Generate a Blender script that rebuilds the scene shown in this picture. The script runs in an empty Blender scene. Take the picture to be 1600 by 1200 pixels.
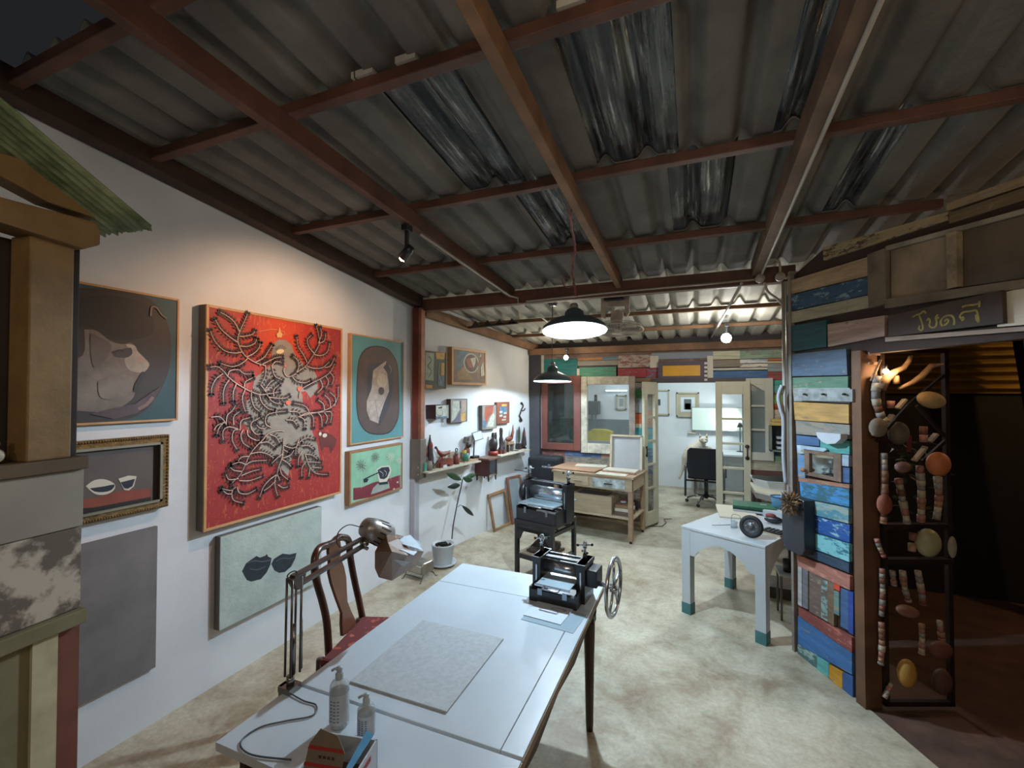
import bpy, bmesh, math, random
from mathutils import Vector, Matrix, Euler
random.seed(7)
C = bpy.context.scene.collection
PI = math.pi
def R(a): return math.radians(a)
# ---------------------------------------------------------------- camera
F = 693.0; H = 1.75; YAW = R(22.35); PT = math.atan(13/F)
c_, s_ = math.cos(YAW), math.sin(YAW)
RT = Vector((c_, s_, 0)); FW = Vector((-s_*math.cos(PT), c_*math.cos(PT), math.sin(PT))); UP = RT.cross(FW)
CAM = Vector((0, 0, H))
cam = bpy.data.cameras.new('camera'); co = bpy.data.objects.new('camera', cam); C.objects.link(co)
co.matrix_world = Matrix.Translation(CAM) @ Matrix((RT, UP, -FW)).transposed().to_4x4()
cam.sensor_width = 36; cam.lens = 36*F/1600; cam.clip_start = .02; cam.clip_end = 100
bpy.context.scene.camera = co
def ray(x, y): return FW + RT*((x-800)/F) + UP*((600-y)/F)
def Z(x, y, z=0.0):
    d = ray(x, y); return CAM + d*((z-H)/d.z)
class Plane:                                   # upright plane: u along it (to the right as seen), v into it
    def __init__(s, o, rz):
        s.o = Vector((o[0], o[1], 0)); s.rz = rz; s.u = Vector((math.cos(rz), math.sin(rz), 0)); s.v = Vector((-math.sin(rz), math.cos(rz), 0))
    def w(s, x, y, off=0):                     # world point under a measured sight line, off = distance in front
        d = ray(x, y); o = s.o - s.v*off; t = (o-CAM).dot(s.v)/d.dot(s.v); return CAM + d*t
    def uz(s, x, y, off=0):
        p = s.w(x, y, off); return ((p-s.o).dot(s.u), p.z)
    def pt(s, u, z, off=0): q = s.o + s.u*u - s.v*off; return Vector((q.x, q.y, z))
PA = Plane((-2.66, 0), R(90))
PB = Plane((-2.66, 3.80), math.atan2(2.45, .42))
PK = Plane((0, 6.25), 0)
PCW = Plane((.644, 3.523), math.atan2(-.889, .459))
# ---------------------------------------------------------------- materials
def lin(c):
    if isinstance(c, str):
        c = [int(c[i:i+2], 16)/255 for i in (0, 2, 4)]
        c = [v/12.92 if v <= .04045 else ((v+.055)/1.055)**2.4 for v in c]
    return (c[0], c[1], c[2], 1)
MATS = {}
def nn(t, k, **kw):
    n = t.nodes.new(k)
    for a, b in kw.items():
        if a in n.inputs: n.inputs[a].default_value = b
        else: setattr(n, a, b)
    return n
def ramp(t, src, stops):
    r = t.nodes.new('ShaderNodeValToRGB'); e = r.color_ramp.elements
    while len(e) < len(stops): e.new(.5)
    for i, (p, c) in enumerate(stops): e[i].position = p; e[i].color = lin(c) if isinstance(c, str) else c
    t.links.new(src, r.inputs[0]); return r
def M(name, col, rough=.6, metal=0, var=.18, sc=6, bump=0, stretch=(1, 1, 1), spec=.5, col2=None, lo=.35, hi=.65, coord='Object', detail=6, trans=0, alpha=1, bsc=None, coat=0):
    if name in MATS: return MATS[name]
    m = bpy.data.materials.new(name); m.use_nodes = True; t = m.node_tree; b = t.nodes['Principled BSDF']
    L = t.links.new
    b.inputs['Roughness'].default_value = rough; b.inputs['Metallic'].default_value = metal
    b.inputs['Specular IOR Level'].default_value = spec; b.inputs['Transmission Weight'].default_value = trans; b.inputs['Alpha'].default_value = alpha
    b.inputs['Coat Weight'].default_value = coat
    c = lin(col)
    if var or col2 or bump:
        tc = nn(t, 'ShaderNodeTexCoord'); mp = nn(t, 'ShaderNodeMapping'); mp.inputs['Scale'].default_value = stretch
        L(tc.outputs[coord], mp.inputs[0])
        n = nn(t, 'ShaderNodeTexNoise', Scale=sc, Detail=detail, Roughness=.6); L(mp.outputs[0], n.inputs['Vector'])
        a = tuple(min(1, v*(1+var)) for v in c[:3])+(1,); d = lin(col2) if col2 else tuple(v*(1-var) for v in c[:3])+(1,)
        r = ramp(t, n.outputs[0], [(lo, d), (hi, a)]); L(r.outputs[0], b.inputs['Base Color'])
        if bump:
            n2 = nn(t, 'ShaderNodeTexNoise', Scale=bsc or sc*3, Detail=8, Roughness=.65); L(mp.outputs[0], n2.inputs['Vector'])
            bp = nn(t, 'ShaderNodeBump', Strength=bump, Distance=.02); L(n2.outputs[0], bp.inputs['Height']); L(bp.outputs[0], b.inputs['Normal'])
    else: b.inputs['Base Color'].default_value = c
    MATS[name] = m; return m
def EM(name, col, s):
    if name in MATS: return MATS[name]
    m = bpy.data.materials.new(name); m.use_nodes = True; b = m.node_tree.nodes['Principled BSDF']
    b.inputs['Base Color'].default_value = lin(col); b.inputs['Emission Color'].default_value = lin(col); b.inputs['Emission Strength'].default_value = s
    MATS[name] = m; return m
def W(col, name=None, worn='8a8070', amt=.0, rough=.65, bump=.25, sc=4):            # painted / raw plank: grain along local x
    key = name or 'plank_'+col+('w' if amt else '')
    if key in MATS: return MATS[key]
    m = M(key, col, rough=rough, var=.22, sc=sc, bump=bump, stretch=(1.2, 9, 9))
    if amt:
        t = m.node_tree; L = t.links.new; b = t.nodes['Principled BSDF']; src = b.inputs['Base Color'].links[0].from_socket
        tc = nn(t, 'ShaderNodeTexCoord'); mp = nn(t, 'ShaderNodeMapping'); mp.inputs['Scale'].default_value = (2, 6, 6); L(tc.outputs['Object'], mp.inputs[0])
        n = nn(t, 'ShaderNodeTexNoise', Scale=5, Detail=9, Roughness=.75); L(mp.outputs[0], n.inputs['Vector'])
        r = ramp(t, n.outputs[0], [(.62-amt*.3, (0, 0, 0, 1)), (.66-amt*.3, (1, 1, 1, 1))])
        mx = nn(t, 'ShaderNodeMix', data_type='RGBA'); L(r.outputs[0], mx.inputs[0]); L(src, mx.inputs[6]); mx.inputs[7].default_value = lin(worn); L(mx.outputs[2], b.inputs['Base Color'])
    return m
# ---------------------------------------------------------------- mesh builder
class MB:
    def __init__(s): s.b = bmesh.new(); s.mats = []
    def mi(s, m):
        if m not in s.mats: s.mats.append(m)
        return s.mats.index(m)
    def _done(s, vs, mat, T=None, smooth=False):
        if T is not None:
            for v in vs: v.co = T @ v.co
        i = s.mi(mat); seen = set()
        for v in vs:
            for f in v.link_faces:
                if f not in seen: seen.add(f); f.material_index = i; f.smooth = smooth
    def box(s, a, b, mat, rot=None):
        a, b = Vector(a), Vector(b); c = (a+b)/2; d = b-a
        T = Matrix.Translation(c) @ (Euler([R(x) for x in rot]).to_matrix().to_4x4() if rot else Matrix()) @ Matrix.Diagonal((abs(d.x), abs(d.y), abs(d.z), 1))
        vs = bmesh.ops.create_cube(s.b, size=1)['verts']; s._done(vs, mat, T); return s
    def frame_of(s, p, q, up=None):
        p, q = Vector(p), Vector(q); z = (q-p).normalized(); up = Vector(up or (0, 0, 1))
        if abs(z.dot(up)) > .98: up = Vector((1, 0, 0))
        x = up.cross(z).normalized(); y = z.cross(x)
        return Matrix.Translation(p) @ Matrix((x, y, z)).transposed().to_4x4(), (q-p).length
    def bar(s, p, q, w, h, mat, up=None):          # rectangular bar, w across, h along 'up'
        T, L = s.frame_of(p, q, up); vs = bmesh.ops.create_cube(s.b, size=1)['verts']
        s._done(vs, mat, T @ Matrix.Translation((0, 0, L/2)) @ Matrix.Diagonal((w, h, L, 1))); return s
    def cyl(s, p, q, r, mat, r2=None, n=16, cap=True):
        T, L = s.frame_of(p, q); vs = bmesh.ops.create_cone(s.b, cap_ends=cap, segments=n, radius1=r, radius2=r if r2 is None else r2, depth=L)['verts']
        s._done(vs, mat, T @ Matrix.Translation((0, 0, L/2)), True); return s
    def ball(s, c, r, mat, rot=None, n=16):
        r = (r, r, r) if not hasattr(r, '__len__') else r
        vs = bmesh.ops.create_uvsphere(s.b, u_segments=n, v_segments=max(6, n//2+2), radius=1)['verts']
        s._done(vs, mat, Matrix.Translation(c) @ (Euler([R(x) for x in rot]).to_matrix().to_4x4() if rot else Matrix()) @ Matrix.Diagonal((*r, 1)), True); return s
    def tube(s, pts, r, mat, n=8, closed=False, flat=1.0):
        pts = [Vector(p) for p in pts]; N = len(pts); rs = r if hasattr(r, '__len__') else [r]*N
        rings = []; up = Vector((0, 0, 1))
        for i, p in enumerate(pts):
            a = pts[i-1] if (i or closed) else pts[0]; b = pts[(i+1) % N] if (i < N-1 or closed) else pts[-1]
            z = (b-a).normalized()
            x = up.cross(z)
            if x.length < .05: x = Vector((1, 0, 0)).cross(z)
            x.normalize(); y = z.cross(x); up = y
            rings.append([s.b.verts.new(p + x*math.cos(k*2*PI/n)*rs[i] + y*math.sin(k*2*PI/n)*rs[i]*flat) for k in range(n)])
        vs = [v for g in rings for v in g]
        for i in range(N if closed else N-1):
            A, B = rings[i], rings[(i+1) % N]
            for k in range(n): s.b.faces.new((A[k], A[(k+1) % n], B[(k+1) % n], B[k]))
        if not closed: s.b.faces.new(rings[0][::-1]); s.b.faces.new(rings[-1])
        s._done(vs, mat, None, True); return s
    def ring(s, c, R0, r, mat, axis=(0, 0, 1), n=32, m=8):
        T, _ = s.frame_of(c, Vector(c)+Vector(axis)); return s.tube([T @ Vector((R0*math.cos(a*2*PI/n), R0*math.sin(a*2*PI/n), 0)) for a in range(n)], r, mat, m, True)
    def lathe(s, prof, mat, c=(0, 0, 0), axis=(0, 0, 1), n=24, smooth=True):
        T, _ = s.frame_of(c, Vector(c)+Vector(axis)); rows = []
        for r, z in prof: rows.append([s.b.verts.new(T @ Vector((r*math.cos(k*2*PI/n), r*math.sin(k*2*PI/n), z))) for k in range(n)] if r > 1e-5 else [s.b.verts.new(T @ Vector((0, 0, z)))])
        for A, B in zip(rows, rows[1:]):
            for k in range(n):
                k2 = (k+1) % n
                if len(A) == 1 and len(B) == 1: continue
                if len(A) == 1: s.b.faces.new((A[0], B[k2], B[k]))
                elif len(B) == 1: s.b.faces.new((A[k], A[k2], B[0]))
                else: s.b.faces.new((A[k], A[k2], B[k2], B[k]))
        s._done([v for g in rows for v in g], mat, None, smooth); return s
    def prism(s, pts, y0, y1, mat, ax='xz', T=None):      # outline in xz (or xy), extruded along the third axis
        f = (lambda a, b, h: (a, h, b)) if ax == 'xz' else ((lambda a, b, h: (a, b, h)) if ax == 'xy' else (lambda a, b, h: (h, a, b)))
        A = [s.b.verts.new(f(a, b, y0)) for a, b in pts]; B = [s.b.verts.new(f(a, b, y1)) for a, b in pts]; n = len(pts)
        s.b.faces.new(A); s.b.faces.new(B[::-1])
        for k in range(n): s.b.faces.new((A[k], B[k], B[(k+1) % n], A[(k+1) % n]))
        s._done(A+B, mat, T); return s
    def face(s, pts, mat, smooth=False):
        vs = [s.b.verts.new(p) for p in pts]; f = s.b.faces.new(vs); f.material_index = s.mi(mat); f.smooth = smooth; return s
    def ribbon(s, pts, w, y, mat):                        # flat painted stroke in the xz plane at depth y
        pts = [Vector(p) for p in pts]; L, Rr = [], []
        for i, p in enumerate(pts):
            d = (pts[min(i+1, len(pts)-1)] - pts[max(i-1, 0)]); d.normalize(); nrm = Vector((-d.y, d.x))
            ww = w[i] if hasattr(w, '__len__') else w
            L.append(s.b.verts.new((p.x+nrm.x*ww, y, p.y+nrm.y*ww))); Rr.append(s.b.verts.new((p.x-nrm.x*ww, y, p.y-nrm.y*ww)))
        for i in range(len(pts)-1): s.b.faces.new((L[i], Rr[i], Rr[i+1], L[i+1]))
        s._done(L+Rr, mat); return s
    def build(s, name, parent=None, label=None, cat=None, group=None, kind=None, world=False, bevel=0, sub=0, solid=0, at=None):
        b = s.b
        bmesh.ops.recalc_face_normals(b, faces=b.faces)
        me = bpy.data.meshes.new(name); o = bpy.data.objects.new(name, me); C.objects.link(o)
        if parent is not None:
            if world:
                r = parent
                while r.parent: r = r.parent
                T = (Matrix.Translation(r.location) @ Euler(r.rotation_euler).to_matrix().to_4x4()).inverted()
                for v in b.verts: v.co = T @ v.co
            o.parent = parent
        elif at is None:
            xs = [v.co for v in b.verts]; ctr = Vector(((min(v.x for v in xs)+max(v.x for v in xs))/2, (min(v.y for v in xs)+max(v.y for v in xs))/2, min(v.z for v in xs)))
            for v in b.verts: v.co -= ctr
            o.location = ctr
        else: o.location = at[0]; o.rotation_euler = (0, 0, at[1])
        b.to_mesh(me); b.free()
        for m in s.mats: me.materials.append(m)
        if bevel:
            md = o.modifiers.new('bevel', 'BEVEL'); md.width = bevel; md.segments = 2; md.limit_method = 'ANGLE'; md.angle_limit = R(40)
        if solid:
            md = o.modifiers.new('solid', 'SOLIDIFY'); md.thickness = solid; md.offset = 0
        if sub:
            md = o.modifiers.new('sub', 'SUBSURF'); md.levels = sub; md.render_levels = sub
        for k, v in (('label', label), ('category', cat), ('group', group), ('kind', kind)):
            if v: o[k] = v
        return o
def thing(name, label, cat, loc=(0, 0, 0), rz=0, group=None, kind=None):
    o = bpy.data.objects.new(name, None); C.objects.link(o); o.location = loc; o.rotation_euler = (0, 0, rz); o.empty_display_size = .1
    if label: o['label'] = label
    if cat: o['category'] = cat
    if group: o['group'] = group
    if kind: o['kind'] = kind
    return o
def catmull(P, k=6):
    P = [Vector(p) for p in P]; out = []
    for i in range(len(P)-1):
        p0 = P[max(i-1, 0)]; p1 = P[i]; p2 = P[i+1]; p3 = P[min(i+2, len(P)-1)]
        for j in range(k):
            t = j/k; out.append(.5*((2*p1)+(p2-p0)*t+(2*p0-5*p1+4*p2-p3)*t*t+(3*p1-p0-3*p2+p3)*t**3))
    out.append(P[-1]); return out
def light(name, kind, loc, energy, col=(1, 1, 1), size=.05, target=None, angle=60, blend=.5):
    l = bpy.data.lights.new(name, kind); l.energy = energy; l.color = col
    if kind == 'AREA': l.size = size
    else: l.shadow_soft_size = size
    if kind == 'SPOT': l.spot_size = R(angle); l.spot_blend = blend
    o = bpy.data.objects.new(name, l); C.objects.link(o); o.location = loc
    if target is not None: o.rotation_euler = (Vector(target)-Vector(loc)).to_track_quat('-Z', 'Y').to_euler()
    return o
S = dict(kind='structure')
# ================================================================ SETTING
def floor_mat():
    m = bpy.data.materials.new('concrete_floor'); m.use_nodes = True; t = m.node_tree; L = t.links.new; b = t.nodes['Principled BSDF']
    tc = nn(t, 'ShaderNodeTexCoord')
    n1 = nn(t, 'ShaderNodeTexNoise', Scale=1.3, Detail=8, Roughness=.6); n2 = nn(t, 'ShaderNodeTexNoise', Scale=4.5, Detail=10, Roughness=.7, Distortion=.35)
    n3 = nn(t, 'ShaderNodeTexNoise', Scale=40, Detail=5, Roughness=.7)
    for n in (n1, n2, n3): L(tc.outputs['Object'], n.inputs['Vector'])
    r1 = ramp(t, n1.outputs[0], [(.34, '7d6a50'), (.48, 'a89f86'), (.66, 'c9c2ac')])
    r2 = ramp(t, n2.outputs[0], [(.36, '7b6148'), (.47, 'a89e88'), (.62, 'cec8b4')])
    r3 = ramp(t, n3.outputs[0], [(.3, '999999'), (.6, 'ffffff')])
    a = nn(t, 'ShaderNodeMix', data_type='RGBA'); a.inputs[0].default_value = .5; L(r1.outputs[0], a.inputs[6]); L(r2.outputs[0], a.inputs[7])
    c = nn(t, 'ShaderNodeMix', data_type='RGBA', blend_type='MULTIPLY'); c.inputs[0].default_value = .35; L(a.outputs[2], c.inputs[6]); L(r3.outputs[0], c.inputs[7]); L(c.outputs[2], b.inputs['Base Color'])
    rr = nn(t, 'ShaderNodeMapRange'); L(n2.outputs[0], rr.inputs[0]); rr.inputs[3].default_value = .35; rr.inputs[4].default_value = .62; L(rr.outputs[0], b.inputs['Roughness'])
    bp = nn(t, 'ShaderNodeBump', Strength=.25, Distance=.01); L(n2.outputs[0], bp.inputs['Height']); L(bp.outputs[0], b.inputs['Normal'])
    return m
white_wall = M('white_plaster', 'd2d6da', rough=.8, var=.05, sc=2, bump=.12, bsc=9)
white_in = M('white_paint_inner', 'd4dadc', rough=.7, var=.03)
MB().prism([(-2.75, -3), (3.6, -3), (.86, 3.10), (.95, 3.6), (.95, 6.3), (2.6, 6.3), (2.6, 9), (-3.1, 9), (-3.1, 6.2), (-2.75, 6.2)], -.1, 0, floor_mat(), 'xy').build('floor', **S)
dark_floor = M('dark_red_ground', '4c352a', rough=.85, var=.3, sc=7, bump=.2)
MB().box((.7, -3, -.1), (8, 6.4, -.004), dark_floor).build('floor', **S)
# left wall, with the chipped skirting edge, and the wall that bends inward behind the post
zA = lambda y: 3.02-.105*(y-1)
m = MB(); m.prism([(-3, 0), (3.82, 0), (3.82, zA(3.82)+.05), (-3, zA(-3)+.05)], -2.66, -2.80, white_wall, 'yz'); m.build('wall_left', **S)
# wall B
o = PB.o; L_B = 2.6
m = MB(); m.prism([(-.02, 0), (L_B, 0), (L_B, 2.52), (-.02, 2.80)], 0, .12, M('white_plaster_rear', 'd2d5d6', rough=.8, var=.05, sc=2, bump=.1))
m.build('wall_left_rear', at=((o.x, o.y, 0), PB.rz), **S)
# ---- corrugated roof : waves run along Y
PITCH = .205; AMP = .026
def WV(x): c = math.cos(2*PI*x/PITCH); return AMP*(2*max(0, c)**1.6-1)
ROOF = lambda y: 3.165-.11*y
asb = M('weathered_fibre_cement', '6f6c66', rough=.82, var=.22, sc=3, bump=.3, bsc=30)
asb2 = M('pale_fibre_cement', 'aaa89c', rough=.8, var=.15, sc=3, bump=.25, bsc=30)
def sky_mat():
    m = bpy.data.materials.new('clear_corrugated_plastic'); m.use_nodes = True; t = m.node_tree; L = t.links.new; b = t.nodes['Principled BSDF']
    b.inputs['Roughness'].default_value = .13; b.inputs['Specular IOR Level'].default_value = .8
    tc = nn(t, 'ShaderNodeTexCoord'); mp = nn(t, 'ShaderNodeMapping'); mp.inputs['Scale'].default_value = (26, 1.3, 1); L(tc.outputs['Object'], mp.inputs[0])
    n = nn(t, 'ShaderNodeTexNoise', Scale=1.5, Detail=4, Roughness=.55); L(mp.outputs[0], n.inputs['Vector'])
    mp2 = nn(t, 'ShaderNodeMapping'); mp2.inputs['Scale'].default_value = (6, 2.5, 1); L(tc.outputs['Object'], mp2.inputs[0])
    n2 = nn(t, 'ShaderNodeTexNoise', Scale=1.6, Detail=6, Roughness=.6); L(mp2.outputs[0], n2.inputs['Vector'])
    r = ramp(t, n.outputs[0], [(.40, (.012, .014, .018, 1)), (.55, (.10, .105, .10, 1)), (.63, (.20, .21, .20, 1)), (.70, (.65, .68, .66, 1))]); L(r.outputs[0], b.inputs['Base Color'])  # pale streaks in the colour are painted highlights on the dark sheet
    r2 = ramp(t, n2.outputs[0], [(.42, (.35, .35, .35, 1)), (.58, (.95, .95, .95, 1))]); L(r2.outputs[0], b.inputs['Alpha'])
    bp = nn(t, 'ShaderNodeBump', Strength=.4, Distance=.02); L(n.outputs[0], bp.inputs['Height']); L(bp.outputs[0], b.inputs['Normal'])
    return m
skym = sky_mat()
PY = [-2.4, -1.2, .02, .88, 1.39, 2.25, 3.10, 3.87, 4.85, 5.55, 6.35]
def wave(m, x0, x1, y0, y1, z0, z1, mat, th=.008):
    n = max(2, int((x1-x0)/PITCH*16)); rows = []
    for (y, z) in ((y0, z0), (y1, z1)):
        for k in (th, 0):
            rows.append([m.b.verts.new((x0+(x1-x0)*i/n, y, z+k+WV(x0+(x1-x0)*i/n))) for i in range(n+1)])
    a, b, c, d = rows   # a top y0, b bottom y0, c top y1, d bottom y1
    for i in range(n):
        m.b.faces.new((b[i], b[i+1], d[i+1], d[i])); m.b.faces.new((a[i], a[i+1], c[i+1], c[i]))
        m.b.faces.new((a[i], a[i+1], b[i+1], b[i])); m.b.faces.new((c[i], c[i+1], d[i+1], d[i]))
    m._done(a+b+c+d, mat, None, True)
    for r_ in (a, b, c, d):
        for i in range(n): e = m.b.edges.get((r_[i], r_[i+1])); e.smooth = False
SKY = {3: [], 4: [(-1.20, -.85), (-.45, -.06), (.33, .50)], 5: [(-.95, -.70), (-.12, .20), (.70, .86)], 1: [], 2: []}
cm = MB(); lm = MB(); nsky = 0
for i in range(len(PY)-1):
    y0, y1 = PY[i], PY[i+1]; xs = -2.72 if y0 >= .88 else (-2.72 if y1 <= -1 else -1.58)
    if y0 < .88: xs = -1.58
    xe = 4.2
    z0, z1 = ROOF(y0)+.012, ROOF(y1)-.012+.02      # each course lies over the next, its edge shows at the purlin
    holes = SKY.get(i, [])
    x = xs
    for (a, b) in sorted(holes):
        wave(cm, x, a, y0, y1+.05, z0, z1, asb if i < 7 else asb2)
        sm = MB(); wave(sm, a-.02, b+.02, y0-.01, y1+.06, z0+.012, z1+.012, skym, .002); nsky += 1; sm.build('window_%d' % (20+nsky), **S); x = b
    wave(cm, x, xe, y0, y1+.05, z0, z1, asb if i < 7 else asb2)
cm.build('ceiling', **S)
# ---- roof timbers (things that could be unscrewed and lifted away)
wood_r = M('reddish_roof_timber', '5a3a2c', rough=.6, var=.3, sc=5, bump=.2, stretch=(1, 1, 1))
wood_r2 = M('dusty_roof_timber', '6b5442', rough=.7, var=.3, sc=5, bump=.2)
wood_t = M('tan_roof_timber', '7a5a3e', rough=.7, var=.3, sc=5, bump=.2)
G1 = 'timber rafters running toward the back wall'
def zr(y): return ROOF(y)-.055
def rb(y): return 2.91-.073*y
for X, w, h, mt, lb, y0, y1 in ((-1.575, .046, .095, wood_r, 'reddish wooden rafter carrying the black spotlight on the left', -2.2, 3.85), (-.585, .046, .095, wood_t, 'pale brown wooden rafter in the middle above the large pendant lamp', -2.2, 3.85), (.44, .06, .12, wood_r2, 'dusty wooden rafter on the right with a white conduit running along it', -2.2, 3.85)):
    MB().bar((X, y0, rb(y0)+h/2), (X, y1, rb(y1)+h/2), w, h, mt).build('roof_rafter', label=lb, cat='rafter', group=G1, bevel=.004)
GP = 'timber purlins under the corrugated roof'
lbs = {.88: 'wooden purlin nearest the camera, beside the dark opening top left', 1.39: 'wooden purlin just in front of the large clear roof strips, with white shims on it', 2.25: 'wooden purlin second from the camera crossing the whole room behind the big clear roof strips', 3.10: 'wooden purlin just in front of the crossbeam over the pendant lamp', 4.85: 'thin purlin behind the crossbeam, passing above the ceiling fan', 5.55: 'thin purlin closest to the coloured back wall'}
for y in (.88, 1.39, 2.25, 3.10, 4.85, 5.55):
    x0 = -2.64 if y < 4 else PB.w(0, 0).x; x0 = -2.62 if y < 4 else -2.66+(y-3.8)*.1714
    MB().box((x0, y-.024, zr(y)-.018 if y < 4 else zr(y)-.01), (1.25 if y > 2.5 and y < 4 else (4.0 if y < 2.5 else 1.02), y+.024, zr(y)+.028), wood_r if y < 4 else wood_t).build('roof_purlin', label=lbs[y], cat='purlin', group=GP, bevel=.004)
# white shims over purlins
shim = M('white_shim', 'b8b4aa', var=.1)
for i, (x, y) in enumerate([(570, 122), (636, 101), (890, 8), (552, 125)]):
    p = Vector(Z(x, y, 2.98)); 
    MB().box((p.x-.045 if i < 3 else p.x-.01, 1.355, zr(1.39)+.03), (p.x+.045 if i < 3 else p.x+.01, 1.43, zr(1.39)+.055), shim).build('wall_shim' if 0 else 'roof_shim', label='small white block wedged between the purlin and the roof sheets', cat='block', group='white blocks wedged on the second purlin')
# wall plate along wall A top, cross beam, plate along wall B, back beam
p = [(y, zA(y)-.09) for y in (-2.5, 3.8)]
MB().bar((-2.60, -2.5, zA(-2.5)+.01), (-2.60, 3.82, zA(3.82)-.045), .10, .12, M('dark_wall_plate', '3f2a20', rough=.7, var=.3)).build('roof_beam', label='long dark wooden beam along the top of the left white wall', cat='beam', bevel=.005)
MB().box((-2.66, 3.81, 2.575), (.70, 3.90, 2.695), wood_r).build('roof_beam', label='thick reddish crossbeam spanning the room in front of the ceiling fan', cat='beam', bevel=.005)
a = PB.pt(0.1, 2.585, .06); b = PB.pt(2.52, 2.40, .06)
MB().bar(a, b, .07, .10, wood_t).build('roof_beam', label='tan sloping beam along the top of the rear left wall', cat='beam', bevel=.005)
MB().box((-2.24, 6.10, 2.295), (1.04, 6.20, 2.385), M('brown_back_beam', '79593f', rough=.7, var=.25, sc=6)).build('roof_beam', label='brown beam over the colourful plank wall at the back', cat='beam', bevel=.005)
# bracket with scalloped top on wall B plate (zig zag purlin)
m = MB(); a = Vector((-2.42, 4.55, 2.50)); m.bar(a, a+Vector((.62, 0, .02)), .03, .025, M('dark_wave_batten', '3a3230'))
for k in range(4):
    q = a+Vector((.10+k*.15, 0, .015)); m.prism([(q.x-.05, q.z), (q.x+.05, q.z), (q.x, q.z+.055)], q.y-.015, q.y+.015, MATS['dark_wave_batten'])
m.build('roof_batten', label='dark scalloped batten filling the roof waves near the rear left wall', cat='batten')
# ---- post at the bend
post = thing('timber_post', 'reddish wooden post with grey metal foot strap at the bend of the left wall', 'post', (-2.585, 3.80, 0))
m = MB(); m.box((-.05, -.045, .95), (.02, .04, 2.60), M('red_post', '6b2c22', rough=.6, var=.3, sc=5)).box((.02, -.04, .95), (.055, .03, 2.60), M('tan_post_edge', '8f5a40', var=.3, sc=5)); m.build('post', post, bevel=.003)
m = MB(); m.box((-.055, -.055, .885), (.062, .045, 1.28), M('grey_strap', '6e655c', rough=.5, metal=.3, var=.15)); st = m.build('foot_strap', post, bevel=.003)
m = MB()
for z in (.93, 1.0): MB().ball((.035, -.057, z), .007, M('bolt', 'c8c4bc', metal=.8, rough=.3), n=8).build('bolt', st)
MB().box((-2.655, 3.755, 0), (-2.60, 3.835, .883), M('lilac_grey_pier', 'a4a4ac', var=.05)).build('trim_7', **S)
# ---- back wall : planks measured on the plane Y = 6.25
def planks(pl, L, off0=.0, th=.022, own=None):
    m = own or MB()
    for it in L:
        x0, y0, x1, y1, col = it[:5]; amt = it[5] if len(it) > 5 else 0
        u0, z0 = pl.uz(x0, y1); u1, z1 = pl.uz(x1, y0)
        t = th + random.uniform(0, .012); mt = W(col, worn=it[6] if len(it) > 6 else '8a8070', amt=amt)
        m.box((u0+.001, -off0-t, z0+.001), (u1-.001, -off0, z1-.001), mt)
    return m
m = MB(); bk = M('dark_backing', '3b3531', var=.1)
u = lambda x, y: PK.uz(x, y)
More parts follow.
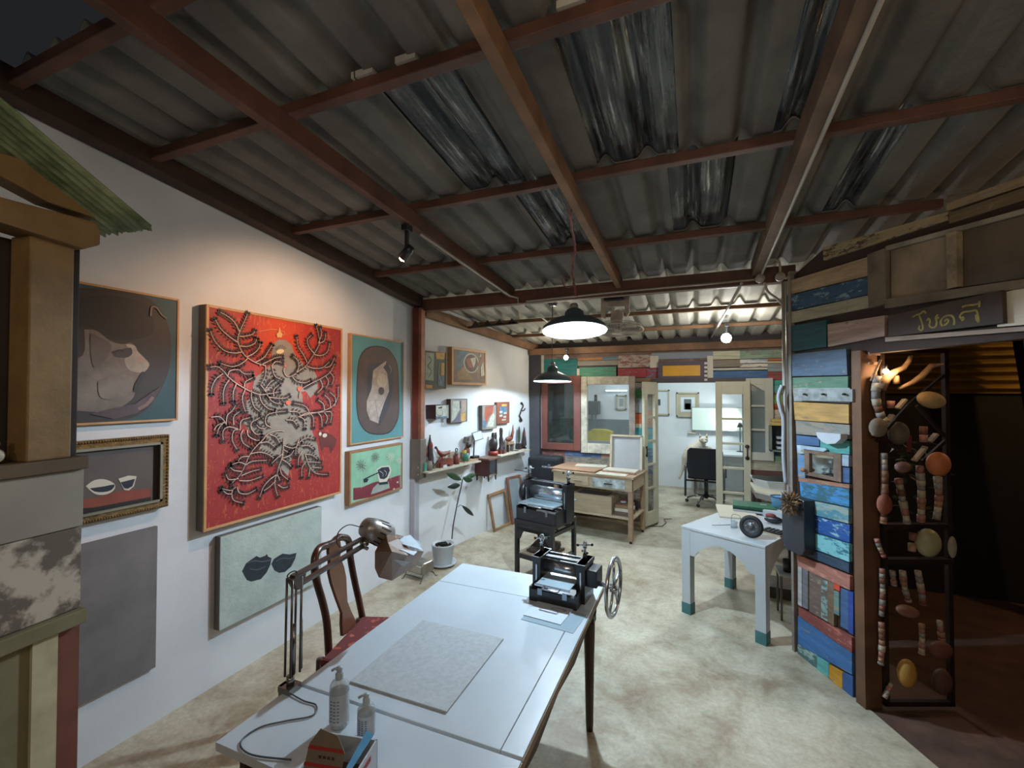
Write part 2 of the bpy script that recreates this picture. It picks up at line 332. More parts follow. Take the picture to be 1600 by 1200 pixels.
# backing with window and door openings
ub = [-2.3, -1.99, -1.59, -1.43, -.84, -.46, .262, 1.1]
def seg(x0, x1, z0, z1): m.box((x0, 0, z0), (x1, .08, z1), bk)
seg(-2.3, 1.35, 1.93, 2.50)
seg(-2.3, -2.00, 0, 1.93); seg(-2.00, -.80, 0, .96); seg(-1.59, -1.44, .96, 1.93); seg(-.80, -.46, 0, 1.93)
seg(.56, 1.35, 0, 1.93)
m.box((-2.1, -.01, 2.15), (1.05, 0, 2.40), W('7a6152', amt=.2))
planks(PK, [
 (845, 560, 903, 590, '1f6a66'), (903, 558, 942, 563, 'a9743e'), (942, 557, 966, 563, '5d7484', .3), (903, 563, 966, 572, '8b8478', .4), (906, 573, 963, 592, '4f8a70', .15), (902, 576, 907, 590, 'c9c3ae'),
 (966, 554, 1018, 575, '8a5a50', .5, 'a79a8a'), (966, 575, 1010, 590, '93393a', .15), (1010, 575, 1029, 590, '5b7590', .5, '93393a'), (1016, 556, 1029, 575, '6c7f8c', .9, 'c9bfae'), (988, 590, 1029, 597, '7b6650'),
 (1018, 549, 1114, 562, '9a7a66', .9, '8c959a'), (1105, 556, 1114, 597, 'b08a74', .9, 'd8d0bc'),
 (1114, 548, 1156, 562, 'c8c4a4'), (1156, 546, 1226, 561, '8ca287', .3), (1114, 562, 1156, 574, '877c6c', .4), (1156, 561, 1199, 568, '8aa0b4', .6, 'd5d3cc'), (1156, 568, 1199, 574, 'd3c7b5', .3), (1114, 574, 1199, 579, 'c6c2b0'), (1114, 579, 1199, 591, '456a93', .1),
 (1199, 560, 1226, 564, 'b5623a'), (1199, 564, 1226, 568, 'c9b98e'), (1199, 568, 1226, 581, '8a9694', .3), (1199, 581, 1226, 594, '8f4a44'), (1199, 594, 1226, 602, '4aa396'), (1199, 602, 1226, 614, '68aab0', .3),
 (1199, 614, 1226, 617, '7a5c4c'), (1199, 617, 1226, 631, '84a85c', .1), (1199, 631, 1226, 635, 'b8562e'), (1199, 635, 1226, 640, '9c4a2c'), (1200, 640, 1226, 654, 'd3cebb', .2), (1201, 654, 1226, 671, 'a5842f', .1), (1201, 671, 1226, 676, 'b08d3c'), (1201, 676, 1226, 682, 'b5622c', .2), (1201, 682, 1226, 690, '7a3a30'),
 (1201, 690, 1226, 695, 'b5ae99'), (1201, 695, 1226, 701, 'bcb399'), (1201, 701, 1226, 712, '3f6273', .2), (1200, 712, 1226, 720, '83aa74', .3),
 (1170, 720, 1226, 733, 'b3ac94', .1), (1170, 733, 1226, 760, '5c3a30'), (1170, 760, 1226, 830, '6c655c', .3),
 (992, 598, 1003, 608, '76787a', .4), (991, 608, 1003, 622, '3a7a48', .2), (991, 622, 1003, 645, '9a7a66', .3), (991, 646, 1003, 662, 'b2562c', .1), (991, 662, 1003, 668, 'c8bfa6'), (991, 668, 1003, 686, '3f9090', .1), (991, 688, 1003, 700, 'b9b4ac', .4), (991, 700, 1003, 712, 'c69a58', .3), (991, 712, 1003, 725, '39536f', .3),
 (1003, 598, 1028, 611, '7a7c7e', .4), (1003, 611, 1028, 640, '8a8a80', .3), (1003, 640, 1028, 668, 'a0785c', .4), (1003, 668, 1028, 700, '4a8a86', .3), (1003, 700, 1028, 740, '3d5a78', .3), (1003, 740, 1028, 828, '6a5a4c', .5),
 (884, 702, 940, 718, '46597c', .2), (940, 702, 992, 718, '97765a', .2), (848, 700, 884, 760, '6a4438', .2), (884, 718, 992, 800, '6f6354', .5), (992, 725, 1003, 828, '6a5a4c', .5), (880, 800, 992, 840, '5c564c', .4), (838, 760, 884, 850, '54483c', .4),
], own=m)
wb = m.build('wall_back', at=((0, 6.25, 0), 0), **S)
# dark corner post + pale strip
MB().box((-2.235, 6.13, 0), (-2.09, 6.24, 2.345), M('charcoal_post', '3c3a3e', rough=.7, var=.2)).build('trim_1', **S)
MB().box((-2.085, 6.20, .93), (-2.05, 6.235, 2.34), M('pale_strip', 'b9b8ae')).build('trim_2', **S)
# sign board above the doorway: yellow panel in a dark purple frame with white teeth on the right
t = thing('wall_plaque', 'mustard yellow panel in a dark purple frame above the doorway', 'plaque', (0, 6.205, 0))
u0, z0 = u(1029, 596); u1, z1 = u(1105, 564); MB().box((u0, -.02, z0), (u1, .0, z1), M('purple_frame', '584a54', rough=.6, var=.15)).build('frame', t, bevel=.003)
a0, b0 = u(1036, 588); a1, b1 = u(1094, 571); MB().box((a0, -.026, b0), (a1, -.019, b1), M('mustard', 'd19a2a', rough=.5, var=.06)).build('panel', t)
for k in range(5):
    uu, zz = u(1102.5, 568+k*6.4); MB().box((uu-.016, -.03, zz-.014), (uu+.018, -.018, zz+.014), M('tooth_white', 'cfc9bd')).build('block', t)
MB().box((-.52, 6.18, 1.875), (.59, 6.24, 1.935), M('lintel_dark', '4a4548', var=.1)).build('trim_3', **S)
# ---- windows in the back wall
def glass(name='clear_pane', tint='c8d4d2', a=.05):
    return M(name, tint, rough=.03, var=0, alpha=a, spec=.8)
glass_dim = M('reflecting_pane', '2e3634', rough=.04, var=0, alpha=.55, spec=1)
clearg = glass()
t = thing('window_1', None, None, (-1.79, 6.225, .92), 0, **S)
brn = M('brown_window_paint', '6a3b30', rough=.5, var=.15, sc=6)
uA, uB = u(848, 0)[0]+1.79, u(907, 0)[0]+1.79; gA, gB = u(856.5, 0)[0]+1.79, u(896.5, 0)[0]+1.79; zb, zt, g0, g1 = .0, 1.07, u(870, 691)[1]-.92, u(870, 600)[1]-.92
m = MB(); m.box((uA, -.05, zb), (gA, .03, zt), brn).box((gB, -.05, zb), (uB, .03, zt), brn).box((gA, -.05, zb), (gB, .03, g0), brn).box((gA, -.05, g1), (gB, .03, zt), brn); m.build('window_frame', t, bevel=.004)
MB().box((gA, -.01, g0), (gB, -.006, g1), glass_dim).build('pane', t)
t = thing('window_2', None, None, (-1.13, 6.225, .90), 0, **S)
crm = M('cream_worn_paint', 'c4bda8', rough=.6, var=.15, sc=9, col2='9c9484'); crm2 = M('raw_grey_wood', '9a8c80', rough=.7, var=.25, sc=7)
uA, uB, gA, gB = [u(q, 0)[0]+1.13 for q in (908, 990, 917, 981)]; g0, g1 = u(940, 693)[1]-.9, u(940, 601)[1]-.9; zt = 1.07
m = MB(); m.box((uA, -.06, 0), (gA, .03, zt), crm).box((gB, -.06, 0), (uB, .03, zt), crm2).box((gA, -.05, 0), (gB, .03, g0), crm).box((gA, -.05, g1), (gB, .03, zt), crm); m.build('window_frame', t, bevel=.004)
MB().box((gA, -.01, g0), (gB, -.006, g1), clearg).build('pane', t)
# white cabinet-door style window right of the doorway (chamfered pane, three lights)
t = thing('window_3', None, None, (.42, 6.21, .90), 0, **S)
gry = M('pale_grey_paint', 'bdbcae', rough=.55, var=.06)
uA, uB = u(1158, 0)[0]-.42, u(1200, 0)[0]-.42; z0, z1 = u(1180, 718)[1]-.9, u(1180, 591)[1]-.9
gA, gB = u(1166, 0)[0]-.42, u(1187.5, 0)[0]-.42; h0, h1, hm = u(0, 706)[1]-.9, u(1175, 601)[1]-.9, u(1175, 612)[1]-.9
h0 = u(1180, 706)[1]-.9
m = MB(); m.box((uA, -.03, z0), (gA, .03, z1), gry).box((gB, -.03, z0), (uB, .03, z1), gry).box((gA, -.03, z0), (gB, .03, h0), gry).box((gA, -.03, h1), (gB, .03, z1), gry)
m.prism([(gB, h1), (gA+.02, h1), (gB, hm)], -.03, .03, gry)
for yy in (634, 671): zz = u(1180, yy)[1]-.9; m.box((gA, -.025, zz-.012), (gB, .02, zz+.012), gry)
m.build('window_frame', t, bevel=.003)
MB().box((gA, .0, h0), (gB, .004, h1), M('mirror_pane', '9fb0b0', rough=.15, metal=.6, var=0)).build('pane', t)
# ---- French door leaves
def leaf(name, a, b, zt, n, label_handle, lights):
    a, b = Vector(a), Vector(b); d = (b-a); Lw = d.length; rz = math.atan2(d.y, d.x)
    t = thing(name, None, None, (a.x, a.y, 0), rz, **S)
    mt = M('door_cream', 'bcb79f', rough=.5, var=.06); st = .085 if Lw > .4 else .075
    m = MB(); m.box((0, -.02, .03), (st, .02, zt), mt).box((Lw-st, -.02, .03), (Lw, .02, zt), mt).box((st, -.02, .03), (Lw-st, .02, .20), mt).box((st, -.02, zt-.16), (Lw-st, .02, zt), mt)
    h = (zt-.16-.20)/n
    for k in range(1, n): m.box((st, -.015, .20+k*h-.014), (Lw-st, .015, .20+k*h+.014), mt)
    m.build('door_frame', t, bevel=.003)
    MB().box((st, -.003, .2), (Lw-st, .003, zt-.16), clearg).build('pane', t)
    return t, Lw
d1, w1 = leaf('door_1', (-.61, 5.914), (-.465, 6.22), 1.885, 5, None, None)
m = MB(); m.cyl((.03, -.035, .92), (.03, -.035, 1.06), .008, M('old_iron', '3a332e', metal=.6, rough=.5)).box((.022, -.035, .93), (.038, -.02, .95), MATS['old_iron']).box((.022, -.035, 1.03), (.038, -.02, 1.05), MATS['old_iron']); m.build('door_handle', d1)
d2, w2 = leaf('door_2', (.245, 6.12), (.63, 6.12), 1.885, 5, None, None)
d2.location = (.245, 6.14, 0); d2.rotation_euler = (0, 0, R(-1))
m = MB(); uu = w2-.04
for z in (.95, 1.09): m.lathe([(0, .03), (.02, .03), (.024, .02), (.018, 0)], MATS['old_iron'], (uu, -.02, z), (0, -1, 0), 14)
m.tube([(uu, -.045, .95), (uu, -.06, 1.0), (uu, -.06, 1.04), (uu, -.045, 1.09)], .007, MATS['old_iron']); m.build('door_handle', d2)
# ---- inner rooms
MB().box((-3.0, 8.80, 0), (2.6, 8.9, 2.9), white_in).build('wall_back_room', **S)
MB().box((-3.05, 6.3, 0), (-2.95, 8.85, 2.9), white_in).build('wall_left_back_room', **S)
MB().box((1.5, 6.3, 0), (1.6, 8.85, 2.9), white_in).build('wall_right_back_room', **S)
MB().box((-3.0, 6.2, 2.62), (1.7, 9.0, 2.68), white_in).build('ceiling_back_room', **S)
MB().box((-3.0, 8.77, 0), (-.95, 8.80, 1.22), M('grey_tiles', '737b7d', rough=.4, var=.1)).build('trim_4', **S)
# ---- right wall of the main room behind wall C
MB().box((1.02, 3.86, 0), (1.10, 6.3, 2.6), M('right_wall_dim', '6a6258', var=.2)).build('wall_right', **S)
# ---- wall C (coloured panel, lintel and sign)
m = MB(); o = PCW.o
uz = PCW.uz
cb = M('dark_brown_backing', '35241b', rough=.8, var=.2)
uR = .52; zo = 1.965
m.box((-.012, 0, 0), (uR, .06, 2.45), cb)
tp = [uz(1234, 436), uz(1290, 386), uz(1487, 330), uz(1640, 262)]; m.prism([(-.012, 2.451)]+tp+[(3.2, tp[-1][1]+.05), (3.2, zo), (uR, zo), (uR, 2.451)], 0, .06, cb); m.box((2.2, 0, 0), (3.2, .06, zo), cb)
def runout(pts):                     # boards that leave the frame run on to the end of the wall
    P = [uz(x, y) for x, y in pts]
    if pts[1][0] == 1640:
        e = lambda a, b: (3.15, a[1]+(b[1]-a[1])*(3.15-a[0])/(b[0]-a[0]))
        P[1], P[2] = e(P[0], P[1]), e(P[3], P[2])
    return P
def q(m, pts, col, amt=0, th=.018, worn='8a8070'):
    P = runout(pts); m.prism(P, -th-random.uniform(0, .008), 0, W(col, worn=worn, amt=amt))
q(m, [(1234, 440), (1364, 401), (1366, 430), (1234, 461)], 'a58d6c', .05)
q(m, [(1234, 463), (1365, 432), (1365, 460), (1234, 487)], '2a4b66', .2, worn='7f93a0')
q(m, [(1235, 489), (1365, 461), (1366, 480), (1236, 506)], '9a957c', .1)
q(m, [(1236, 510), (1297, 500), (1297, 542), (1237, 550)], '0f4a4e')
q(m, [(1298, 507), (1388, 493), (1388, 525), (1299, 542)], 'a98f80', .1, worn='4a3c36')
q(m, [(1566, 460), (1640, 440), (1640, 505), (1566, 511)], 'b08a74', .05)
q(m, [(1290, 387), (1487, 331), (1487, 344), (1291, 407)], '9b8a66', .35, worn='4a3a30')
q(m, [(1486, 318), (1640, 264), (1640, 280), (1486, 330)], '8e7a5c', .1)
q(m, [(1490, 333), (1640, 283), (1640, 303), (1490, 350)], '6a5840', .1)
q(m, [(1390, 527), (1640, 508), (1640, 514), (1390, 534)], '9a8674', .1)
q(m, [(1235, 554), (1328, 545), (1330, 586), (1238, 588)], '46586b', .05)
q(m, [(1240, 590), (1330, 588), (1330, 606), (1242, 606)], '50705a', .1)
q(m, [(1243, 606), (1333, 606), (1333, 630), (1245, 627)], '8a8e8c', .3)
q(m, [(1245, 628), (1332, 632), (1332, 662), (1247, 656)], 'a88248', .15, worn='8d6f52')
q(m, [(1247, 657), (1332, 664), (1332, 686), (1248, 678)], '767872', .4)
q(m, [(1249, 680), (1285, 684), (1285, 697), (1249, 694)], '3f5f86')
q(m, [(1286, 685), (1332, 689), (1332, 710), (1286, 705)], '4a8f8a', .15)
q(m, [(1249, 695), (1294, 700), (1294, 705), (1250, 710)], 'a5b8c4', .3)
q(m, [(1250, 710), (1262, 711), (1262, 748), (1251, 745)], '557fa6', .2)
q(m, [(1314, 710), (1332, 711), (1332, 729), (1315, 727)], '94a4b4')
q(m, [(1314, 729), (1332, 731), (1332, 755), (1314, 752)], '3b557c')
q(m, [(1252, 746), (1332, 757), (1332, 763), (1252, 752)], '94644c', .3)
q(m, [(1254, 752), (1332, 764), (1332, 792), (1256, 777)], '3a7fb6', .45, worn='2c5a66')
q(m, [(1258, 779), (1332, 794), (1332, 818), (1260, 800)], '4f8a9c', .5, worn='8f9c94')
q(m, [(1262, 802), (1332, 820), (1332, 848), (1262, 826)], '1f4f92', .25, worn='9ac0cc')
q(m, [(1262, 828), (1332, 850), (1332, 878), (1262, 852)], '2f6f86', .6, worn='7fc0c6')
q(m, [(1258, 853), (1332, 880), (1332, 895), (1256, 865)], '2b3f52')
q(m, [(1250, 866), (1334, 900), (1334, 922), (1252, 884)], 'a06a5c', .15, worn='c08878')
q(m, [(1252, 884), (1258, 887), (1258, 948), (1252, 944)], 'a8aaa8')
q(m, [(1259, 887), (1268, 891), (1268, 952), (1259, 948)], '6e6a70')
q(m, [(1269, 891), (1288, 899), (1288, 966), (1269, 955)], '64544c', .2)
q(m, [(1288, 899), (1298, 905), (1298, 971), (1288, 965)], '7f9c98', .5, worn='5c544c')
q(m, [(1298, 905), (1308, 909), (1308, 978), (1298, 971)], '6a5844')
q(m, [(1309, 910), (1318, 914), (1318, 924), (1309, 920)], 'b83c24')
q(m, [(1309, 922), (1317, 925), (1317, 962), (1309, 958)], '5f7f7c', .2)
q(m, [(1318, 918), (1330, 923), (1330, 985), (1318, 978)], '3f5a80')
q(m, [(1330, 922), (1338, 926), (1338, 992), (1330, 987)], '24408c')
q(m, [(1252, 948), (1336, 996), (1336, 1020), (1252, 962)], '7c3f38', .35, worn='b06a5c')
q(m, [(1251, 962), (1336, 1021), (1336, 1054), (1251, 1006)], '3a6a9c', .1)
q(m, [(1251, 1006), (1282, 1024), (1282, 1046), (1251, 1026)], '9cb0a6', .5, worn='4a6a66')
q(m, [(1282, 1025), (1300, 1036), (1300, 1058), (1282, 1047)], '5fa8a4')
q(m, [(1300, 1038), (1321, 1050), (1321, 1078), (1300, 1058)], 'c08a24', .1)
q(m, [(1321, 1050), (1337, 1056), (1337, 1090), (1321, 1078)], '35588c')
m.build('wall_right_front', at=((o.x, o.y, 0), PCW.rz), **S)
# post and door jambs in wall C
PU0, PU1 = uz(1333.5, 800, .03)[0], uz(1356, 800)[0]
m = MB(); m.box((PU0, -.03, 0), (PU1, .07, 1.985), M('brown_door_post', '5c3d26', rough=.7, var=.3, sc=5)); m.build('trim_5', at=((o.x, o.y, 0), PCW.rz), **S)
m = MB(); m.box((-.035, -.03, 0), (-.012, .06, 2.58), M('weathered_edge_post', '7d756c', rough=.7, var=.25)); m.build('trim_6', at=((o.x, o.y, 0), PCW.rz), **S)
# vent frames of raw boards with a translucent pane above the sign
fr = M('dusty_frame_wood', '6e6150', rough=.8, var=.3, sc=7, bump=.2)
m = MB()
def qq(m, pts, mt, th): m.prism(runout(pts), -th, 0, mt)
qq(m, [(1364, 398), (1392, 388), (1394, 474), (1366, 482)], fr, .035)
qq(m, [(1490, 366), (1507, 361), (1508, 448), (1492, 452)], M('pale_chipped_strut', '8f8068', var=.4, sc=12), .04)
qq(m, [(1392, 468), (1640, 432), (1640, 446), (1392, 482)], fr, .035)
qq(m, [(1392, 385), (1640, 318), (1640, 326), (1392, 392)], M('pale_bead', '8c8472', var=.3), .03)
t6 = m.build('window_4', at=((o.x, o.y, 0), PCW.rz), **S)
m = MB(); pn = M('dusty_translucent_sheet', '8a7a64', rough=.5, var=.3, sc=3, col2='5c5040')
qq(m, [(1395, 392), (1489, 367), (1490, 452), (1396, 470)], pn, .012); 
qq(m, [(1509, 361), (1640, 328), (1640, 430), (1510, 448)], M('dark_dusty_board', '574a38', var=.35, sc=3), .012); pb = m.build('pane', t6)
# ================================================================ FURNITURE
TT = .72
wt = M('white_table_paint', 'b9c2c8', rough=.33, var=.05, sc=3, bump=.04, bsc=12, coat=.15)
wt_edge = M('tan_bare_edge', '8c7a66', rough=.7, var=.25)
dk = M('dark_brown_legwood', '3a241b', rough=.5, var=.3)
t = thing('work_table', 'long white painted work table in the foreground with dark wooden legs', 'table', (-.88, 1.64, 0))
X0, X1, Y1, YS = -.42, .425, .74, -.46
MB().box((X0, YS+.006, TT-.028), (X1-.07, .47, TT), wt).box((X0, .472, TT-.028), (X1-.07, Y1, TT), wt).box((X1-.068, YS+.006, TT-.028), (X1, Y1, TT), wt).box((X1, YS, TT-.03), (X1+.004, Y1, TT-.004), wt_edge).build('tabletop', t, bevel=.003)
m = MB(); m.box((X0-.012, -.745, TT-.026), (X1, YS-.006, TT-.001), wt).box((X1, -.745, TT-.03), (X1+.004, YS-.006, TT-.004), wt_edge)
m.build('table_leaf', t, bevel=.0)
m = MB(); ap = M('dark_apron', '3d2a20', rough=.6, var=.2)
m.prism([(-.7, TT-.03), (Y1-.03, TT-.03), (Y1-.03, TT-.13), (.5, TT-.11), (.25, TT-.14), (0, TT-.11), (-.25, TT-.14), (-.5, TT-.11), (-.7, TT-.13)], X1-.05, X1-.03, ap, 'yz').prism([(-.7, TT-.03), (Y1-.03, TT-.03), (Y1-.03, TT-.12), (-.7, TT-.12)], X0+.03, X0+.05, ap, 'yz').box((X0+.03, Y1-.05, TT-.12), (X1-.03, Y1-.03, TT-.03), ap); m.build('apron', t)
for (x, y) in ((X0+.06, Y1-.07), (X1-.06, Y1-.07), (X0+.06, -.66), (X1-.06, -.66)):
    MB().box((x-.03, y-.03, TT-.16), (x+.03, y+.03, TT-.03), dk).lathe([(0, 0), (.017, 0), (.02, .04), (.025, .35), (.03, .52), (.03, .56)], dk, (x, y, 0), n=12).build('leg', t)
# grey cutting board
MB().box((-1.137, 1.253, TT), (-.742, 1.712, TT+.007), M('grey_felt_board', 'a9adae', rough=.75, var=.09, sc=60)).build('cutting_mat', label='flat speckled grey board lying on the white work table', cat='board', bevel=.0015)
# ---- dining chair, back traced on its own leaning plane
cb0 = Vector((-1.70, 1.815, 0)); crz = math.atan2(.97, -.24)      # local x: along the back (to the right as seen), local y: away from the table
CP = Plane((cb0.x, cb0.y), crz)
ch = thing('dining_chair', 'dark wooden splat-back dining chair with red patterned seat beside the work table', 'chair', (cb0.x, cb0.y, 0), crz)
mah = M('dark_mahogany', '3b1c14', rough=.28, var=.35, sc=5, coat=.3); mah2 = M('mahogany_splat', '5a3423', rough=.3, var=.3, sc=5, coat=.3)
def lean(p, z0=.47): return Vector((p[0], .0+max(0, p[1]-z0)*.12, p[1]))
def cp(x, y):
    # sight line against the leaning back plane
    n = Vector(CP.v)*1.0 + Vector((0, 0, -.12)); o = Vector((cb0.x, cb0.y, .47)); d = ray(x, y); tt = (o-CAM).dot(n)/d.dot(n); w = CAM+d*tt
    return ((w-Vector((cb0.x, cb0.y, 0))).dot(CP.u), w.z)
def px(*L): return [(320+a/4, 760+b/4) for a, b in L]
lp = catmull([lean(cp(*q)) for q in px((778, 1060), (762, 850), (735, 720), (698, 590), (686, 500), (692, 430), (720, 385), (760, 368))], 4)
rp = catmull([lean(cp(*q)) for q in px((988, 830), (965, 720), (938, 600), (915, 480), (905, 400), (900, 345), (880, 322), (840, 318))], 4)
MB().tube(lp, [.019]*len(lp), mah, 8).build('back_post', ch)
MB().tube(rp, [.019]*len(rp), mah, 8).build('back_post', ch)
m = MB(); m.tube(catmull([lean(cp(*q)) for q in px((745, 378), (770, 362), (800, 350), (825, 325), (850, 318), (875, 322))], 4), .017, mah, 8); m.build('crest_rail', ch)
spl = [cp(*q) for q in px((790, 352), (838, 340), (845, 380), (838, 440), (862, 500), (876, 570), (880, 660), (884, 720), (905, 775), (936, 840), (930, 890), (855, 935), (850, 860), (852, 790), (815, 690), (785, 600), (772, 540), (776, 470), (768, 410), (770, 372))]
m = MB(); A = [m.b.verts.new(lean(p)+Vector((0, -.008, 0))) for p in spl]; B = [m.b.verts.new(lean(p)+Vector((0, .008, 0))) for p in spl]; n = len(spl)
m.b.faces.new(A); m.b.faces.new(B[::-1])
for k in range(n): m.b.faces.new((A[k], A[(k+1) % n], B[(k+1) % n], B[k]))
m._done(A+B, mah2); m.build('splat', ch)
redf = M('red_seat_fabric', '9a4a38', rough=.85, var=.0, sc=26, col2='561c1a', lo=.56, hi=.62)
m = MB(); m.box((-.21, -.44, .40), (.21, .0, .45), mah); m.build('seat_frame', ch, bevel=.01)
m = MB(); m.prism([(-.21, -.01), (.21, -.01), (.25, -.43), (.2, -.46), (-.2, -.46), (-.25, -.43)], .45, .49, redf, 'xy'); m.build('seat', ch, label='red patterned fabric seat', bevel=.015)
for sx in (-1, 1):
    MB().tube([(sx*.20, -.42, .42), (sx*.215, -.44, .30), (sx*.2, -.42, .1), (sx*.21, -.45, 0)], [.03, .024, .017, .022], mah, 8).build('leg', ch)
    MB().tube([(sx*.19, 0, .48), (sx*.19, .01, .25), (sx*.2, .06, 0)], [.022, .02, .017], mah, 8).build('leg', ch)
# ---- clamp lamp
lamp = thing('desk_lamp', 'chrome spring-arm clamp lamp with grey metal shade fixed to the work table edge', 'lamp', (-1.30, 1.15, TT))
chm = M('brushed_chrome', '8d8a86', metal=.9, rough=.25, var=.1); chd = M('dark_chrome', '5c534c', metal=.6, rough=.3, var=.1); gm = M('bronze_grey_shade', '9a938c', metal=.5, rough=.35, var=.08)
m = MB(); m.box((-1.33, 1.12, TT+.001), (-1.275, 1.17, TT+.02), chm).box((-1.333, 1.125, TT-.10), (-1.318, 1.165, TT+.02), chm).cyl((-1.305, 1.145, TT-.1), (-1.305, 1.145, TT-.035), .005, chm).cyl((-1.30, 1.145, TT+.02), (-1.30, 1.145, TT+.05), .013, chm); m.build('clamp', lamp, world=True)
e0 = Vector((-1.30, 1.145, TT+.05)); e1 = Vector((-1.30, 1.15, 1.10)); e2 = Vector((-1.345, 1.555, 1.078))
sd = Vector((.013, 0, 0)); fd = Vector((0, .028, 0))
m = MB()
for d in (-1, 1): m.cyl(e0+sd*d-fd*.4, e1+sd*d-fd*.4, .004, chd, n=8); m.cyl(e0+sd*d+fd, e1+sd*d+fd, .004, chd, n=8)
m.cyl(e0+fd*.4, e0+fd*.4+Vector((0, 0, .17)), .008, chm, n=10).cyl(e0+fd*1.6+Vector((0, 0, .0)), e0+fd*1.6+Vector((0, 0, .18)), .005, chm, n=10); m.build('lower_arm', lamp, world=True)
m = MB(); m.prism([(1.135, 1.105), (1.195, 1.105), (1.18, 1.06), (1.16, 1.06)], -1.316, -1.284, chd, 'yz'); m.build('elbow', lamp, world=True)
m = MB(); dz = Vector((0, 0, .034))
m.bar(e1+dz*.2, e2+dz, .022, .011, chd); m.bar(e1-dz*.9+fd*.8, e2, .022, .011, chd)
m.cyl(e1+(e2-e1)*.35+dz*.4, e1+(e2-e1)*.62+dz*.5, .007, chd, n=10); m.build('upper_arm', lamp, world=True)
m = MB(); m.ball(e2+Vector((0, .012, .01)), .020, chm, n=12).cyl(e2, e2+Vector((0, .03, -.02)), .008, chm); m.build('joint_knob', lamp, world=True)
hd = e2+Vector((-.005, .045, .065)); ax = Vector((.22, .80, -.52)).normalized()
m = MB(); m.lathe([(0, -.035), (.02, -.034), (.042, -.02), (.05, .01), (.053, .06), (.056, .11), (.052, .11), (.045, .02)], gm, hd, ax, 28)
T, _ = m.frame_of(hd, hd+ax)
for k in range(14):
    a = k*2*PI/14; m.bar(T @ Vector((.0525*math.cos(a), .0525*math.sin(a), .03)), T @ Vector((.0565*math.cos(a), .0565*math.sin(a), .085)), .006, .002, M('vent_slot', '1c1a1a', var=0), up=T.to_3x3() @ Vector((math.cos(a), math.sin(a), 0)))
m.build('lamp_shade', lamp, world=True)
def wav(x, y, yy): d = ray(x, y); t = (yy-CAM.y)/d.y; return CAM+d*t
MB().tube(catmull([hd-ax*.035, wav(562, 823, 1.56), wav(545, 820, 1.5), wav(530, 830, 1.45), wav(526, 845, 1.45), wav(533, 855, 1.48), wav(550, 848, 1.54), wav(560, 842, 1.57), e2+Vector((0, 0, .03))], 5), .0022, M('black_cable', '1d1b1b', rough=.5, var=0), 6).build('cable', lamp, world=True)
MB().tube(catmull([e1+Vector((0, -.012, 0)), wav(449, 900, 1.14), wav(455, 894, 1.15), wav(463, 893, 1.17), wav(470, 905, 1.19), e1+Vector((0, .03, -.02))], 5), .0022, MATS['black_cable'], 6).build('cable', lamp, world=True)
# faceted brown paper cone hanging round the shade
pap = M('brown_paper_cone', '73543c', rough=.5, var=.15, sc=4); papi = M('pale_paper_inside', 'aab4ba', rough=.6, var=.06)
tip = hd+ax*.07
def on(x, y, yy): return wav(x, y, yy)
m = MB(); K = [on(603, 832, 1.66), on(632, 838, 1.80), on(655, 846, 1.92), on(662, 862, 1.94), on(650, 884, 1.86), on(612, 907, 1.66), on(592, 902, 1.58), on(586, 888, 1.58), on(586, 862, 1.60)]
base = [on(598, 838, 1.68), on(605, 842, 1.70), on(608, 852, 1.70), on(602, 860, 1.66), on(592, 858, 1.62), on(590, 848, 1.64)]
m.face([K[8], K[7], on(612, 862, 1.50)], pap).face([K[7], K[6], K[5], on(612, 862, 1.50)], pap).face([K[5], K[4], on(636, 868, 1.62), on(612, 862, 1.50)], pap).face([K[8], on(612, 862, 1.50), on(606, 848, 1.58), K[0]], pap).face([K[0], on(606, 848, 1.58), on(622, 842, 1.66), K[1]], pap).face([on(612, 862, 1.50), on(636, 868, 1.62), on(645, 862, 1.70), on(622, 842, 1.66), on(606, 848, 1.58)], pap)
m.face([on(616, 846, 1.64), on(624, 840, 1.74), on(641, 836, 1.84), on(656, 852, 1.80), on(652, 857, 1.74), on(634, 852, 1.66)], papi).face([on(623, 858, 1.60), on(652, 862, 1.72), on(646, 868, 1.66)], papi)
m.face([K[1], K[2], K[3], on(652, 857, 1.80), on(641, 836, 1.85)], papi).face([K[3], K[4], on(636, 868, 1.66), on(652, 860, 1.74)], pap).face([on(613, 873, 1.545), on(640, 878, 1.66), on(630, 885, 1.62)], papi)
m.build('paper_cone', label='faceted brown paper cone with folded white flaps hung around the lamp head', cat='paper cone', world=False, solid=.002)
# ---- cable loop on the table
MB().tube(catmull([(-1.285, 1.13, TT+.004), (-1.21, 1.12, TT+.003), (-1.155, 1.12, TT+.003), (-1.13, 1.08, TT+.003), (-1.19, 1.03, TT+.003), (-1.24, .98, TT+.003), (-1.24, .92, TT+.003), (-1.17, .90, TT+.003), (-1.05, .93, TT+.003)], 8), .0025, M('grey_cable', '4c4f52', rough=.5, var=0), 6).build('power_cable', label='thin grey cable looping over the near end of the white table', cat='cable')
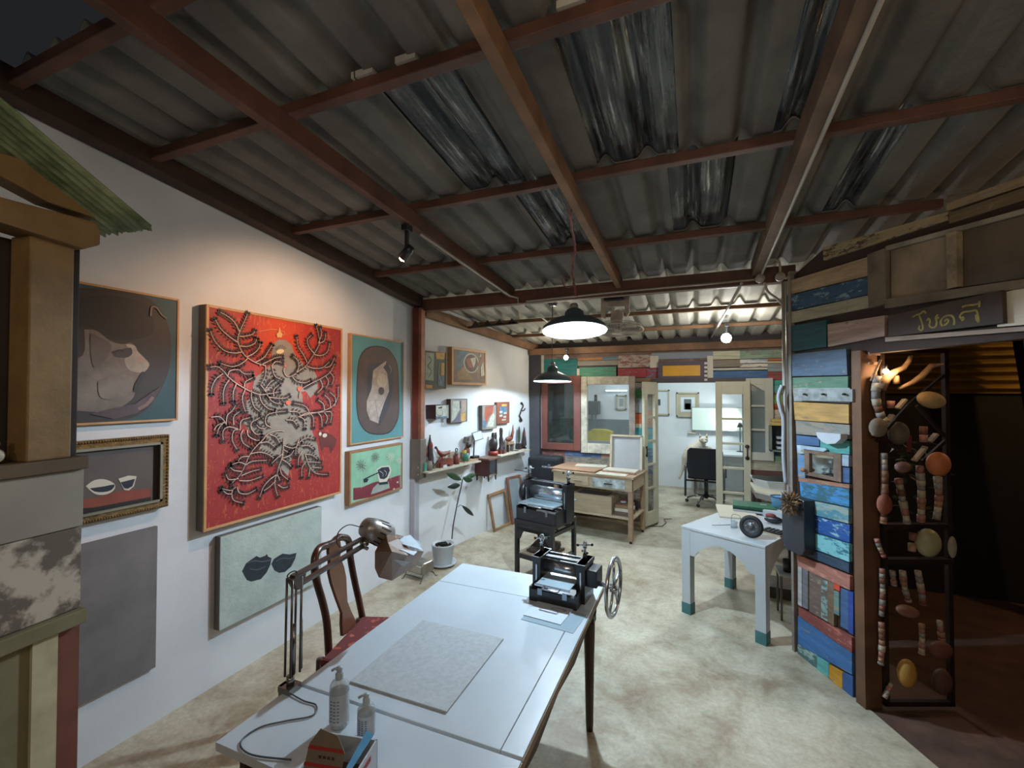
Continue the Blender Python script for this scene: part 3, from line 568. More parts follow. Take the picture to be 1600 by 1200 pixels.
# ---- pump bottles 
clr = M('clear_plastic', 'b9c4c8', rough=.12, var=0, alpha=.45, spec=.8); lblm = M('bottle_label', 'a3a9ac', rough=.5, var=.12, sc=25); pum = M('pump_white', '9aa3a8', rough=.35, var=0); inkb = M('label_ink', '5b6672', var=0)
def bottle(p, r, h, hh, lab):
    t = thing('pump_bottle', lab, 'bottle', p, 0, 'clear pump bottles on the work table')
    MB().lathe([(0, .002), (r*.9, .001), (r, .008), (r, h*.86), (r*.8, h*.95), (r*.36, h), (r*.36, h+.006)], clr, n=28).build('bottle', t)
    m = MB(); m.lathe([(r*1.012, h*.12), (r*1.012, h*.74)], lblm, n=28)
    for k in range(7):
        for a in range(3):
            ang = R(-60-a*22); z = h*(.2+.07*k); m.bar((r*1.02*math.cos(ang), r*1.02*math.sin(ang), z), (r*1.02*math.cos(ang+.22), r*1.02*math.sin(ang+.22), z), .0015, .0025, inkb)
    m.build('label', t, label='printed label')
    MB().lathe([(r*.4, h), (r*.42, h+.016), (r*.3, h+.020), (r*.26, h+hh*.7), (r*.34, h+hh*.75), (r*.30, h+hh), (0, h+hh+.002)], pum, n=16).tube([(0, 0, h+hh-.006), (-.010, -.006, h+hh-.004), (-.02, -.011, h+hh-.010)], .004, pum, 8).build('pump', t)
bottle((-1.025, 1.085, TT), .029, .142, .036, 'tall clear pump bottle standing beside the cutting board')
bottle((-.920, 1.085, TT), .026, .092, .030, 'shorter clear pump bottle, right of the tall one')
# ---- cardboard box
cdb = M('grey_brown_card', '6b5e50', rough=.8, var=.08); rdb = M('red_print', '8e2620', var=.05); wh = M('white_print', 'b4bac0', var=.04); blp = M('blue_print', '4a86a8', var=0)
t = thing('cardboard_box', 'open carton with a raised brown flap with red stripes, at the bottom edge', 'box', (-.872, .962, TT), R(12))
m = MB(); m.box((-.085, -.10, 0), (-.081, .03, .075), wh).box((.062, -.10, 0), (.066, .03, .075), wh).box((-.085, .026, 0), (.066, .03, .075), wh).box((-.085, -.10, 0), (.066, -.096, .075), cdb).box((-.085, -.10, 0), (.066, .03, .003), cdb)
m.box((.067, -.06, .05), (.068, -.01, .062), rdb).box((-.0, .0305, .03), (.05, .0312, .05), blp); m.build('carton', t)
m = MB(); m.prism([(-.083, .0), (.02, .0), (.025, .05), (.0, .085), (-.05, .095), (-.075, .06)], 0, .002, cdb)
m.prism([(-.083, .012), (.021, .012), (.022, .020), (-.082, .020)], -.0006, 0, rdb).prism([(-.078, .049), (.023, .049), (.018, .057), (-.074, .057)], -.0006, 0, rdb)
for k in range(4): m.prism([(-.045+k*.012, .032), (-.037+k*.012, .032), (-.037+k*.012, .038), (-.045+k*.012, .038)], -.0006, 0, M('dark_print', '3a2420', var=0))
f = m.build('flap', t); f.location = (0.012, -.098, .075); f.rotation_euler = (R(-14), 0, 0)
m = MB(); m.prism([(.03, .02), (.062, .0), (.062, -.12), (.045, -.12)], 0, .002, blp, 'xy'); f = m.build('flap', t, label='blue and white printed side flap'); f.location = (.0, .02, .077); f.rotation_euler = (0, R(-15), 0)
# ---- etching presses
blk = M('black_enamel', '17181c', rough=.42, var=.1, coat=.3); stl = M('polished_steel', 'c4ccd6', metal=.85, rough=.22, var=.05); bst = M('satin_steel', '8a929c', metal=1, rough=.3, var=.1); gls = M('glass_bed', 'a3b6bd', rough=.25, metal=.1, var=.06)
knob = M('black_knob', '0d0d10', rough=.25, var=0)
def press(lab, loc, rz, W_, D, Hh, wheel, grp=None, k=1.0):
    t = thing('etching_press', lab, 'press', loc, rz, grp)
    w = W_/2
    for s in (-1, 1):
        m = MB(); x = s*w; m.box((x-.022, -.05, 0), (x+.022, .09, Hh), blk).box((x-.026, -.055, Hh-.02), (x+.026, .095, Hh), blk).box((x-.006, -D*.5, .0), (x+.006, -.05, Hh*.36), blk); m.box((x-.004-s*.0, -.052, Hh*.2), (x+.004, -.05, Hh*.8), stl); m.build('side_frame', t, bevel=.003)
        m = MB(); m.cyl((x, .02, Hh), (x, .02, Hh+.045*k), .014*k, blk).cyl((x, .02, Hh+.04*k), (x, .02, Hh+.13*k), .009*k, stl).cyl((x, .02, Hh+.085*k), (x, .02, Hh+.125*k), .015*k, stl).cyl((x-.045*k, .02-.01, Hh+.10*k), (x+.045*k, .02+.01, Hh+.108*k), .0045, stl).ball((x-.047*k, .01, Hh+.10*k), .010*k, knob, n=10).ball((x+.047*k, .03, Hh+.108*k), .010*k, knob, n=10).cyl((x-.022*k, .03, Hh+.055*k), (x+.022*k, .01, Hh+.055*k), .004, stl, n=8).ball((x+.022*k, .01, Hh+.055*k), .008*k, knob, n=8).ball((x-.022*k, .03, Hh+.055*k), .008*k, knob, n=8)
        m.build('pressure_screw', t)
    MB().box((-w, .0, Hh-.018), (w, .03, Hh-.006), blk).box((-w, .06, Hh-.018), (w, .075, Hh-.006), blk).build('tie_bar', t, bevel=.002)
    MB().cyl((-w+.02, .02, Hh*.68), (w-.02, .02, Hh*.68), Hh*.165, stl, n=40).build('upper_roller', t)
    MB().cyl((-w+.02, .02, Hh*.30), (w-.02, .02, Hh*.30), Hh*.13, stl, n=40).build('lower_roller', t)
    m = MB(); m.box((-w+.03, -D*.5, Hh*.44), (w-.03, .22, Hh*.475), gls).box((-w+.026, -D*.5-.008, Hh*.425), (w-.026, -D*.5, Hh*.48), stl); bed = m.build('press_bed', t, bevel=.002)
    MB().tube([(-w*.35, -D*.5-.005, Hh*.44), (-w*.35, -D*.5-.03, Hh*.43), (w*.35, -D*.5-.03, Hh*.43), (w*.35, -D*.5-.005, Hh*.44)], .0045, stl, 8).build('handle', bed)
    m = MB(); m.box((-w, -D*.5, 0), (w, -D*.5+.012, Hh*.3), blk)
    for s in (-1, 1): m.box((s*w*.55-.012, -D*.5-.004, Hh*.20), (s*w*.55+.012, -D*.5, Hh*.36), bst)
    m.build('front_plate', t)
    if wheel:
        MB().box((w+.022, -.03, Hh*.42), (w+.075, .07, Hh*.86), blk).build('gear_box', t, bevel=.004)
        cx = w+.150; cy, cz, RR = .0, Hh*.5, .142
        m = MB(); m.ring((cx, cy, cz), RR-.009, .009, stl, (1, 0, 0), 48, 10).ring((cx, cy, cz), RR-.026, .003, bst, (1, 0, 0), 40, 6).cyl((w+.07, cy, cz), (cx+.012, cy, cz), .012, stl)
        for k_ in range(5):
            a = k_*2*PI/5+.3; m.cyl((cx, cy, cz), (cx, cy+math.cos(a)*(RR-.01), cz+math.sin(a)*(RR-.01)), .0065, stl, n=10)
        m.cyl((cx, cy, cz-.02), (cx, cy, cz+.0), .02, stl); m.build('hand_wheel', t)
    else:
        m = MB(); m.cyl((-w-.022, .03, Hh*.62), (-w-.065, .03, Hh*.62), .115, blk, n=36).ball((-w-.066, -.02, Hh*.40), (.004, .02, .024), bst, n=10); m.build('gear_cover', t)
        m = MB(); m.cyl((-w-.0, .02, Hh+.07), (-w-.16, -.03, Hh+.075), .007, bst).cyl((-w-.03, -.05, Hh*.28), (-w-.07, -.05, Hh*.28), .018, bst); m.build('side_lever', t)
    return t
press('small black etching press with a chrome spoked hand wheel standing on the work table', (-.632, 2.20, TT), R(-5.2), .235, .25, .19, True, 'black table etching presses', .72)
t = press('black etching press on a tall black stand behind the work table', (-1.315, 4.10, .545), R(-16), .44, .40, .345, False, 'black table etching presses')
# stand
t = thing('press_stand', 'open black metal stand carrying the etching press', 'stand', (-1.335, 4.10, 0), R(-16))
for sx in (-1, 1):
    for sy in (-1, 1): MB().box((sx*.2-.018, sy*.19-.018, 0), (sx*.2+.018, sy*.19+.018, .54), blk).build('leg', t, bevel=.002)
m = MB()
for z in (.18, .44):
    m.box((-.2, -.205, z), (.2, -.175, z+.035), blk).box((-.2, .175, z), (.2, .205, z+.035), blk).box((-.215, -.19, z), (-.185, .19, z+.035), blk).box((.185, -.19, z), (.215, .19, z+.035), blk)
m.box((-.22, -.21, .51), (.22, .21, .545), blk).prism([(-.2, .51), (.2, .51), (.2, .36), (.16, .36), (.12, .44), (-.12, .44), (-.16, .36), (-.2, .36)], -.205, -.19, blk); m.build('frame', t, bevel=.002)
MB().box((-.19, -.185, .215), (.19, .185, .225), M('stand_shelf_board', '8a7a62', var=.2)).build('shelf', t)
for k, (a, b, c) in enumerate([(-.16, .12, .03), (-.14, .10, .055), (-.15, .08, .08)]):
    MB().box((a, -.12, 0), (b, .12, .022), M('brown_packet', '4c4038', var=.25)).build('paper_packet', label=['lowest', 'middle', 'topmost'][k]+' of the brown packets lying on the lower shelf of the press stand', cat='packet', group='brown packets on the press stand shelf').location = (-1.335, 4.10, .2255+.0235*k)
bpy.data.objects['paper_packet'].rotation_euler = (0, 0, R(-14))
# papers at the press
MB().box((-.125, -.10, 0), (.125, .08, .0012), M('clear_sheet', 'a9bcc6', rough=.15, var=.05, alpha=.8)).build('acetate_sheet', label='glossy clear sheet under the white paper in front of the table press', cat='sheet', at=((-.60, 1.98, TT+.0005), R(-6)))
MB().box((-.10, -.075, 0), (.085, .08, .0015), M('white_paper', 'c3ccd6', rough=.7, var=.03)).build('paper_sheet', label='white paper sheet lying in front of the small table press', cat='paper', at=((-.63, 1.995, TT+.003), R(-6)))
MB().ring((0, 0, 0), .03, .0015, bst, (0, 0, 1), 20, 6).build('wire_clip', label='flattened wire ring lying on the white paper by the press', cat='clip', at=((-.60, 2.035, TT+.0065), 0)).scale = (1.2, .35, 1)
# ---- black bin bag / cover behind the press with white letters
t = thing('black_case', 'black case with small white lettering behind the standing press', 'case', (-1.91, 5.90, 0), R(-3))
MB().box((-.22, -.16, 0), (.21, .16, .86), M('black_cloth', '17171b', rough=.9, var=.25, bump=.3)).build('cover', t, bevel=.03)
def text(body, size, mat, loc, rot, parent=None, name='lettering', ex=.0008, world=None):
    cu = bpy.data.curves.new(name, 'FONT'); cu.body = body; cu.size = size; cu.extrude = ex; cu.align_x = 'CENTER'
    tmp = bpy.data.objects.new('tmp', cu); C.objects.link(tmp); bpy.context.view_layer.update()
    me = bpy.data.meshes.new_from_object(tmp.evaluated_get(bpy.context.evaluated_depsgraph_get())); bpy.data.objects.remove(tmp)
    me.materials.clear(); me.materials.append(mat); o = bpy.data.objects.new(name, me); C.objects.link(o); o.location = loc; o.rotation_euler = rot
    if parent: o.parent = parent
    return o
wl = M('white_letters', 'c9ccce', var=0)
text('PORTABLE', .035, wl, (.08, -.162, .73), (R(90), 0, 0), t)
text('THE', .018, wl, (.10, -.162, .765), (R(90), 0, 0), t)
# ---- workbench
tan = M('plywood_tan', '9c8268', rough=.6, var=.15, sc=5, stretch=(1, 8, 8), bump=.1); tan2 = M('pale_plywood', 'b3a185', rough=.6, var=.12, sc=5, stretch=(1, 8, 8)); tan3 = M('brown_ply_top', '8f6d54', rough=.55, var=.15, sc=4)
wb0 = Vector((-1.12, 5.62, 0)); wbz = R(-9)
t = thing('workbench', 'pale wooden workbench with drawers and a lower shelf under the back windows', 'workbench', wb0, wbz)
MB().box((-.52, -.30, .745), (.52, .33, .77), tan).build('bench_top', t, bevel=.003)
MB().box((-.54, -.27, .775), (.06, .30, .787), tan3).build('loose_board', label='thin brown plywood board lying on the left of the workbench top', cat='board', at=((wb0.x-.02, wb0.y+.02, .0), wbz))
m = MB(); m.box((-.50, -.28, .60), (-.49, .28, .745), tan).box((.48, -.29, .60), (.50, .28, .745), tan2).box((-.50, -.285, .60), (.50, -.27, .745), tan2).build('apron', t)
for sx in (-1, 1):
    for sy in (-1, 1):
        l = MB().box((sx*.475-.025, sy*.255-.025, .03), (sx*.475+.025, sy*.255+.025, .745), tan).box((sx*.475-.015, sy*.255-.015, 0), (sx*.475+.015, sy*.255+.015, .03), blk).build('leg', t, bevel=.002)
for x0, x1, mt, lb in ((-.30, -.03, tan2, None), (.02, .42, M('pale_grey_drawer', 'b9c0c0', rough=.5, var=.25, sc=14, col2='7d857f'), 'drawer front painted pale grey with dark branches')):
    d = MB().box((x0, -.297, .62), (x1, -.285, .725), mt).build('drawer', t, label=lb, bevel=.002); MB().box(((x0+x1)/2-.05, -.31, .665), ((x0+x1)/2+.05, -.297, .675), dk if x0 > 0 else tan).build('handle', d)
MB().box((-.50, -.27, .27), (.50, .27, .29), tan2).build('shelf', t)
def loc2(x, y, z=0): q = wb0+Matrix.Rotation(wbz, 3, 'Z') @ Vector((x, y, 0)); return (q.x, q.y, z)
MB().box((-.26, -.14, 0), (.26, .14, .21), tan2).box((-.2, -.10, .19), (.2, .10, .2101), dk).build('wooden_crate', label='pale plywood crate on the lower shelf of the workbench', cat='crate', at=(loc2(-.02, -.10, .291), wbz), bevel=.003)
bk_c = [('6a5c50', .05), ('c9c4b8', .035), ('8c6a50', .04)]
z = .291
for k, (c, h) in enumerate(bk_c):
    MB().box((-.09, -.11, 0), (.09, .11, h), M('carton_'+c, c, var=.1)).build('small_box', label=['brown box at the bottom', 'pale box in the middle', 'tan box on top'][k]+' of the small pile right of the crate under the workbench', cat='box', group='small boxes piled under the workbench', at=(loc2(.36, -.10, z), wbz+R(k*4-4))); z += h+.001
m = MB(); m.lathe([(0, 0), (.035, 0), (.035, .04), (0, .041)], M('reel_red', '7a3038', var=.1)).lathe([(.0355, .008), (.0355, .03)], wh); m.build('tape_reel', label='round red and white tin on the pile of boxes under the workbench', cat='tin', at=(loc2(.34, -.1, z), 0))
# dark clutter on the shelf behind
for k, x in enumerate((-.40, .38)):
    MB().ball((0, 0, .06), (.11, .08, .06), M('dark_rag', '2b2522', rough=.95, var=.3, bump=.5), n=14).build('cloth_bundle', label=['dark cloth bundle at the left end of the bench shelf', 'dark cloth bundle behind the pile of small boxes'][k], cat='cloth', group='dark cloth bundles on the bench shelf', at=(loc2(x, .13, .35 if 0 else .291), R(k*40)))
# canvas lid leaning and papers
cn = M('cream_canvas', 'c0baa6', rough=.7, var=.05); cg = M('grey_canvas_back', 'a3a3a0', rough=.8, var=.04)
t = thing('leaning_box_lid', 'pale wooden tray with grey inside standing upright on the workbench', 'tray', loc2(.30, .12, .771), wbz+R(6))
m = MB(); m.box((-.20, 0, 0), (-.175, .05, .44), tan2).box((.175, 0, 0), (.20, .05, .44), cn).box((-.2, 0, .42), (.2, .05, .445), tan2).box((-.2, 0, 0), (.2, .05, .02), tan2); f = m.build('frame', t); 
g = MB().box((-.176, .03, .02), (.176, .04, .42), cg).build('panel', t)
t.rotation_euler = (R(-6), 0, wbz+R(6))
MB().box((-.20, -.10, 0), (.20, .10, .03), cn).build('wooden_tray', label='cream open box lying in front of the upright tray', cat='box', at=(loc2(.28, .0, .771), wbz+R(2)), bevel=.003)
MB().box((-.18, -.09, 0), (.18, .09, .006), cn).build('paper_sheet', label='cream paper sheet at the front edge of the workbench', cat='paper', at=(loc2(.24, -.205, .771), wbz+R(4)))
MB().box((-.20, -.10, 0), (.20, .10, .002), cn).build('paper_sheet', label='cream paper sheet lying on the brown board on the left of the workbench', cat='paper', at=(loc2(-.17, .16, .7875), wbz+R(14)))
MB().box((-.20, -.02, 0), (.20, .02, .02), tan3).build('wooden_strip', label='brown strip between the open box and the front paper sheet on the workbench', cat='strip', at=(loc2(.29, -.112, .771), wbz))
# ---- white square table with blue feet (arched apron)
h2 = .685
cs = [Z(1064, 821, h2), Z(1196, 854, h2)]
xd = (cs[1]-cs[0]); W2 = xd.length; rz2 = math.atan2(xd.y, xd.x); D2 = .80
t = thing('square_table', 'white table with arched aprons and teal painted feet in the middle of the floor', 'table', (cs[0].x, cs[0].y, 0), rz2)
t2M = Matrix.Translation((cs[0].x, cs[0].y, 0)) @ Matrix.Rotation(rz2, 4, 'Z')
w2 = M('white_square_paint', 'b8bec2', rough=.4, var=.05, sc=3); teal = M('teal_foot', '3f6f72', rough=.5, var=.15)
MB().box((0, 0, h2-.02), (W2, D2, h2), w2).build('tabletop', t, bevel=.004)
lw = .075
for i in (0, 1):
    for j in (0, 1):
        x, y = i*(W2-lw), j*(D2-lw); l = MB().box((x+.003, y+.003, .0), (x+lw-.003, y+lw-.003, h2-.02), w2).build('leg', t); MB().box((x+.001, y+.001, 0), (x+lw-.001, y+lw-.001, .085), teal).build('foot', l, label='teal painted foot')
def arch(Lx):
    pts = [(lw-.01, h2-.02), (Lx-lw+.01, h2-.02), (Lx-lw+.01, h2-.22)]
    for k in range(13): a = k/12; x = Lx-lw-.03-(Lx-2*lw-.06)*a; pts.append((x, h2-.22+.13*math.sin(PI*a)**.8))
    pts.append((lw-.01, h2-.22)); return pts
m = MB(); m.prism(arch(W2), .006, .024, w2).prism(arch(W2), D2-.024, D2-.006, w2).prism(arch(D2), .006, .024, w2, 'yz').prism(arch(D2), W2-.024, W2-.006, w2, 'yz'); m.build('apron', t)
def T2(x, y, z=h2): q = t2M @ Vector((x, y, z)); return (q.x, q.y, q.z)
# things on it
def ZZ(x, y, z): return tuple(Z(x, y, z))
cp_ = M('cream_print', 'bdb8a4', rough=.7, var=.04)
MB().box((-.15, -.22, 0), (.15, .22, .012), cp_).build('print_folder', label='cream sheets lying flat at the left of the square table top', cat='paper', at=(ZZ(1150, 801, h2), rz2+R(30)))
m = MB(); m.box((-.16, -.11, 0), (.16, .11, .016), wh).box((-.162, -.112, .016), (.162, .112, .022), blk); m.build('document_pile', label='pile of white sheets with a black edge under the green folder', cat='paper pile', at=(ZZ(1178, 797, h2+.013), rz2+R(20)))
MB().box((-.17, -.11, 0), (.17, .11, .022), M('green_cover', '1f5a41', rough=.5, var=.1)).box((.05, .02, .022), (.10, .035, .0225), wh).build('green_folder', label='dark green folder with a small white label on the square table', cat='folder', at=(ZZ(1178, 792, h2+.036), rz2+R(24)), bevel=.002)
wp = tuple(Z(1174, 840, h2))
m = MB(); axv = Vector((-.35, -1, .12)).normalized(); cc = Vector((wp[0], wp[1], h2+.081)); rub = M('tyre_rubber', '1c1d20', rough=.7, var=.1); hubm = M('grey_hub', '6d7073', metal=.7, rough=.35, var=.15)
t = thing('toy_wheel', 'small black tyre on a grey spoked hub leaning on the square table', 'wheel', (cc.x, cc.y, h2))
MB().ring(cc, .064, .017, rub, axv, 36, 10).build('tyre', t, world=True)
MB().lathe([(0, .012), (.016, .014), (.018, .004), (.040, .0), (.050, .010), (.054, .0), (.054, -.016)], hubm, cc, axv, 30).build('hub', t, world=True)
m = MB(); Tm, _ = m.frame_of(cc, cc+axv)
for k in range(6): a = k*PI/3; m.ball(Tm @ Vector((.034*math.cos(a), .034*math.sin(a), .004)), .005, stl, n=8)
m.build('wheel_nut', t, world=True)
MB().ball((0, 0, .03), (.07, .028, .03), blk, n=14).ball((-.02, 0, .06), (.04, .022, .02), M('red_tool', '7c3030', var=.1), n=12).build('hand_tool', label='black and dark red machine lying behind the small wheel', cat='tool', at=(ZZ(1209, 818, h2), rz2+R(10)))
m = MB(); m.box((-.075, -.055, 0), (.075, .055, .014), tan2).box((-.068, -.048, .014), (.068, .048, .026), blk)
for k in range(4): m.box((-.055+k*.03, -.042, .026), (-.044+k*.03, .042, .031), bst)
m.build('tool_tray', label='small black tray of steel tools right of the wheel on the square table', cat='tray', at=(ZZ(1209, 834, h2), rz2+R(-8)))
t = thing('wire_holder', 'small clear glass jar with thin wire left of the wheel', 'jar', ZZ(1147, 824, h2))
MB().lathe([(0, 0), (.025, 0), (.025, .05), (.022, .05), (.022, .003), (0, .003)], clr, n=18).build('jar', t)
MB().tube(catmull([(-.02, 0, .05), (-.01, 0, .10), (.04, .02, .09), (.05, .02, .05)], 5), .0015, blk, 6).tube([(-.16, -.05, .012), (-.02, 0, .018)], .003, chm, 6).build('wire', t)
t = thing('paper_cup', 'light blue plastic tub with papers at the back of the square table', 'tub', ZZ(1218, 801, h2))
MB().lathe([(0, 0), (.05, 0), (.065, .13), (.069, .14), (.066, .14), (.048, .004), (0, .004)], M('light_blue_plastic', '6fa3c4', rough=.35, var=.08), n=24).lathe([(.069, .136), (.072, .143), (.066, .146)], M('dark_blue_rim', '24426e', var=0), n=24).build('tub', t)
MB().box((-.035, -.004, .05), (.03, .004, .19), wh).build('paper', t).rotation_euler = (0, R(18), 0)
# white sheets at the right of the green folder
MB().box((-.08, -.06, 0), (.08, .06, .05), wh).build('paper_pack', label='white pack of paper between the green folder and the wheel tools', cat='paper', at=(ZZ(1212, 807, h2), rz2))
# ---- side shelf table with mats beyond
t = thing('side_table', 'narrow cream table along the right wall behind the square table', 'table', (.80, 5.15, 0))
MB().prism([(-.22, .62), (-.22, .15), (.03, -.12), (.20, -.12), (.20, .62)], .70, .72, cp_, 'xy').build('tabletop', t)
MB().prism([(-.21, .60), (-.21, .155), (.033, -.11), (.19, -.11), (.19, .60)], .64, .70, M('grey_apron', '7c766c', var=.1), 'xy').build('apron', t)
for x, y in ((-.18, .56), (-.18, .18), (.06, -.07), (.16, .56)): MB().box((x-.02, y-.02, 0), (x+.02, y+.02, .64), dk).build('leg', t)
for k in range(5):
    h = .014; z = .7205+k*.017
    MB().prism([(-.22+.01*k, .56), (-.21+.01*k, .34), (-.08, .19), (.20, .18), (.20, .56)], 0, h, wh if k % 2 == 0 else cp_, 'xy').prism([(-.20+.01*k, .55), (-.19, .35), (-.07, .205), (.19, .19), (.19, .55)], h, h+.002, blk, 'xy').build('picture_mat', label='white mounting card with dark underside, %s in the pile on the side table' % ['lowest', 'second lowest', 'middle', 'second highest', 'topmost'][k], cat='card', group='mounting cards piled on the side table', at=((.80, 5.15+.08, z), R(k*2-4)))
# ---- plant in a pot
t = thing('potted_plant', 'thin rubber plant in a white pot by the left wall', 'plant', (-2.375, 3.93, 0))
pot = M('white_pot', 'b7bdc0', rough=.5, var=.06)
MB().lathe([(0, .0), (.10, 0), (.135, .02), (.14, .035), (.128, .035), (.10, .012), (0, .012)], pot, n=36).build('saucer', t)
MB().lathe([(0, .012), (.092, .012), (.096, .03), (.112, .20), (.116, .205), (.116, .215), (.106, .215), (.10, .18), (0, .17)], pot, n=36).build('pot', t)
m = MB()
for k in range(40): a = random.uniform(0, 6.28); r = random.uniform(0, .085); m.ball((r*math.cos(a), r*math.sin(a), .185+.035*(1-r/.09)+random.uniform(-.008, .008)), (.018, .014, .012), M('dark_soil', '221b18', rough=1, var=.3), (random.uniform(0, 90), 0, random.uniform(0, 180)), n=6)
m.build('soil', t)
def pl(x, y, off=.30): return PB.w(x, y, off)
stem = [pl(*q) for q in ((706, 842), (708, 822), (712, 800), (716, 780), (720, 763), (723, 748))]
MB().tube(catmull(stem, 4), .006, M('dark_stem', '2a221e', rough=.8, var=.2), 8).build('stem', t, world=True)
def leafm(a, b, w, droop=.0, mt=None, side=(0, 0, 1)):
    m = MB(); a, b = Vector(a), Vector(b); d = b-a; s = d.cross(Vector(side)).normalized(); up = s.cross(d).normalized(); N = 9; L, Mi, Rr = [], [], []
    for i in range(N+1):
        f = i/N; ww = w*math.sin(PI*min(1, f*.96+.02))**.8; p = a+d*f-Vector((0, 0, droop*f*f)); L.append(m.b.verts.new(p+s*ww+up*ww*.25)); Mi.append(m.b.verts.new(p)); Rr.append(m.b.verts.new(p-s*ww+up*ww*.25))
    for i in range(N): m.b.faces.new((L[i], Mi[i], Mi[i+1], L[i+1])); m.b.faces.new((Mi[i], Rr[i], Rr[i+1], Mi[i+1]))
    m._done(L+Mi+Rr, mt, None, True); return m
lg = M('glossy_leaf', '2f4a30', rough=.3, var=.25, sc=6); ld = M('dark_leaf', '1b2a24', rough=.3, var=.2)
top = stem[-1]
for (p0, p1, w, mt, off) in (((721, 750), (697, 739), .030, lg, .30), ((723, 747), (744, 741), .026, lg, .26), ((723, 746), (738, 751), .034, lg, .36), ((719, 758), (699, 761), .03, ld, .34), ((722, 790), (740, 806), .022, ld, .30)):
    leafm(pl(*p0, .30), pl(*p1, off), w, 0, mt, (CAM-pl(*p1, off)).normalized() if 1 else (0, 0, 1)).build('leaf', t, world=True, solid=.0015)
MB().tube([pl(715.5, 792), pl(719, 789), pl(722, 790)], .003, ld, 6).tube([pl(721, 757), pl(718.5, 753), pl(717, 759)], .003, ld, 6).build('petiole', t, world=True)
# ---- small metal heater on wire legs
t = thing('wire_stand', 'small silver metal canister lying on a wire stand on the floor by the pot', 'stand', (-2.42, 3.585, 0), R(-10))
wr = M('black_wire', '141414', rough=.5, var=0); tin = M('dull_tin', '8f8a80', metal=.8, rough=.35, var=.2, sc=12)
m = MB()
m.tube(catmull([(-.13, -.085, .07), (-.13, -.03, .135), (-.13, .05, .15), (-.13, .10, .08)], 4), .003, wr, 6)
m.b.free(); m = MB()
pr = [(-.09, .06), (.075, .06), (.095, .09), (.095, .13), (.07, .155), (-.07, .155), (-.095, .13), (-.105, .09)]
m.prism(pr, -.15, .15, tin, 'yz'); m.build('canister', t, bevel=.012)
m = MB(); m.box((-.13, -.112, .075), (.13, -.093, .135), M('pale_tin_panel', 'a59f92', metal=.5, rough=.4, var=.15)); m.build('front_panel', t, bevel=.004)
for sx in (-1, 1):
    for sy in (-1, 1): MB().tube([(sx*.14, sy*.07, .06), (sx*.15, sy*.12, .0), (sx*.155, sy*.14, .004)], .004, wr, 6).build('leg', t)
MB().tube([(-.14, -.10, .035), (.14, -.10, .035)], .003, wr, 6).tube([(-.14, .10, .035), (.14, .10, .035)], .003, wr, 6).build('stretcher', t)
# ---- leaning empty frames
def leanframe(bl, br, tl, tr, w, mt, lb, glassy):
    BL = Z(*bl); BR = Z(*br); BL.z = BR.z = 0.0; X_ = (BR-BL); Lw = X_.length; X_.normalize()
    TL = PB.w(*tl, .028); up = TL-BL; up -= X_*up.dot(X_); h = up.length; up.normalize(); Y_ = up.cross(X_)
    t = thing('empty_frame', lb, 'frame', BL, 0, 'empty wooden frames leaning on the rear left wall'); t.rotation_euler = Matrix((X_, Y_, up)).transposed().to_euler()
    m = MB(); m.box((0, 0, 0), (w, .025, h), mt).box((Lw-w, 0, 0), (Lw, .025, h), mt).box((w, 0, 0), (Lw-w, .025, w), mt).box((w, 0, h-w), (Lw-w, .025, h), mt); m.build('frame', t, bevel=.004)
    if glassy: MB().box((w, .012, w), (Lw-w, .015, h-w), M('pale_glass', '9fb0b6', rough=.1, var=.03, alpha=.35)).build('glass', t)
leanframe((773, 832), (800, 819), (759, 774), None, .035, M('golden_frame_wood', '8a6a48', rough=.5, var=.2), 'smaller empty wooden frame leaning at the front left on the floor', False)
leanframe((801, 820), (823, 812), (784, 748), None, .035, M('red_brown_frame', '7a503c', rough=.5, var=.2), 'taller empty wooden frame leaning behind the smaller one', True)
bpy.data.objects.get('wire_stand').scale = (.74, .85, 1.05)
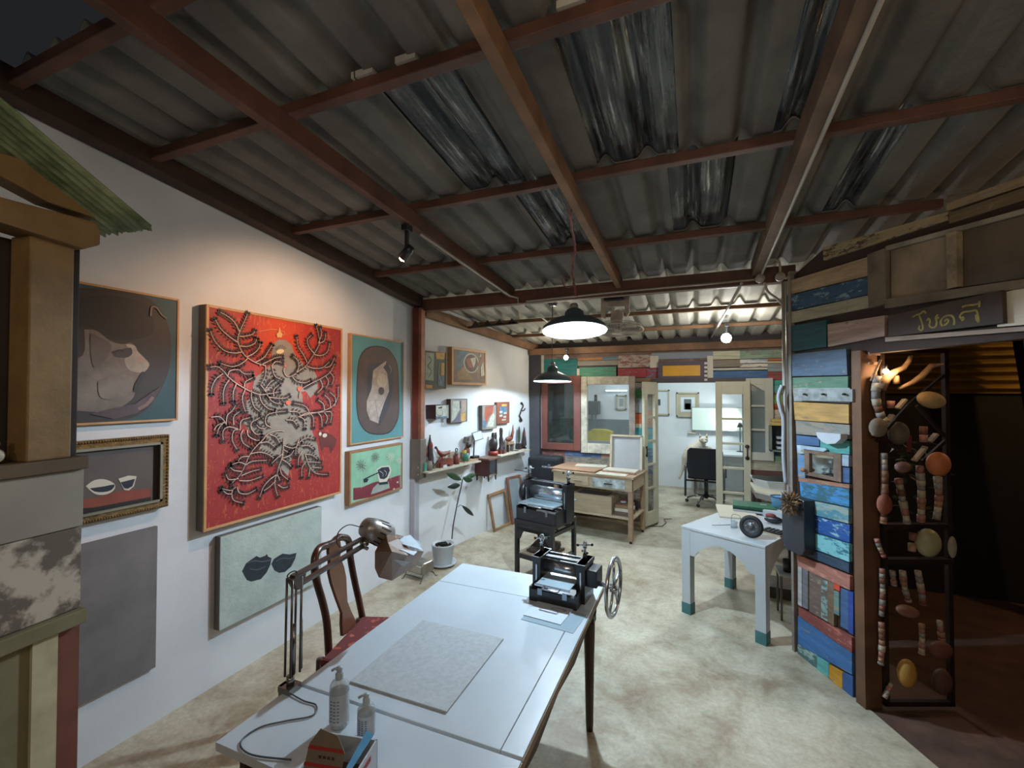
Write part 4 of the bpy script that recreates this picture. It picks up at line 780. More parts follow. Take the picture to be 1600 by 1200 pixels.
# ================================================================ PICTURES ON THE WALLS
class Pic:
    """framed picture on a wall plane; drawing helpers turn measured points into its own flat coordinates"""
    def __init__(s, pl, xl, yt, xr, yb, depth, name, label, cat='painting', group=None, off=.004, yl=None, yr=None, gap=0):
        s.pl = pl; s.dep = depth; s.front = depth+off
        u0, _ = pl.uz(xl, yb, s.front); u1, _ = pl.uz(xr, yb, s.front)
        zt = (pl.uz(xl, yt, s.front)[1]+(pl.uz(xr, yr or yt, s.front)[1] if yr else pl.uz(xl, yt, s.front)[1]))/2
        zb = pl.uz(xl, yb, s.front)[1]
        s.u0, s.u1, s.zb, s.zt = u0, u1, zb, zt; s.w = u1-u0; s.h = zt-zb
        p = pl.pt((u0+u1)/2, zb, off)
        s.t = thing(name, label, cat, p, pl.rz, group); s.uc = (u0+u1)/2
    def c(s, x, y): u, z = s.pl.uz(x, y, s.front); return (u-s.uc, z-s.zb)
    def frame(s, fw, mat, fd=None, mat2=None, recess=.004, nm='frame'):
        d = s.dep; w = s.w/2; m = MB()
        m.box((-w, -d, 0), (-w+fw, 0, s.h), mat).box((w-fw, -d, 0), (w, 0, s.h), mat).box((-w+fw, -d, 0), (w-fw, 0, fw), mat).box((-w+fw, -d, s.h-fw), (w-fw, 0, s.h), mat)
        s.fw = fw; s.cy = -d+recess
        return m.build(nm, s.t, bevel=.0015)
    def canvas(s, mat, fw=0, y=None):
        fw = getattr(s, 'fw', fw); w = s.w/2-fw; s.m = MB(); s.cy = getattr(s, 'cy', -s.dep) if y is None else y
        s.m.box((-w, s.cy, fw), (w, s.cy+.006, s.h-fw), mat); s.k = 0; s.lim = (w, fw, s.h-fw); return s.m
    def lay(s): s.k += 1; return s.cy-.0004*s.k
    def poly(s, pts, mat, raw=False):
        y = s.lay(); P = pts if raw else [s.c(*p) for p in pts]
        w, a, b = s.lim; P = [(max(-w, min(w, x)), max(a, min(b, z))) for x, z in P]
        s.m.face([(x, y, z) for x, z in P], mat)
    def ell(s, cx, cy, rx, ry, mat, rot=0, n=28):
        c = s.c(cx, cy); ex = s.c(cx+rx, cy); ey = s.c(cx, cy-ry); ax = ex[0]-c[0]; ay = ey[1]-c[1]; ca, sa = math.cos(R(rot)), math.sin(R(rot))
        s.poly([(c[0]+ax*math.cos(k*2*PI/n)*ca-ay*math.sin(k*2*PI/n)*sa, c[1]+ax*math.cos(k*2*PI/n)*sa+ay*math.sin(k*2*PI/n)*ca) for k in range(n)], mat, True)
    def line(s, pts, w, mat, y=None, smooth=True):
        P = [s.c(*p) for p in pts]; P = catmull([(x, z, 0) for x, z in P], 5) if smooth and len(P) > 2 else P
        P = [(p[0], p[1]) for p in P]; s.m.ribbon(P, w, s.lay() if y is None else y, mat); return P
    def done(s, nm='canvas'): return s.m.build(nm, s.t)
pine = M('pine_frame', 'b58a5c', rough=.55, var=.12, sc=8); pined = M('aged_pine', '8c6844', rough=.55, var=.15); grw = M('grey_wood_side', '6d645c', rough=.7, var=.15)
# ---- the large red fern painting
r = Pic(PA, 318, 474, 533, 832, .065, 'red_fern_painting', 'large red painting of a pale figure overgrown with dark ferns, in a pine frame')
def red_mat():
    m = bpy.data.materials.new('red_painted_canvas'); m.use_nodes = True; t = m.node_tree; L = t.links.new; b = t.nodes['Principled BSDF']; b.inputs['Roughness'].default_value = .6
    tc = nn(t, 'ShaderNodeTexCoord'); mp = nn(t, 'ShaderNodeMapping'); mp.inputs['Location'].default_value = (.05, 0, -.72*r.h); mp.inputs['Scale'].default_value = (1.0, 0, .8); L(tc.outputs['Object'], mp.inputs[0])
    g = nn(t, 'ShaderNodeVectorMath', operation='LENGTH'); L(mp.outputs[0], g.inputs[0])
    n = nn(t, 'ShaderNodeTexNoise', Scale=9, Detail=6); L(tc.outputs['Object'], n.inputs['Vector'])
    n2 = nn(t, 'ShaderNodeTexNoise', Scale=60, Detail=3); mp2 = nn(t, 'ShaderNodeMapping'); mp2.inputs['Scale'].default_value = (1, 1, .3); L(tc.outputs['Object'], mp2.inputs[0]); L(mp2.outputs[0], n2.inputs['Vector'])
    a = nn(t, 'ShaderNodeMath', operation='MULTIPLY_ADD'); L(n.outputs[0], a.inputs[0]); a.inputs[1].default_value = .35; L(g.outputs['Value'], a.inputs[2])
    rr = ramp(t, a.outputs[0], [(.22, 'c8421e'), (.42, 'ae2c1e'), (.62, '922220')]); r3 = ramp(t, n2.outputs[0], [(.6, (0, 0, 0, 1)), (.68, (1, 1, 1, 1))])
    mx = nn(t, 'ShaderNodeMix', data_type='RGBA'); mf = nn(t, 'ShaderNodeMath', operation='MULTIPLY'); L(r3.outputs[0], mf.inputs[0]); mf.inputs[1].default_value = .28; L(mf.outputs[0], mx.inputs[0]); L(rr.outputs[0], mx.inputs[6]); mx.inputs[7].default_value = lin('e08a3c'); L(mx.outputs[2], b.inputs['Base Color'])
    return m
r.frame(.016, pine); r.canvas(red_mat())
m = MB(); m.box((-r.w/2-.001, -r.dep+.012, .002), (-r.w/2, 0, r.h-.002), grw); m.build('frame_side', r.t)
def A2(L): return [(310+a/6.317, 470+b/6.316) for a, b in L]
def A3(L): return [(310+a/6.317, 640+b/6.316) for a, b in L]
sil = M('grey_figure_paint', '8c8479', rough=.6, var=.12, sc=14); stemm = M('pale_pink_stem', 'c9aa9a', rough=.6, var=.1); leafd = M('dark_fern_paint', '33201e', rough=.6, var=.1); yel = M('pale_yellow_paint', 'd8a86a', rough=.6, var=0); org = M('orange_dash', 'd9693a', rough=.6, var=0)
# fine dashes
y = r.lay(); w, a, b = r.lim
for k in range(1500):
    x = random.uniform(-w+.004, w-.004); z = random.uniform(a+.004, b-.01)
    if z < a+.30 or random.random() < .6:
        h = random.uniform(.004, .008); r.m.face([(x-.0009, y, z), (x+.0009, y, z), (x+.0009, y, z+h), (x-.0009, y, z+h)], yel if k % 3 == 0 else org)
body = A2([(730, 520), (735, 430), (790, 385), (860, 385), (920, 430), (950, 520), (1000, 580), (1060, 640), (1150, 700), (1180, 760), (1180, 870), (1110, 960), (1060, 890), (1020, 900), (1035, 990), (1060, 1080)])+A3([(1120, 60), (1110, 170), (1180, 360), (1215, 560), (1160, 640), (1060, 560), (990, 430), (930, 460), (905, 560), (890, 660), (800, 560), (700, 440), (600, 400), (640, 290), (520, 220), (440, 120)])+A2([(540, 1160), (470, 1080), (480, 980), (560, 920), (540, 860), (560, 760), (640, 700), (730, 620)])
r.poly(body, sil)
r.poly(A3([(1185, 215), (1270, 225), (1330, 255), (1370, 300), (1350, 360), (1330, 400), (1305, 430), (1290, 370), (1240, 375), (1220, 420), (1200, 340)]), M('dark_red_animal', '5b1d1a', var=.1)); r.ell(310+1250/6.317, 640+255/6.316, 3.5, 3.2, M('off_white_paint', 'c9c2b4', var=0)); r.ell(310+1205/6.317, 640+240/6.316, 2.2, 3, MATS['off_white_paint'])
r.ell(310+810/6.317, 470+500/6.316, 6, 3.4, M('cream_eye', 'e4cfa4', var=0), 15)
for k in range(7):
    a0 = R(30+k*22); cx, cy = 310+815/6.317, 470+490/6.316; r.line([(cx+6*math.cos(a0), cy-4.0*math.sin(a0)), (cx+9.5*math.cos(a0), cy-9*math.sin(a0))], .0014, leafd, smooth=False)
r.poly(A2([(775, 360), (770, 330), (790, 305), (797, 265), (803, 265), (812, 305), (830, 330), (820, 362)]), yel); r.line(A2([(570, 305), (640, 295), (720, 282), (790, 290), (850, 310), (835, 345)]), .0012, yel); r.line(A2([(840, 270), (860, 235)]), .001, yel, smooth=False)
for q, rad in (((855, 640), 2.2), ((1000, 870), 4), ((885, 1005), 4)): r.ell(310+q[0]/6.317, 470+q[1]/6.316, rad, rad, M('salmon_spot', 'd06a50', var=.1))
F2 = [[(660, 640), (560, 610), (460, 545), (400, 450), (385, 370), (410, 290), (450, 200), (480, 130)], [(385, 410), (310, 360), (220, 280), (165, 190)], [(400, 300), (350, 210), (280, 150), (215, 115)], [(430, 505), (350, 515), (250, 490), (160, 400), (115, 300)], [(400, 350), (450, 350), (530, 330), (550, 300)], [(400, 445), (480, 450), (550, 420), (570, 380)], [(470, 555), (540, 520), (590, 470), (605, 420)], [(480, 570), (420, 620), (330, 650), (220, 620)], [(560, 605), (640, 560), (690, 490), (720, 440)],
 [(480, 880), (380, 820), (290, 750), (240, 690), (180, 650), (110, 655)], [(285, 740), (310, 690), (390, 680), (450, 720), (520, 720)], [(300, 780), (260, 840), (240, 920), (245, 1000)], [(370, 820), (340, 900), (340, 980)], [(240, 720), (170, 770), (130, 850), (125, 910)], [(450, 850), (460, 800), (530, 760)], [(460, 870), (430, 950), (440, 1030), (460, 1090)], [(520, 880), (520, 960), (550, 1050), (600, 1090)], [(600, 930), (620, 1000), (680, 1060), (740, 1080)], [(480, 880), (600, 925), (700, 915), (790, 900)], [(660, 640), (655, 740), (610, 830)], [(720, 640), (750, 740), (820, 780)], [(600, 640), (700, 590), (770, 560), (820, 555)], [(720, 640), (760, 600), (820, 610)],
 [(990, 960), (1010, 880), (1100, 820), (1220, 760), (1300, 700), (1340, 620)], [(845, 660), (840, 700), (870, 745), (920, 740), (990, 690), (1060, 640), (1140, 520), (1190, 420), (1180, 330), (1160, 250)], [(1140, 520), (1090, 460), (1070, 390), (1110, 340)], [(1140, 530), (1210, 540), (1270, 500), (1290, 420)], [(1070, 610), (1030, 530), (980, 450), (965, 360)], [(1070, 645), (1130, 665), (1220, 660), (1290, 600)], [(920, 740), (960, 790), (1040, 810), (1100, 790)], [(950, 730), (985, 660), (975, 590), (930, 550)], [(660, 870), (680, 940), (760, 960), (850, 960), (890, 940)], [(740, 940), (740, 880), (790, 830)], [(1250, 740), (1280, 800), (1250, 870)], [(1200, 780), (1220, 850), (1170, 910)], [(1190, 420), (1240, 390), (1250, 320)], [(1180, 420), (1210, 330), (1200, 270)], [(1290, 700), (1330, 760), (1310, 830)], [(1240, 660), (1300, 640), (1340, 560)], [(610, 830), (650, 880), (720, 990), (820, 1020)], [(655, 870), (700, 810), (740, 780)],
 [(970, 1150), (1060, 1110), (1170, 1100), (1240, 1080), (1320, 1040), (1370, 960), (1375, 850)], [(1240, 1085), (1230, 1020), (1180, 980)], [(1300, 1050), (1290, 980), (1240, 930)], [(1090, 1100), (1050, 1040), (940, 1010)], [(890, 1090), (980, 1100), (1010, 1150)], [(1340, 1040), (1350, 960), (1290, 900)]]
F3 = [[(120, 75), (200, 70), (250, 110), (270, 150)], [(270, 150), (280, 60), (330, 10), (360, -40)], [(345, 150), (345, 70), (400, 20)], [(410, 200), (300, 170), (240, 210), (240, 300)], [(400, 195), (345, 210), (330, 300), (375, 390)], [(440, 200), (415, 250), (440, 330), (500, 370)], [(480, 200), (490, 260), (560, 300), (600, 300)], [(410, 190), (420, 110), (500, 80)], [(520, 200), (520, 130), (600, 80)], [(520, 190), (560, 240), (610, 240)], [(720, 180), (660, 140), (670, 60), (740, 30), (860, 15)], [(650, 190), (600, 180), (570, 150)], [(250, 120), (200, 180), (180, 240)], [(150, 200), (190, 150), (260, 130)],
 [(840, 210), (760, 210), (680, 240), (630, 300), (560, 370), (500, 450), (460, 540), (410, 640), (330, 720)], [(700, 245), (760, 270), (800, 330)], [(610, 330), (680, 320), (750, 370)], [(510, 435), (600, 420), (680, 440), (740, 480)], [(465, 545), (530, 510), (670, 500)], [(420, 650), (520, 610), (600, 590)], [(400, 700), (500, 700), (620, 660)], [(460, 540), (400, 520), (330, 540)], [(430, 610), (350, 600), (310, 570)], [(490, 460), (420, 470), (390, 510)], [(390, 680), (300, 690), (270, 640)],
 [(840, 280), (830, 400), (820, 480), (790, 560), (770, 640), (750, 700), (760, 790), (780, 850)], [(820, 490), (870, 520), (910, 560)], [(800, 570), (820, 640), (880, 690)], [(830, 390), (880, 420)], [(820, 440), (770, 480), (720, 530)], [(770, 630), (800, 700)], [(780, 740), (830, 770), (880, 760)], [(770, 640), (700, 690), (640, 760), (600, 860)], [(760, 700), (700, 760), (640, 800)], [(830, 350), (930, 380), (1000, 330)], [(820, 480), (900, 450), (940, 400)],
 [(380, 750), (330, 800), (340, 890), (430, 920)], [(380, 760), (400, 820), (480, 830), (560, 790)], [(380, 750), (320, 795), (230, 780)], [(330, 830), (280, 830), (240, 800)],
 [(960, 80), (1100, 40), (1260, 20)], [(990, 70), (1040, 100), (1045, 180)], [(1090, 30), (1130, 80), (1130, 170)], [(1170, 20), (1210, 80), (1215, 170)], [(1260, 20), (1310, 30), (1300, 130)], [(1240, 30), (1270, 80), (1250, 140)], [(980, 330), (1060, 280), (1140, 290)], [(990, 290), (960, 380), (955, 450)], [(1010, 360), (1080, 355), (1130, 390)], [(1020, 410), (985, 480), (980, 550)], [(1060, 510), (1020, 570), (1015, 660)], [(1050, 440), (1070, 510), (1100, 570), (1160, 630), (1270, 640)], [(1100, 570), (1085, 660)], [(1120, 570), (1210, 575)], [(1070, 515), (1200, 520)], [(860, 100), (930, 110), (970, 160)], [(1050, 440), (1120, 450), (1170, 490)]]
yl = r.lay(); ys = r.cy-.0004*(r.k+1); r.k += 1
for F_, fn in ((F2, A2), (F3, A3)):
    for st in F_:
        P = [r.c(*p) for p in fn(st)]; P = [(p[0], p[1]) for p in catmull([(x, z, 0) for x, z in P], 6)]
        n = len(P); r.m.ribbon(P, [.0040*(1-.6*i/n)+.0012 for i in range(n)], yl, leafd); r.m.ribbon(P, [.0024*(1-.65*i/n)+.0005 for i in range(n)], ys-.0004, stemm)
        # leaves
        s = 0; last = -1; step = .0150; acc = 0
        for i in range(1, n):
            a0, b0 = Vector(P[i-1]), Vector(P[i]); dl = (b0-a0).length; acc += dl
            if acc >= step or i == n-1:
                acc = 0; d = (b0-a0).normalized(); f = i/n
                if len(st) > 5 and f < .25: continue
                for sd_ in (-1, 1):
                    for fwd in ((.75,) if i < n-1 else (.75, 2)):
                        nv = Vector((-d.y, d.x))*sd_; dr = (nv*1.0+d*fwd).normalized(); Ln = .037*(1-.25*f); Ld = dr*Ln; wv = Vector((-dr.y, dr.x))*.0058
                        q = b0; r.m.face([(q.x, yl, q.y), (q.x+Ld.x*.45+wv.x, yl, q.y+Ld.y*.45+wv.y), (q.x+Ld.x, yl, q.y+Ld.y), (q.x+Ld.x*.45-wv.x, yl, q.y+Ld.y*.45-wv.y)], leafd)
r.done()
# ---- teal painting with brown oval
r = Pic(PA, 547.5, 520, 630.5, 696, .035, 'oval_painting', 'teal painting with a pale wrapped figure inside a brown oval, right of the red painting')
r.frame(.012, pine); r.canvas(M('teal_paint', '4d8488', rough=.6, var=.12, sc=5))
def Q(L): return [(535+a/4.133, 510+b/4.138) for a, b in L]
ov = [(100, 260), (112, 200), (150, 145), (215, 125), (290, 140), (340, 200), (362, 270), (368, 420), (368, 560), (350, 630), (310, 685), (240, 702), (160, 685), (110, 620), (92, 520), (92, 400)]
ovc = [(p.x, p.y) for p in catmull([(a, b, 0) for a, b in ov+[ov[0]]], 4)][:-1]
r.poly(Q(ovc), M('black_outline_paint', '191718', var=0)); cxo, cyo = 230, 412
r.poly(Q([(cxo+(a-cxo)*.965, cyo+(b-cyo)*.975) for a, b in ovc]), M('brown_oval_paint', '4a3b37', rough=.6, var=.15, sc=9))
r.poly(Q([(165, 250), (230, 235), (300, 240), (330, 300), (320, 450), (290, 560), (240, 640), (190, 600), (160, 500)]), M('dark_slate_paint', '33323a', var=.2, sc=9))
fig = M('bone_paint', '9c9088', rough=.6, var=.2, sc=20); r.poly(Q([(200, 285), (225, 265), (285, 222), (282, 245), (265, 265), (290, 300), (300, 370), (302, 420), (270, 500), (240, 590), (235, 628), (180, 605), (158, 545), (160, 480), (190, 400)]), fig)
r.ell(*Q([(258, 350)])[0], 8, 11, M('bone_light_paint', 'b0a494', var=.15, sc=30)); r.ell(*Q([(252, 418)])[0], 4.6, 6.2, M('olive_hole', '3c3a32', var=.1)); r.line(Q([(215, 480), (225, 560), (235, 620)]), .0015, MATS['dark_slate_paint']); r.line(Q([(300, 250), (315, 275), (312, 300)]), .003, fig)
r.done()
# ---- small green painting with black bowl
r = Pic(PA, 546, 706, 629, 791, .05, 'bowl_flower_painting', 'small green and maroon painting of a black bowl, under the teal oval painting')
r.frame(.018, pined); r.canvas(M('mint_paint', '7fae92', rough=.6, var=.12, sc=8))
r.poly(Q([(72, 1045), (130, 1040), (200, 1010), (300, 985), (376, 960), (376, 1040), (290, 1075), (180, 1110), (72, 1125)]), M('maroon_paint', '6e2430', rough=.6, var=.12))
r.poly(Q([(235, 1010), (300, 1005), (308, 1045), (240, 1070), (185, 1088), (200, 1045)]), M('grey_green_paint', '8f9c94', var=.1)); r.poly(Q([(222, 925), (250, 905), (305, 898), (318, 930), (300, 980), (285, 1010), (240, 1010)]), M('off_white_paint', 'c9c2b4', var=0))
r.poly(Q([(228, 930), (255, 912), (300, 908), (308, 932), (290, 975), (270, 988), (245, 985)]), M('ink_blue_black', '1c2430', var=.1)); r.poly(Q([(232, 1010), (292, 1003), (298, 1018), (240, 1026)]), MATS['ink_blue_black'])
r.line(Q([(140, 990), (180, 970), (235, 945)]), .006, MATS['ink_blue_black']); r.poly(Q([(136, 988), (172, 985), (160, 1008), (140, 1010)]), MATS['ink_blue_black']); r.line(Q([(240, 935), (262, 950), (262, 970)]), .002, MATS['off_white_paint']); r.line(Q([(270, 930), (285, 945), (280, 965)]), .002, MATS['off_white_paint'])
for (cx, cy, rr_, mt) in ((120, 900, 34, 'dark_pinkish'), (210, 845, 26, 'dark_pinkish'), (305, 845, 26, 'off_white_paint'), (357, 868, 20, 'off_white_paint')):
    mt = M('plum_flower_paint', '5e4650', var=0) if mt == 'dark_pinkish' else MATS['off_white_paint']
    r.line(Q([(cx, cy+10), (cx+3, cy+150)]), .0012, MATS['off_white_paint'], smooth=False)
    for k in range(11): a0 = k*2*PI/11; r.line(Q([(cx+5*math.cos(a0), cy+6*math.sin(a0)), (cx+rr_*math.cos(a0), cy+rr_*1.2*math.sin(a0))]), .0022, mt, smooth=False)
r.ell(*Q([(345, 1006)])[0], 1.3, 1.3, MATS['off_white_paint']); r.ell(*Q([(322, 1050)])[0], 1.3, 1.3, MATS['off_white_paint'])
r.done()
# ---- pale canvas with two dark bowls
r = Pic(PA, 343, 840, 501, 986, .05, 'two_bowls_painting', 'pale grey-green unframed painting of two dark bowls, hung lowest behind the chair')
r.canvas(M('pale_green_grey_paint', 'a7b6b0', rough=.7, var=.12, sc=7, bump=.3, bsc=40), 0)
m = MB(); m.box((-r.w/2, -r.dep+.0065, 0), (r.w/2, 0, r.h), grw); m.build('stretcher', r.t)
def Q2(L): return [(320+a/4, 760+b/4) for a, b in L]
bl = M('blue_black_bowl', '1e2830', rough=.6, var=.35, sc=30)
r.poly(Q2([(232, 530), (258, 480), (300, 450), (322, 435), (345, 445), (380, 432), (388, 422), (395, 438), (417, 448), (410, 490), (385, 540), (350, 580), (290, 595), (262, 585)]), bl); r.poly(Q2([(415, 485), (430, 455), (455, 438), (485, 420), (530, 425), (573, 415), (565, 450), (540, 500), (500, 535), (465, 540), (435, 525)]), bl)
gl_ = M('slate_stroke', '4a565c', var=.2); r.line(Q2([(262, 480), (310, 465), (360, 470), (408, 460)]), .0035, gl_); r.line(Q2([(280, 515), (330, 520), (380, 500)]), .003, gl_); r.line(Q2([(440, 470), (480, 450), (530, 450), (560, 440)]), .003, gl_)
r.done()
# ---- cat painting
r = Pic(PA, 60, 415, 278, 672, .03, 'cat_painting', 'dark painting of a sleeping grey and white cat, partly behind the wooden kiosk', yl=None)
zt = PA.uz(278, 467, r.front)[1]; r.zt = zt; zb = PA.uz(273, 657, r.front)[1]; r.t.location.z = zb; r.zb = zb; r.h = zt-zb
r.frame(.011, pine); r.canvas(M('dark_teal_paint', '24444a', rough=.6, var=.2, sc=5))
def Q3(L): return [(130+a/5.22, 440+b/5.217) for a, b in L]
rnd = lambda L, k=4: [(p.x, p.y) for p in catmull([(a, b, 0) for a, b in L+[L[0]]], k)][:-1]
r.poly(Q3(rnd([(-330, 200), (-100, 60), (200, 60), (420, 90), (600, 190), (700, 360), (720, 560), (690, 760), (590, 960), (450, 1090), (200, 1150), (-150, 1150), (-330, 700)])), M('dark_umber_paint', '2c241f', rough=.6, var=.25, sc=5))
r.poly(Q3(rnd([(-250, 240), (0, 130), (250, 120), (470, 160), (560, 260), (570, 420), (420, 470), (200, 470), (60, 370), (-150, 350)])), M('near_black_paint', '1c1715', var=.2, sc=5))
r.poly(Q3(rnd([(10, 390), (110, 400), (220, 480), (320, 510), (400, 500), (450, 570), (500, 620), (545, 680), (480, 760), (430, 880), (400, 960), (250, 1050), (60, 1060), (-200, 1000), (-200, 700), (0, 600)])), M('cat_grey_paint', '6a5f56', rough=.6, var=.3, sc=9))
r.poly(Q3(rnd([(350, 510), (420, 520), (450, 570), (500, 620), (540, 680), (490, 740), (380, 720), (340, 640), (380, 580)])), M('cat_pale_paint', '9c9186', rough=.6, var=.2, sc=14))
r.poly(Q3(rnd([(250, 570), (320, 550), (390, 540), (400, 590), (350, 620), (260, 610)])), M('cat_dark_patch', '3a322d', var=.2)); r.ell(*Q3([(470, 635)])[0], 5, 4, M('pink_nose_paint', 'a5847a', var=.1)); r.line(Q3([(240, 580), (290, 560), (330, 565)]), .004, MATS['near_black_paint'])
r.poly(Q3(rnd([(60, 420), (130, 450), (230, 520), (180, 640), (90, 700), (60, 560)])), M('cat_shade_patch', '574d45', var=.25)); r.poly(Q3(rnd([(120, 820), (260, 760), (400, 780), (390, 900), (280, 960), (140, 940)])), M('cat_chest_paint', '71665c', rough=.6, var=.25, sc=12))
r.line(Q3([(430, 900), (440, 840), (500, 740)]), .01, MATS['near_black_paint'])
r.poly(Q3([(60, 1080), (200, 1040), (420, 1000), (560, 900), (640, 850), (580, 970), (440, 1070), (250, 1120)]), M('muted_plum_paint', '4a3a40', var=.35, sc=9)); r.line(Q3([(450, 1040), (520, 1000), (570, 940)]), .008, M('rose_grey_paint', '7a605a', var=.1)); r.line(Q3([(550, 280), (560, 210), (600, 215), (640, 270), (680, 300)]), .004, MATS['cat_grey_paint'])
r.done()
# ---- gilt framed still life of two bowls
r = Pic(PA, 60, 690, 262, 880, .045, 'gilt_still_life', 'small still life of two white bowls in an ornate gilt frame, under the cat painting')
zt = PA.uz(262, 679, r.front)[1]; zb = PA.uz(258, 792, r.front)[1]; r.zt, r.zb = zt, zb; r.t.location.z = zb; r.h = zt-zb
gilt = M('old_gilt', '7a6038', rough=.4, metal=.4, var=.3, sc=40, bump=.5); slv = M('silver_slip', '8f8c7c', rough=.35, metal=.4, var=.15)
r.frame(.042, gilt)
m = MB(); w = r.w/2; f = .036
m.box((-w+f, -.056, f), (w-f, -.045, f+.012), slv).box((-w+f, -.056, r.h-f-.012), (w-f, -.045, r.h-f), slv).box((w-f-.012, -.056, f), (w-f, -.045, r.h-f), slv).box((-w+f, -.056, f), (-w+f+.012, -.045, r.h-f), slv)
n = 46
for k in range(n):
    for z in (.008, r.h-.008): m.ball((-w+.01+(2*w-.02)*k/(n-1), -.047, z), (.006, .006, .006), gilt, n=6)
for k in range(22): m.ball((w-.008, -.047, .01+(r.h-.02)*k/21), .006, gilt, n=6)
m.build('gilt_moulding', r.t); r.cy = -.03; r.fw = .040
r.canvas(M('umber_grey_paint', '574e49', rough=.6, var=.15, sc=5), y=-.03)
def Q4(L): return [(0+a/3, 530+b/3) for a, b in L]
r.poly(Q4([(300, 770), (480, 740), (560, 715), (715, 700), (715, 750), (450, 810), (300, 850)]), M('brick_paint', '83402f', rough=.6, var=.2)); r.poly(Q4([(300, 800), (450, 790), (715, 740), (715, 760), (450, 815), (300, 850)]), MATS['near_black_paint'])
ow = MATS['off_white_paint']; r.poly(Q4(rnd([(410, 690), (450, 662), (500, 658), (545, 680), (540, 710), (500, 730), (450, 725)])), ow); r.poly(Q4(rnd([(430, 700), (500, 690), (545, 682), (530, 708), (490, 718), (450, 715)], 2)), M('ink_blue_black', '1c2430')); r.poly(Q4([(562, 655), (610, 640), (648, 643), (635, 690), (612, 710), (590, 708)]), ow); r.poly(Q4([(572, 672), (640, 655), (628, 690), (606, 702), (590, 700)]), MATS['ink_blue_black'])
r.done()
# ---- plain grey panel hung low
r = Pic(PA, 60, 800, 241, 1180, .02, 'grey_painting', 'plain mottled grey unframed canvas hung low behind the wooden kiosk', 'painting')
zt = PA.uz(242, 823, r.front)[1]; zb = PA.uz(228, 1050, r.front)[1]; r.zt, r.zb = zt, zb; r.t.location.z = zb; r.h = zt-zb
r.canvas(M('mottled_grey_canvas', '6f6c6b', rough=.8, var=.2, sc=4), 0, y=-.02); m = r.m; r.done()
MB().box((-r.w/2, -.0135, 0), (r.w/2, 0, r.h), grw).build('stretcher', r.t)
# ---- rear left wall : six small works
def small(xl, yt, xr, yb, dep, side, lab, fw, base, paint, yr=None, grp='small framed works on the rear left wall'):
    r = Pic(PB, xl, yt, xr, yb, dep, 'small_painting', lab, group=grp); r.frame(fw, side); r.canvas(base); paint(r); r.done(); return r
oc = M('ochre_paint', 'b98f45', var=.2, sc=20); wh2 = M('chalk_paint', 'a8a898', var=.2, sc=25); rust = M('rust_paint', '8a4430', var=.25, sc=15); nb = MATS['near_black_paint']; blu = M('dull_blue_paint', '4a6478', var=.3, sc=14)
def K(sx, sy, ox, oy, L): return [(ox+a/6, oy+b/6) for a, b in L]
k6 = lambda L: [(640+a/6, 500+b/6) for a, b in L]
def p1(r):
    r.poly(k6([(155, 305), (232, 310), (226, 570), (150, 560)]), M('sage_grey_paint', '8f9a86', var=.2, sc=20)); r.line(k6([(180, 340), (205, 380), (175, 430), (205, 480), (180, 540)]), .006, M('dark_sage_stroke', '4c5a50', var=0)); r.poly(k6([(248, 305), (332, 310), (328, 370), (255, 365)]), oc); r.poly(k6([(300, 400), (328, 402), (325, 520), (296, 518)]), oc); r.poly(k6([(262, 520), (325, 525), (320, 620), (270, 615)]), blu); r.line(k6([(285, 400), (275, 500), (300, 600)]), .004, MATS['sage_grey_paint']); r.poly(k6([(150, 605), (215, 612), (212, 640), (150, 638)]), oc)
small(662, 547, 697, 607.5, .07, pined, 'green and ochre abstract collage nearest the reddish post, upper row', .006, M('moss_base', '3f4a44', var=.2), p1)
def p2(r):
    r.poly(k6([(450, 280), (560, 290), (540, 330), (480, 450), (450, 480)]), blu); r.poly(k6([(450, 490), (520, 430), (600, 560), (450, 560)]), M('khaki_paint', '857048', var=.25, sc=15)); r.ell(640+580/6, 500+405/6, 11.5, 15.5, wh2); r.ell(640+582/6, 500+405/6, 10, 13.5, M('deep_maroon', '3c2226', var=.2)); r.poly(k6([(530, 370), (560, 355), (590, 430), (585, 450), (555, 440)]), rust); r.poly(k6([(570, 360), (620, 350), (620, 400), (600, 450)]), wh2); r.line(k6([(690, 340), (650, 420), (640, 400)]), .012, rust); r.poly(k6([(655, 345), (668, 310), (672, 345)]), wh2); r.poly(k6([(690, 390), (705, 520), (670, 530), (665, 450)]), wh2)
small(706, 541.5, 760, 601, .06, pine, 'square painting of a round bowl in a wide light frame', .028, M('dusty_brown_base', '6b5a50', var=.25, sc=10), p2)
def p3(r): r.poly(k6([(250, 805), (350, 790), (355, 905), (250, 900)]), wh2); r.poly(k6([(270, 820), (308, 812), (306, 828), (272, 832)]), nb); r.line(k6([(262, 840), (262, 890), (310, 890), (305, 840)]), .0025, nb); r.poly(k6([(250, 908), (355, 900), (355, 925), (250, 925)]), blu)
small(681, 633, 702, 655, .14, M('dark_oxblood_box', '3f201c', var=.2), 'deep dark red box with a pale drawing, lower row nearest the post', .004, M('putty_base', '8a8478', var=.2), p3)
def p4(r): r.poly(k6([(410, 760), (470, 755), (470, 840), (420, 940), (395, 950)]), wh2); r.poly(k6([(485, 750), (540, 748), (530, 860), (490, 870)]), M('blush_paint', 'a38c7c', var=.2)); r.poly(k6([(480, 880), (528, 865), (525, 945), (485, 948)]), oc); r.poly(k6([(400, 955), (450, 900), (478, 850), (480, 950)]), M('slate_purple', '5a5666', var=.2)); r.line(k6([(478, 760), (480, 830)]), .008, nb)
small(704, 623.5, 730, 661, .06, M('dark_brown_side', '4a382e', var=.2), 'abstract picture in white, ochre and grey in a dark deep frame, lower row', .006, M('grey_base', '7c766e', var=.2), p4)
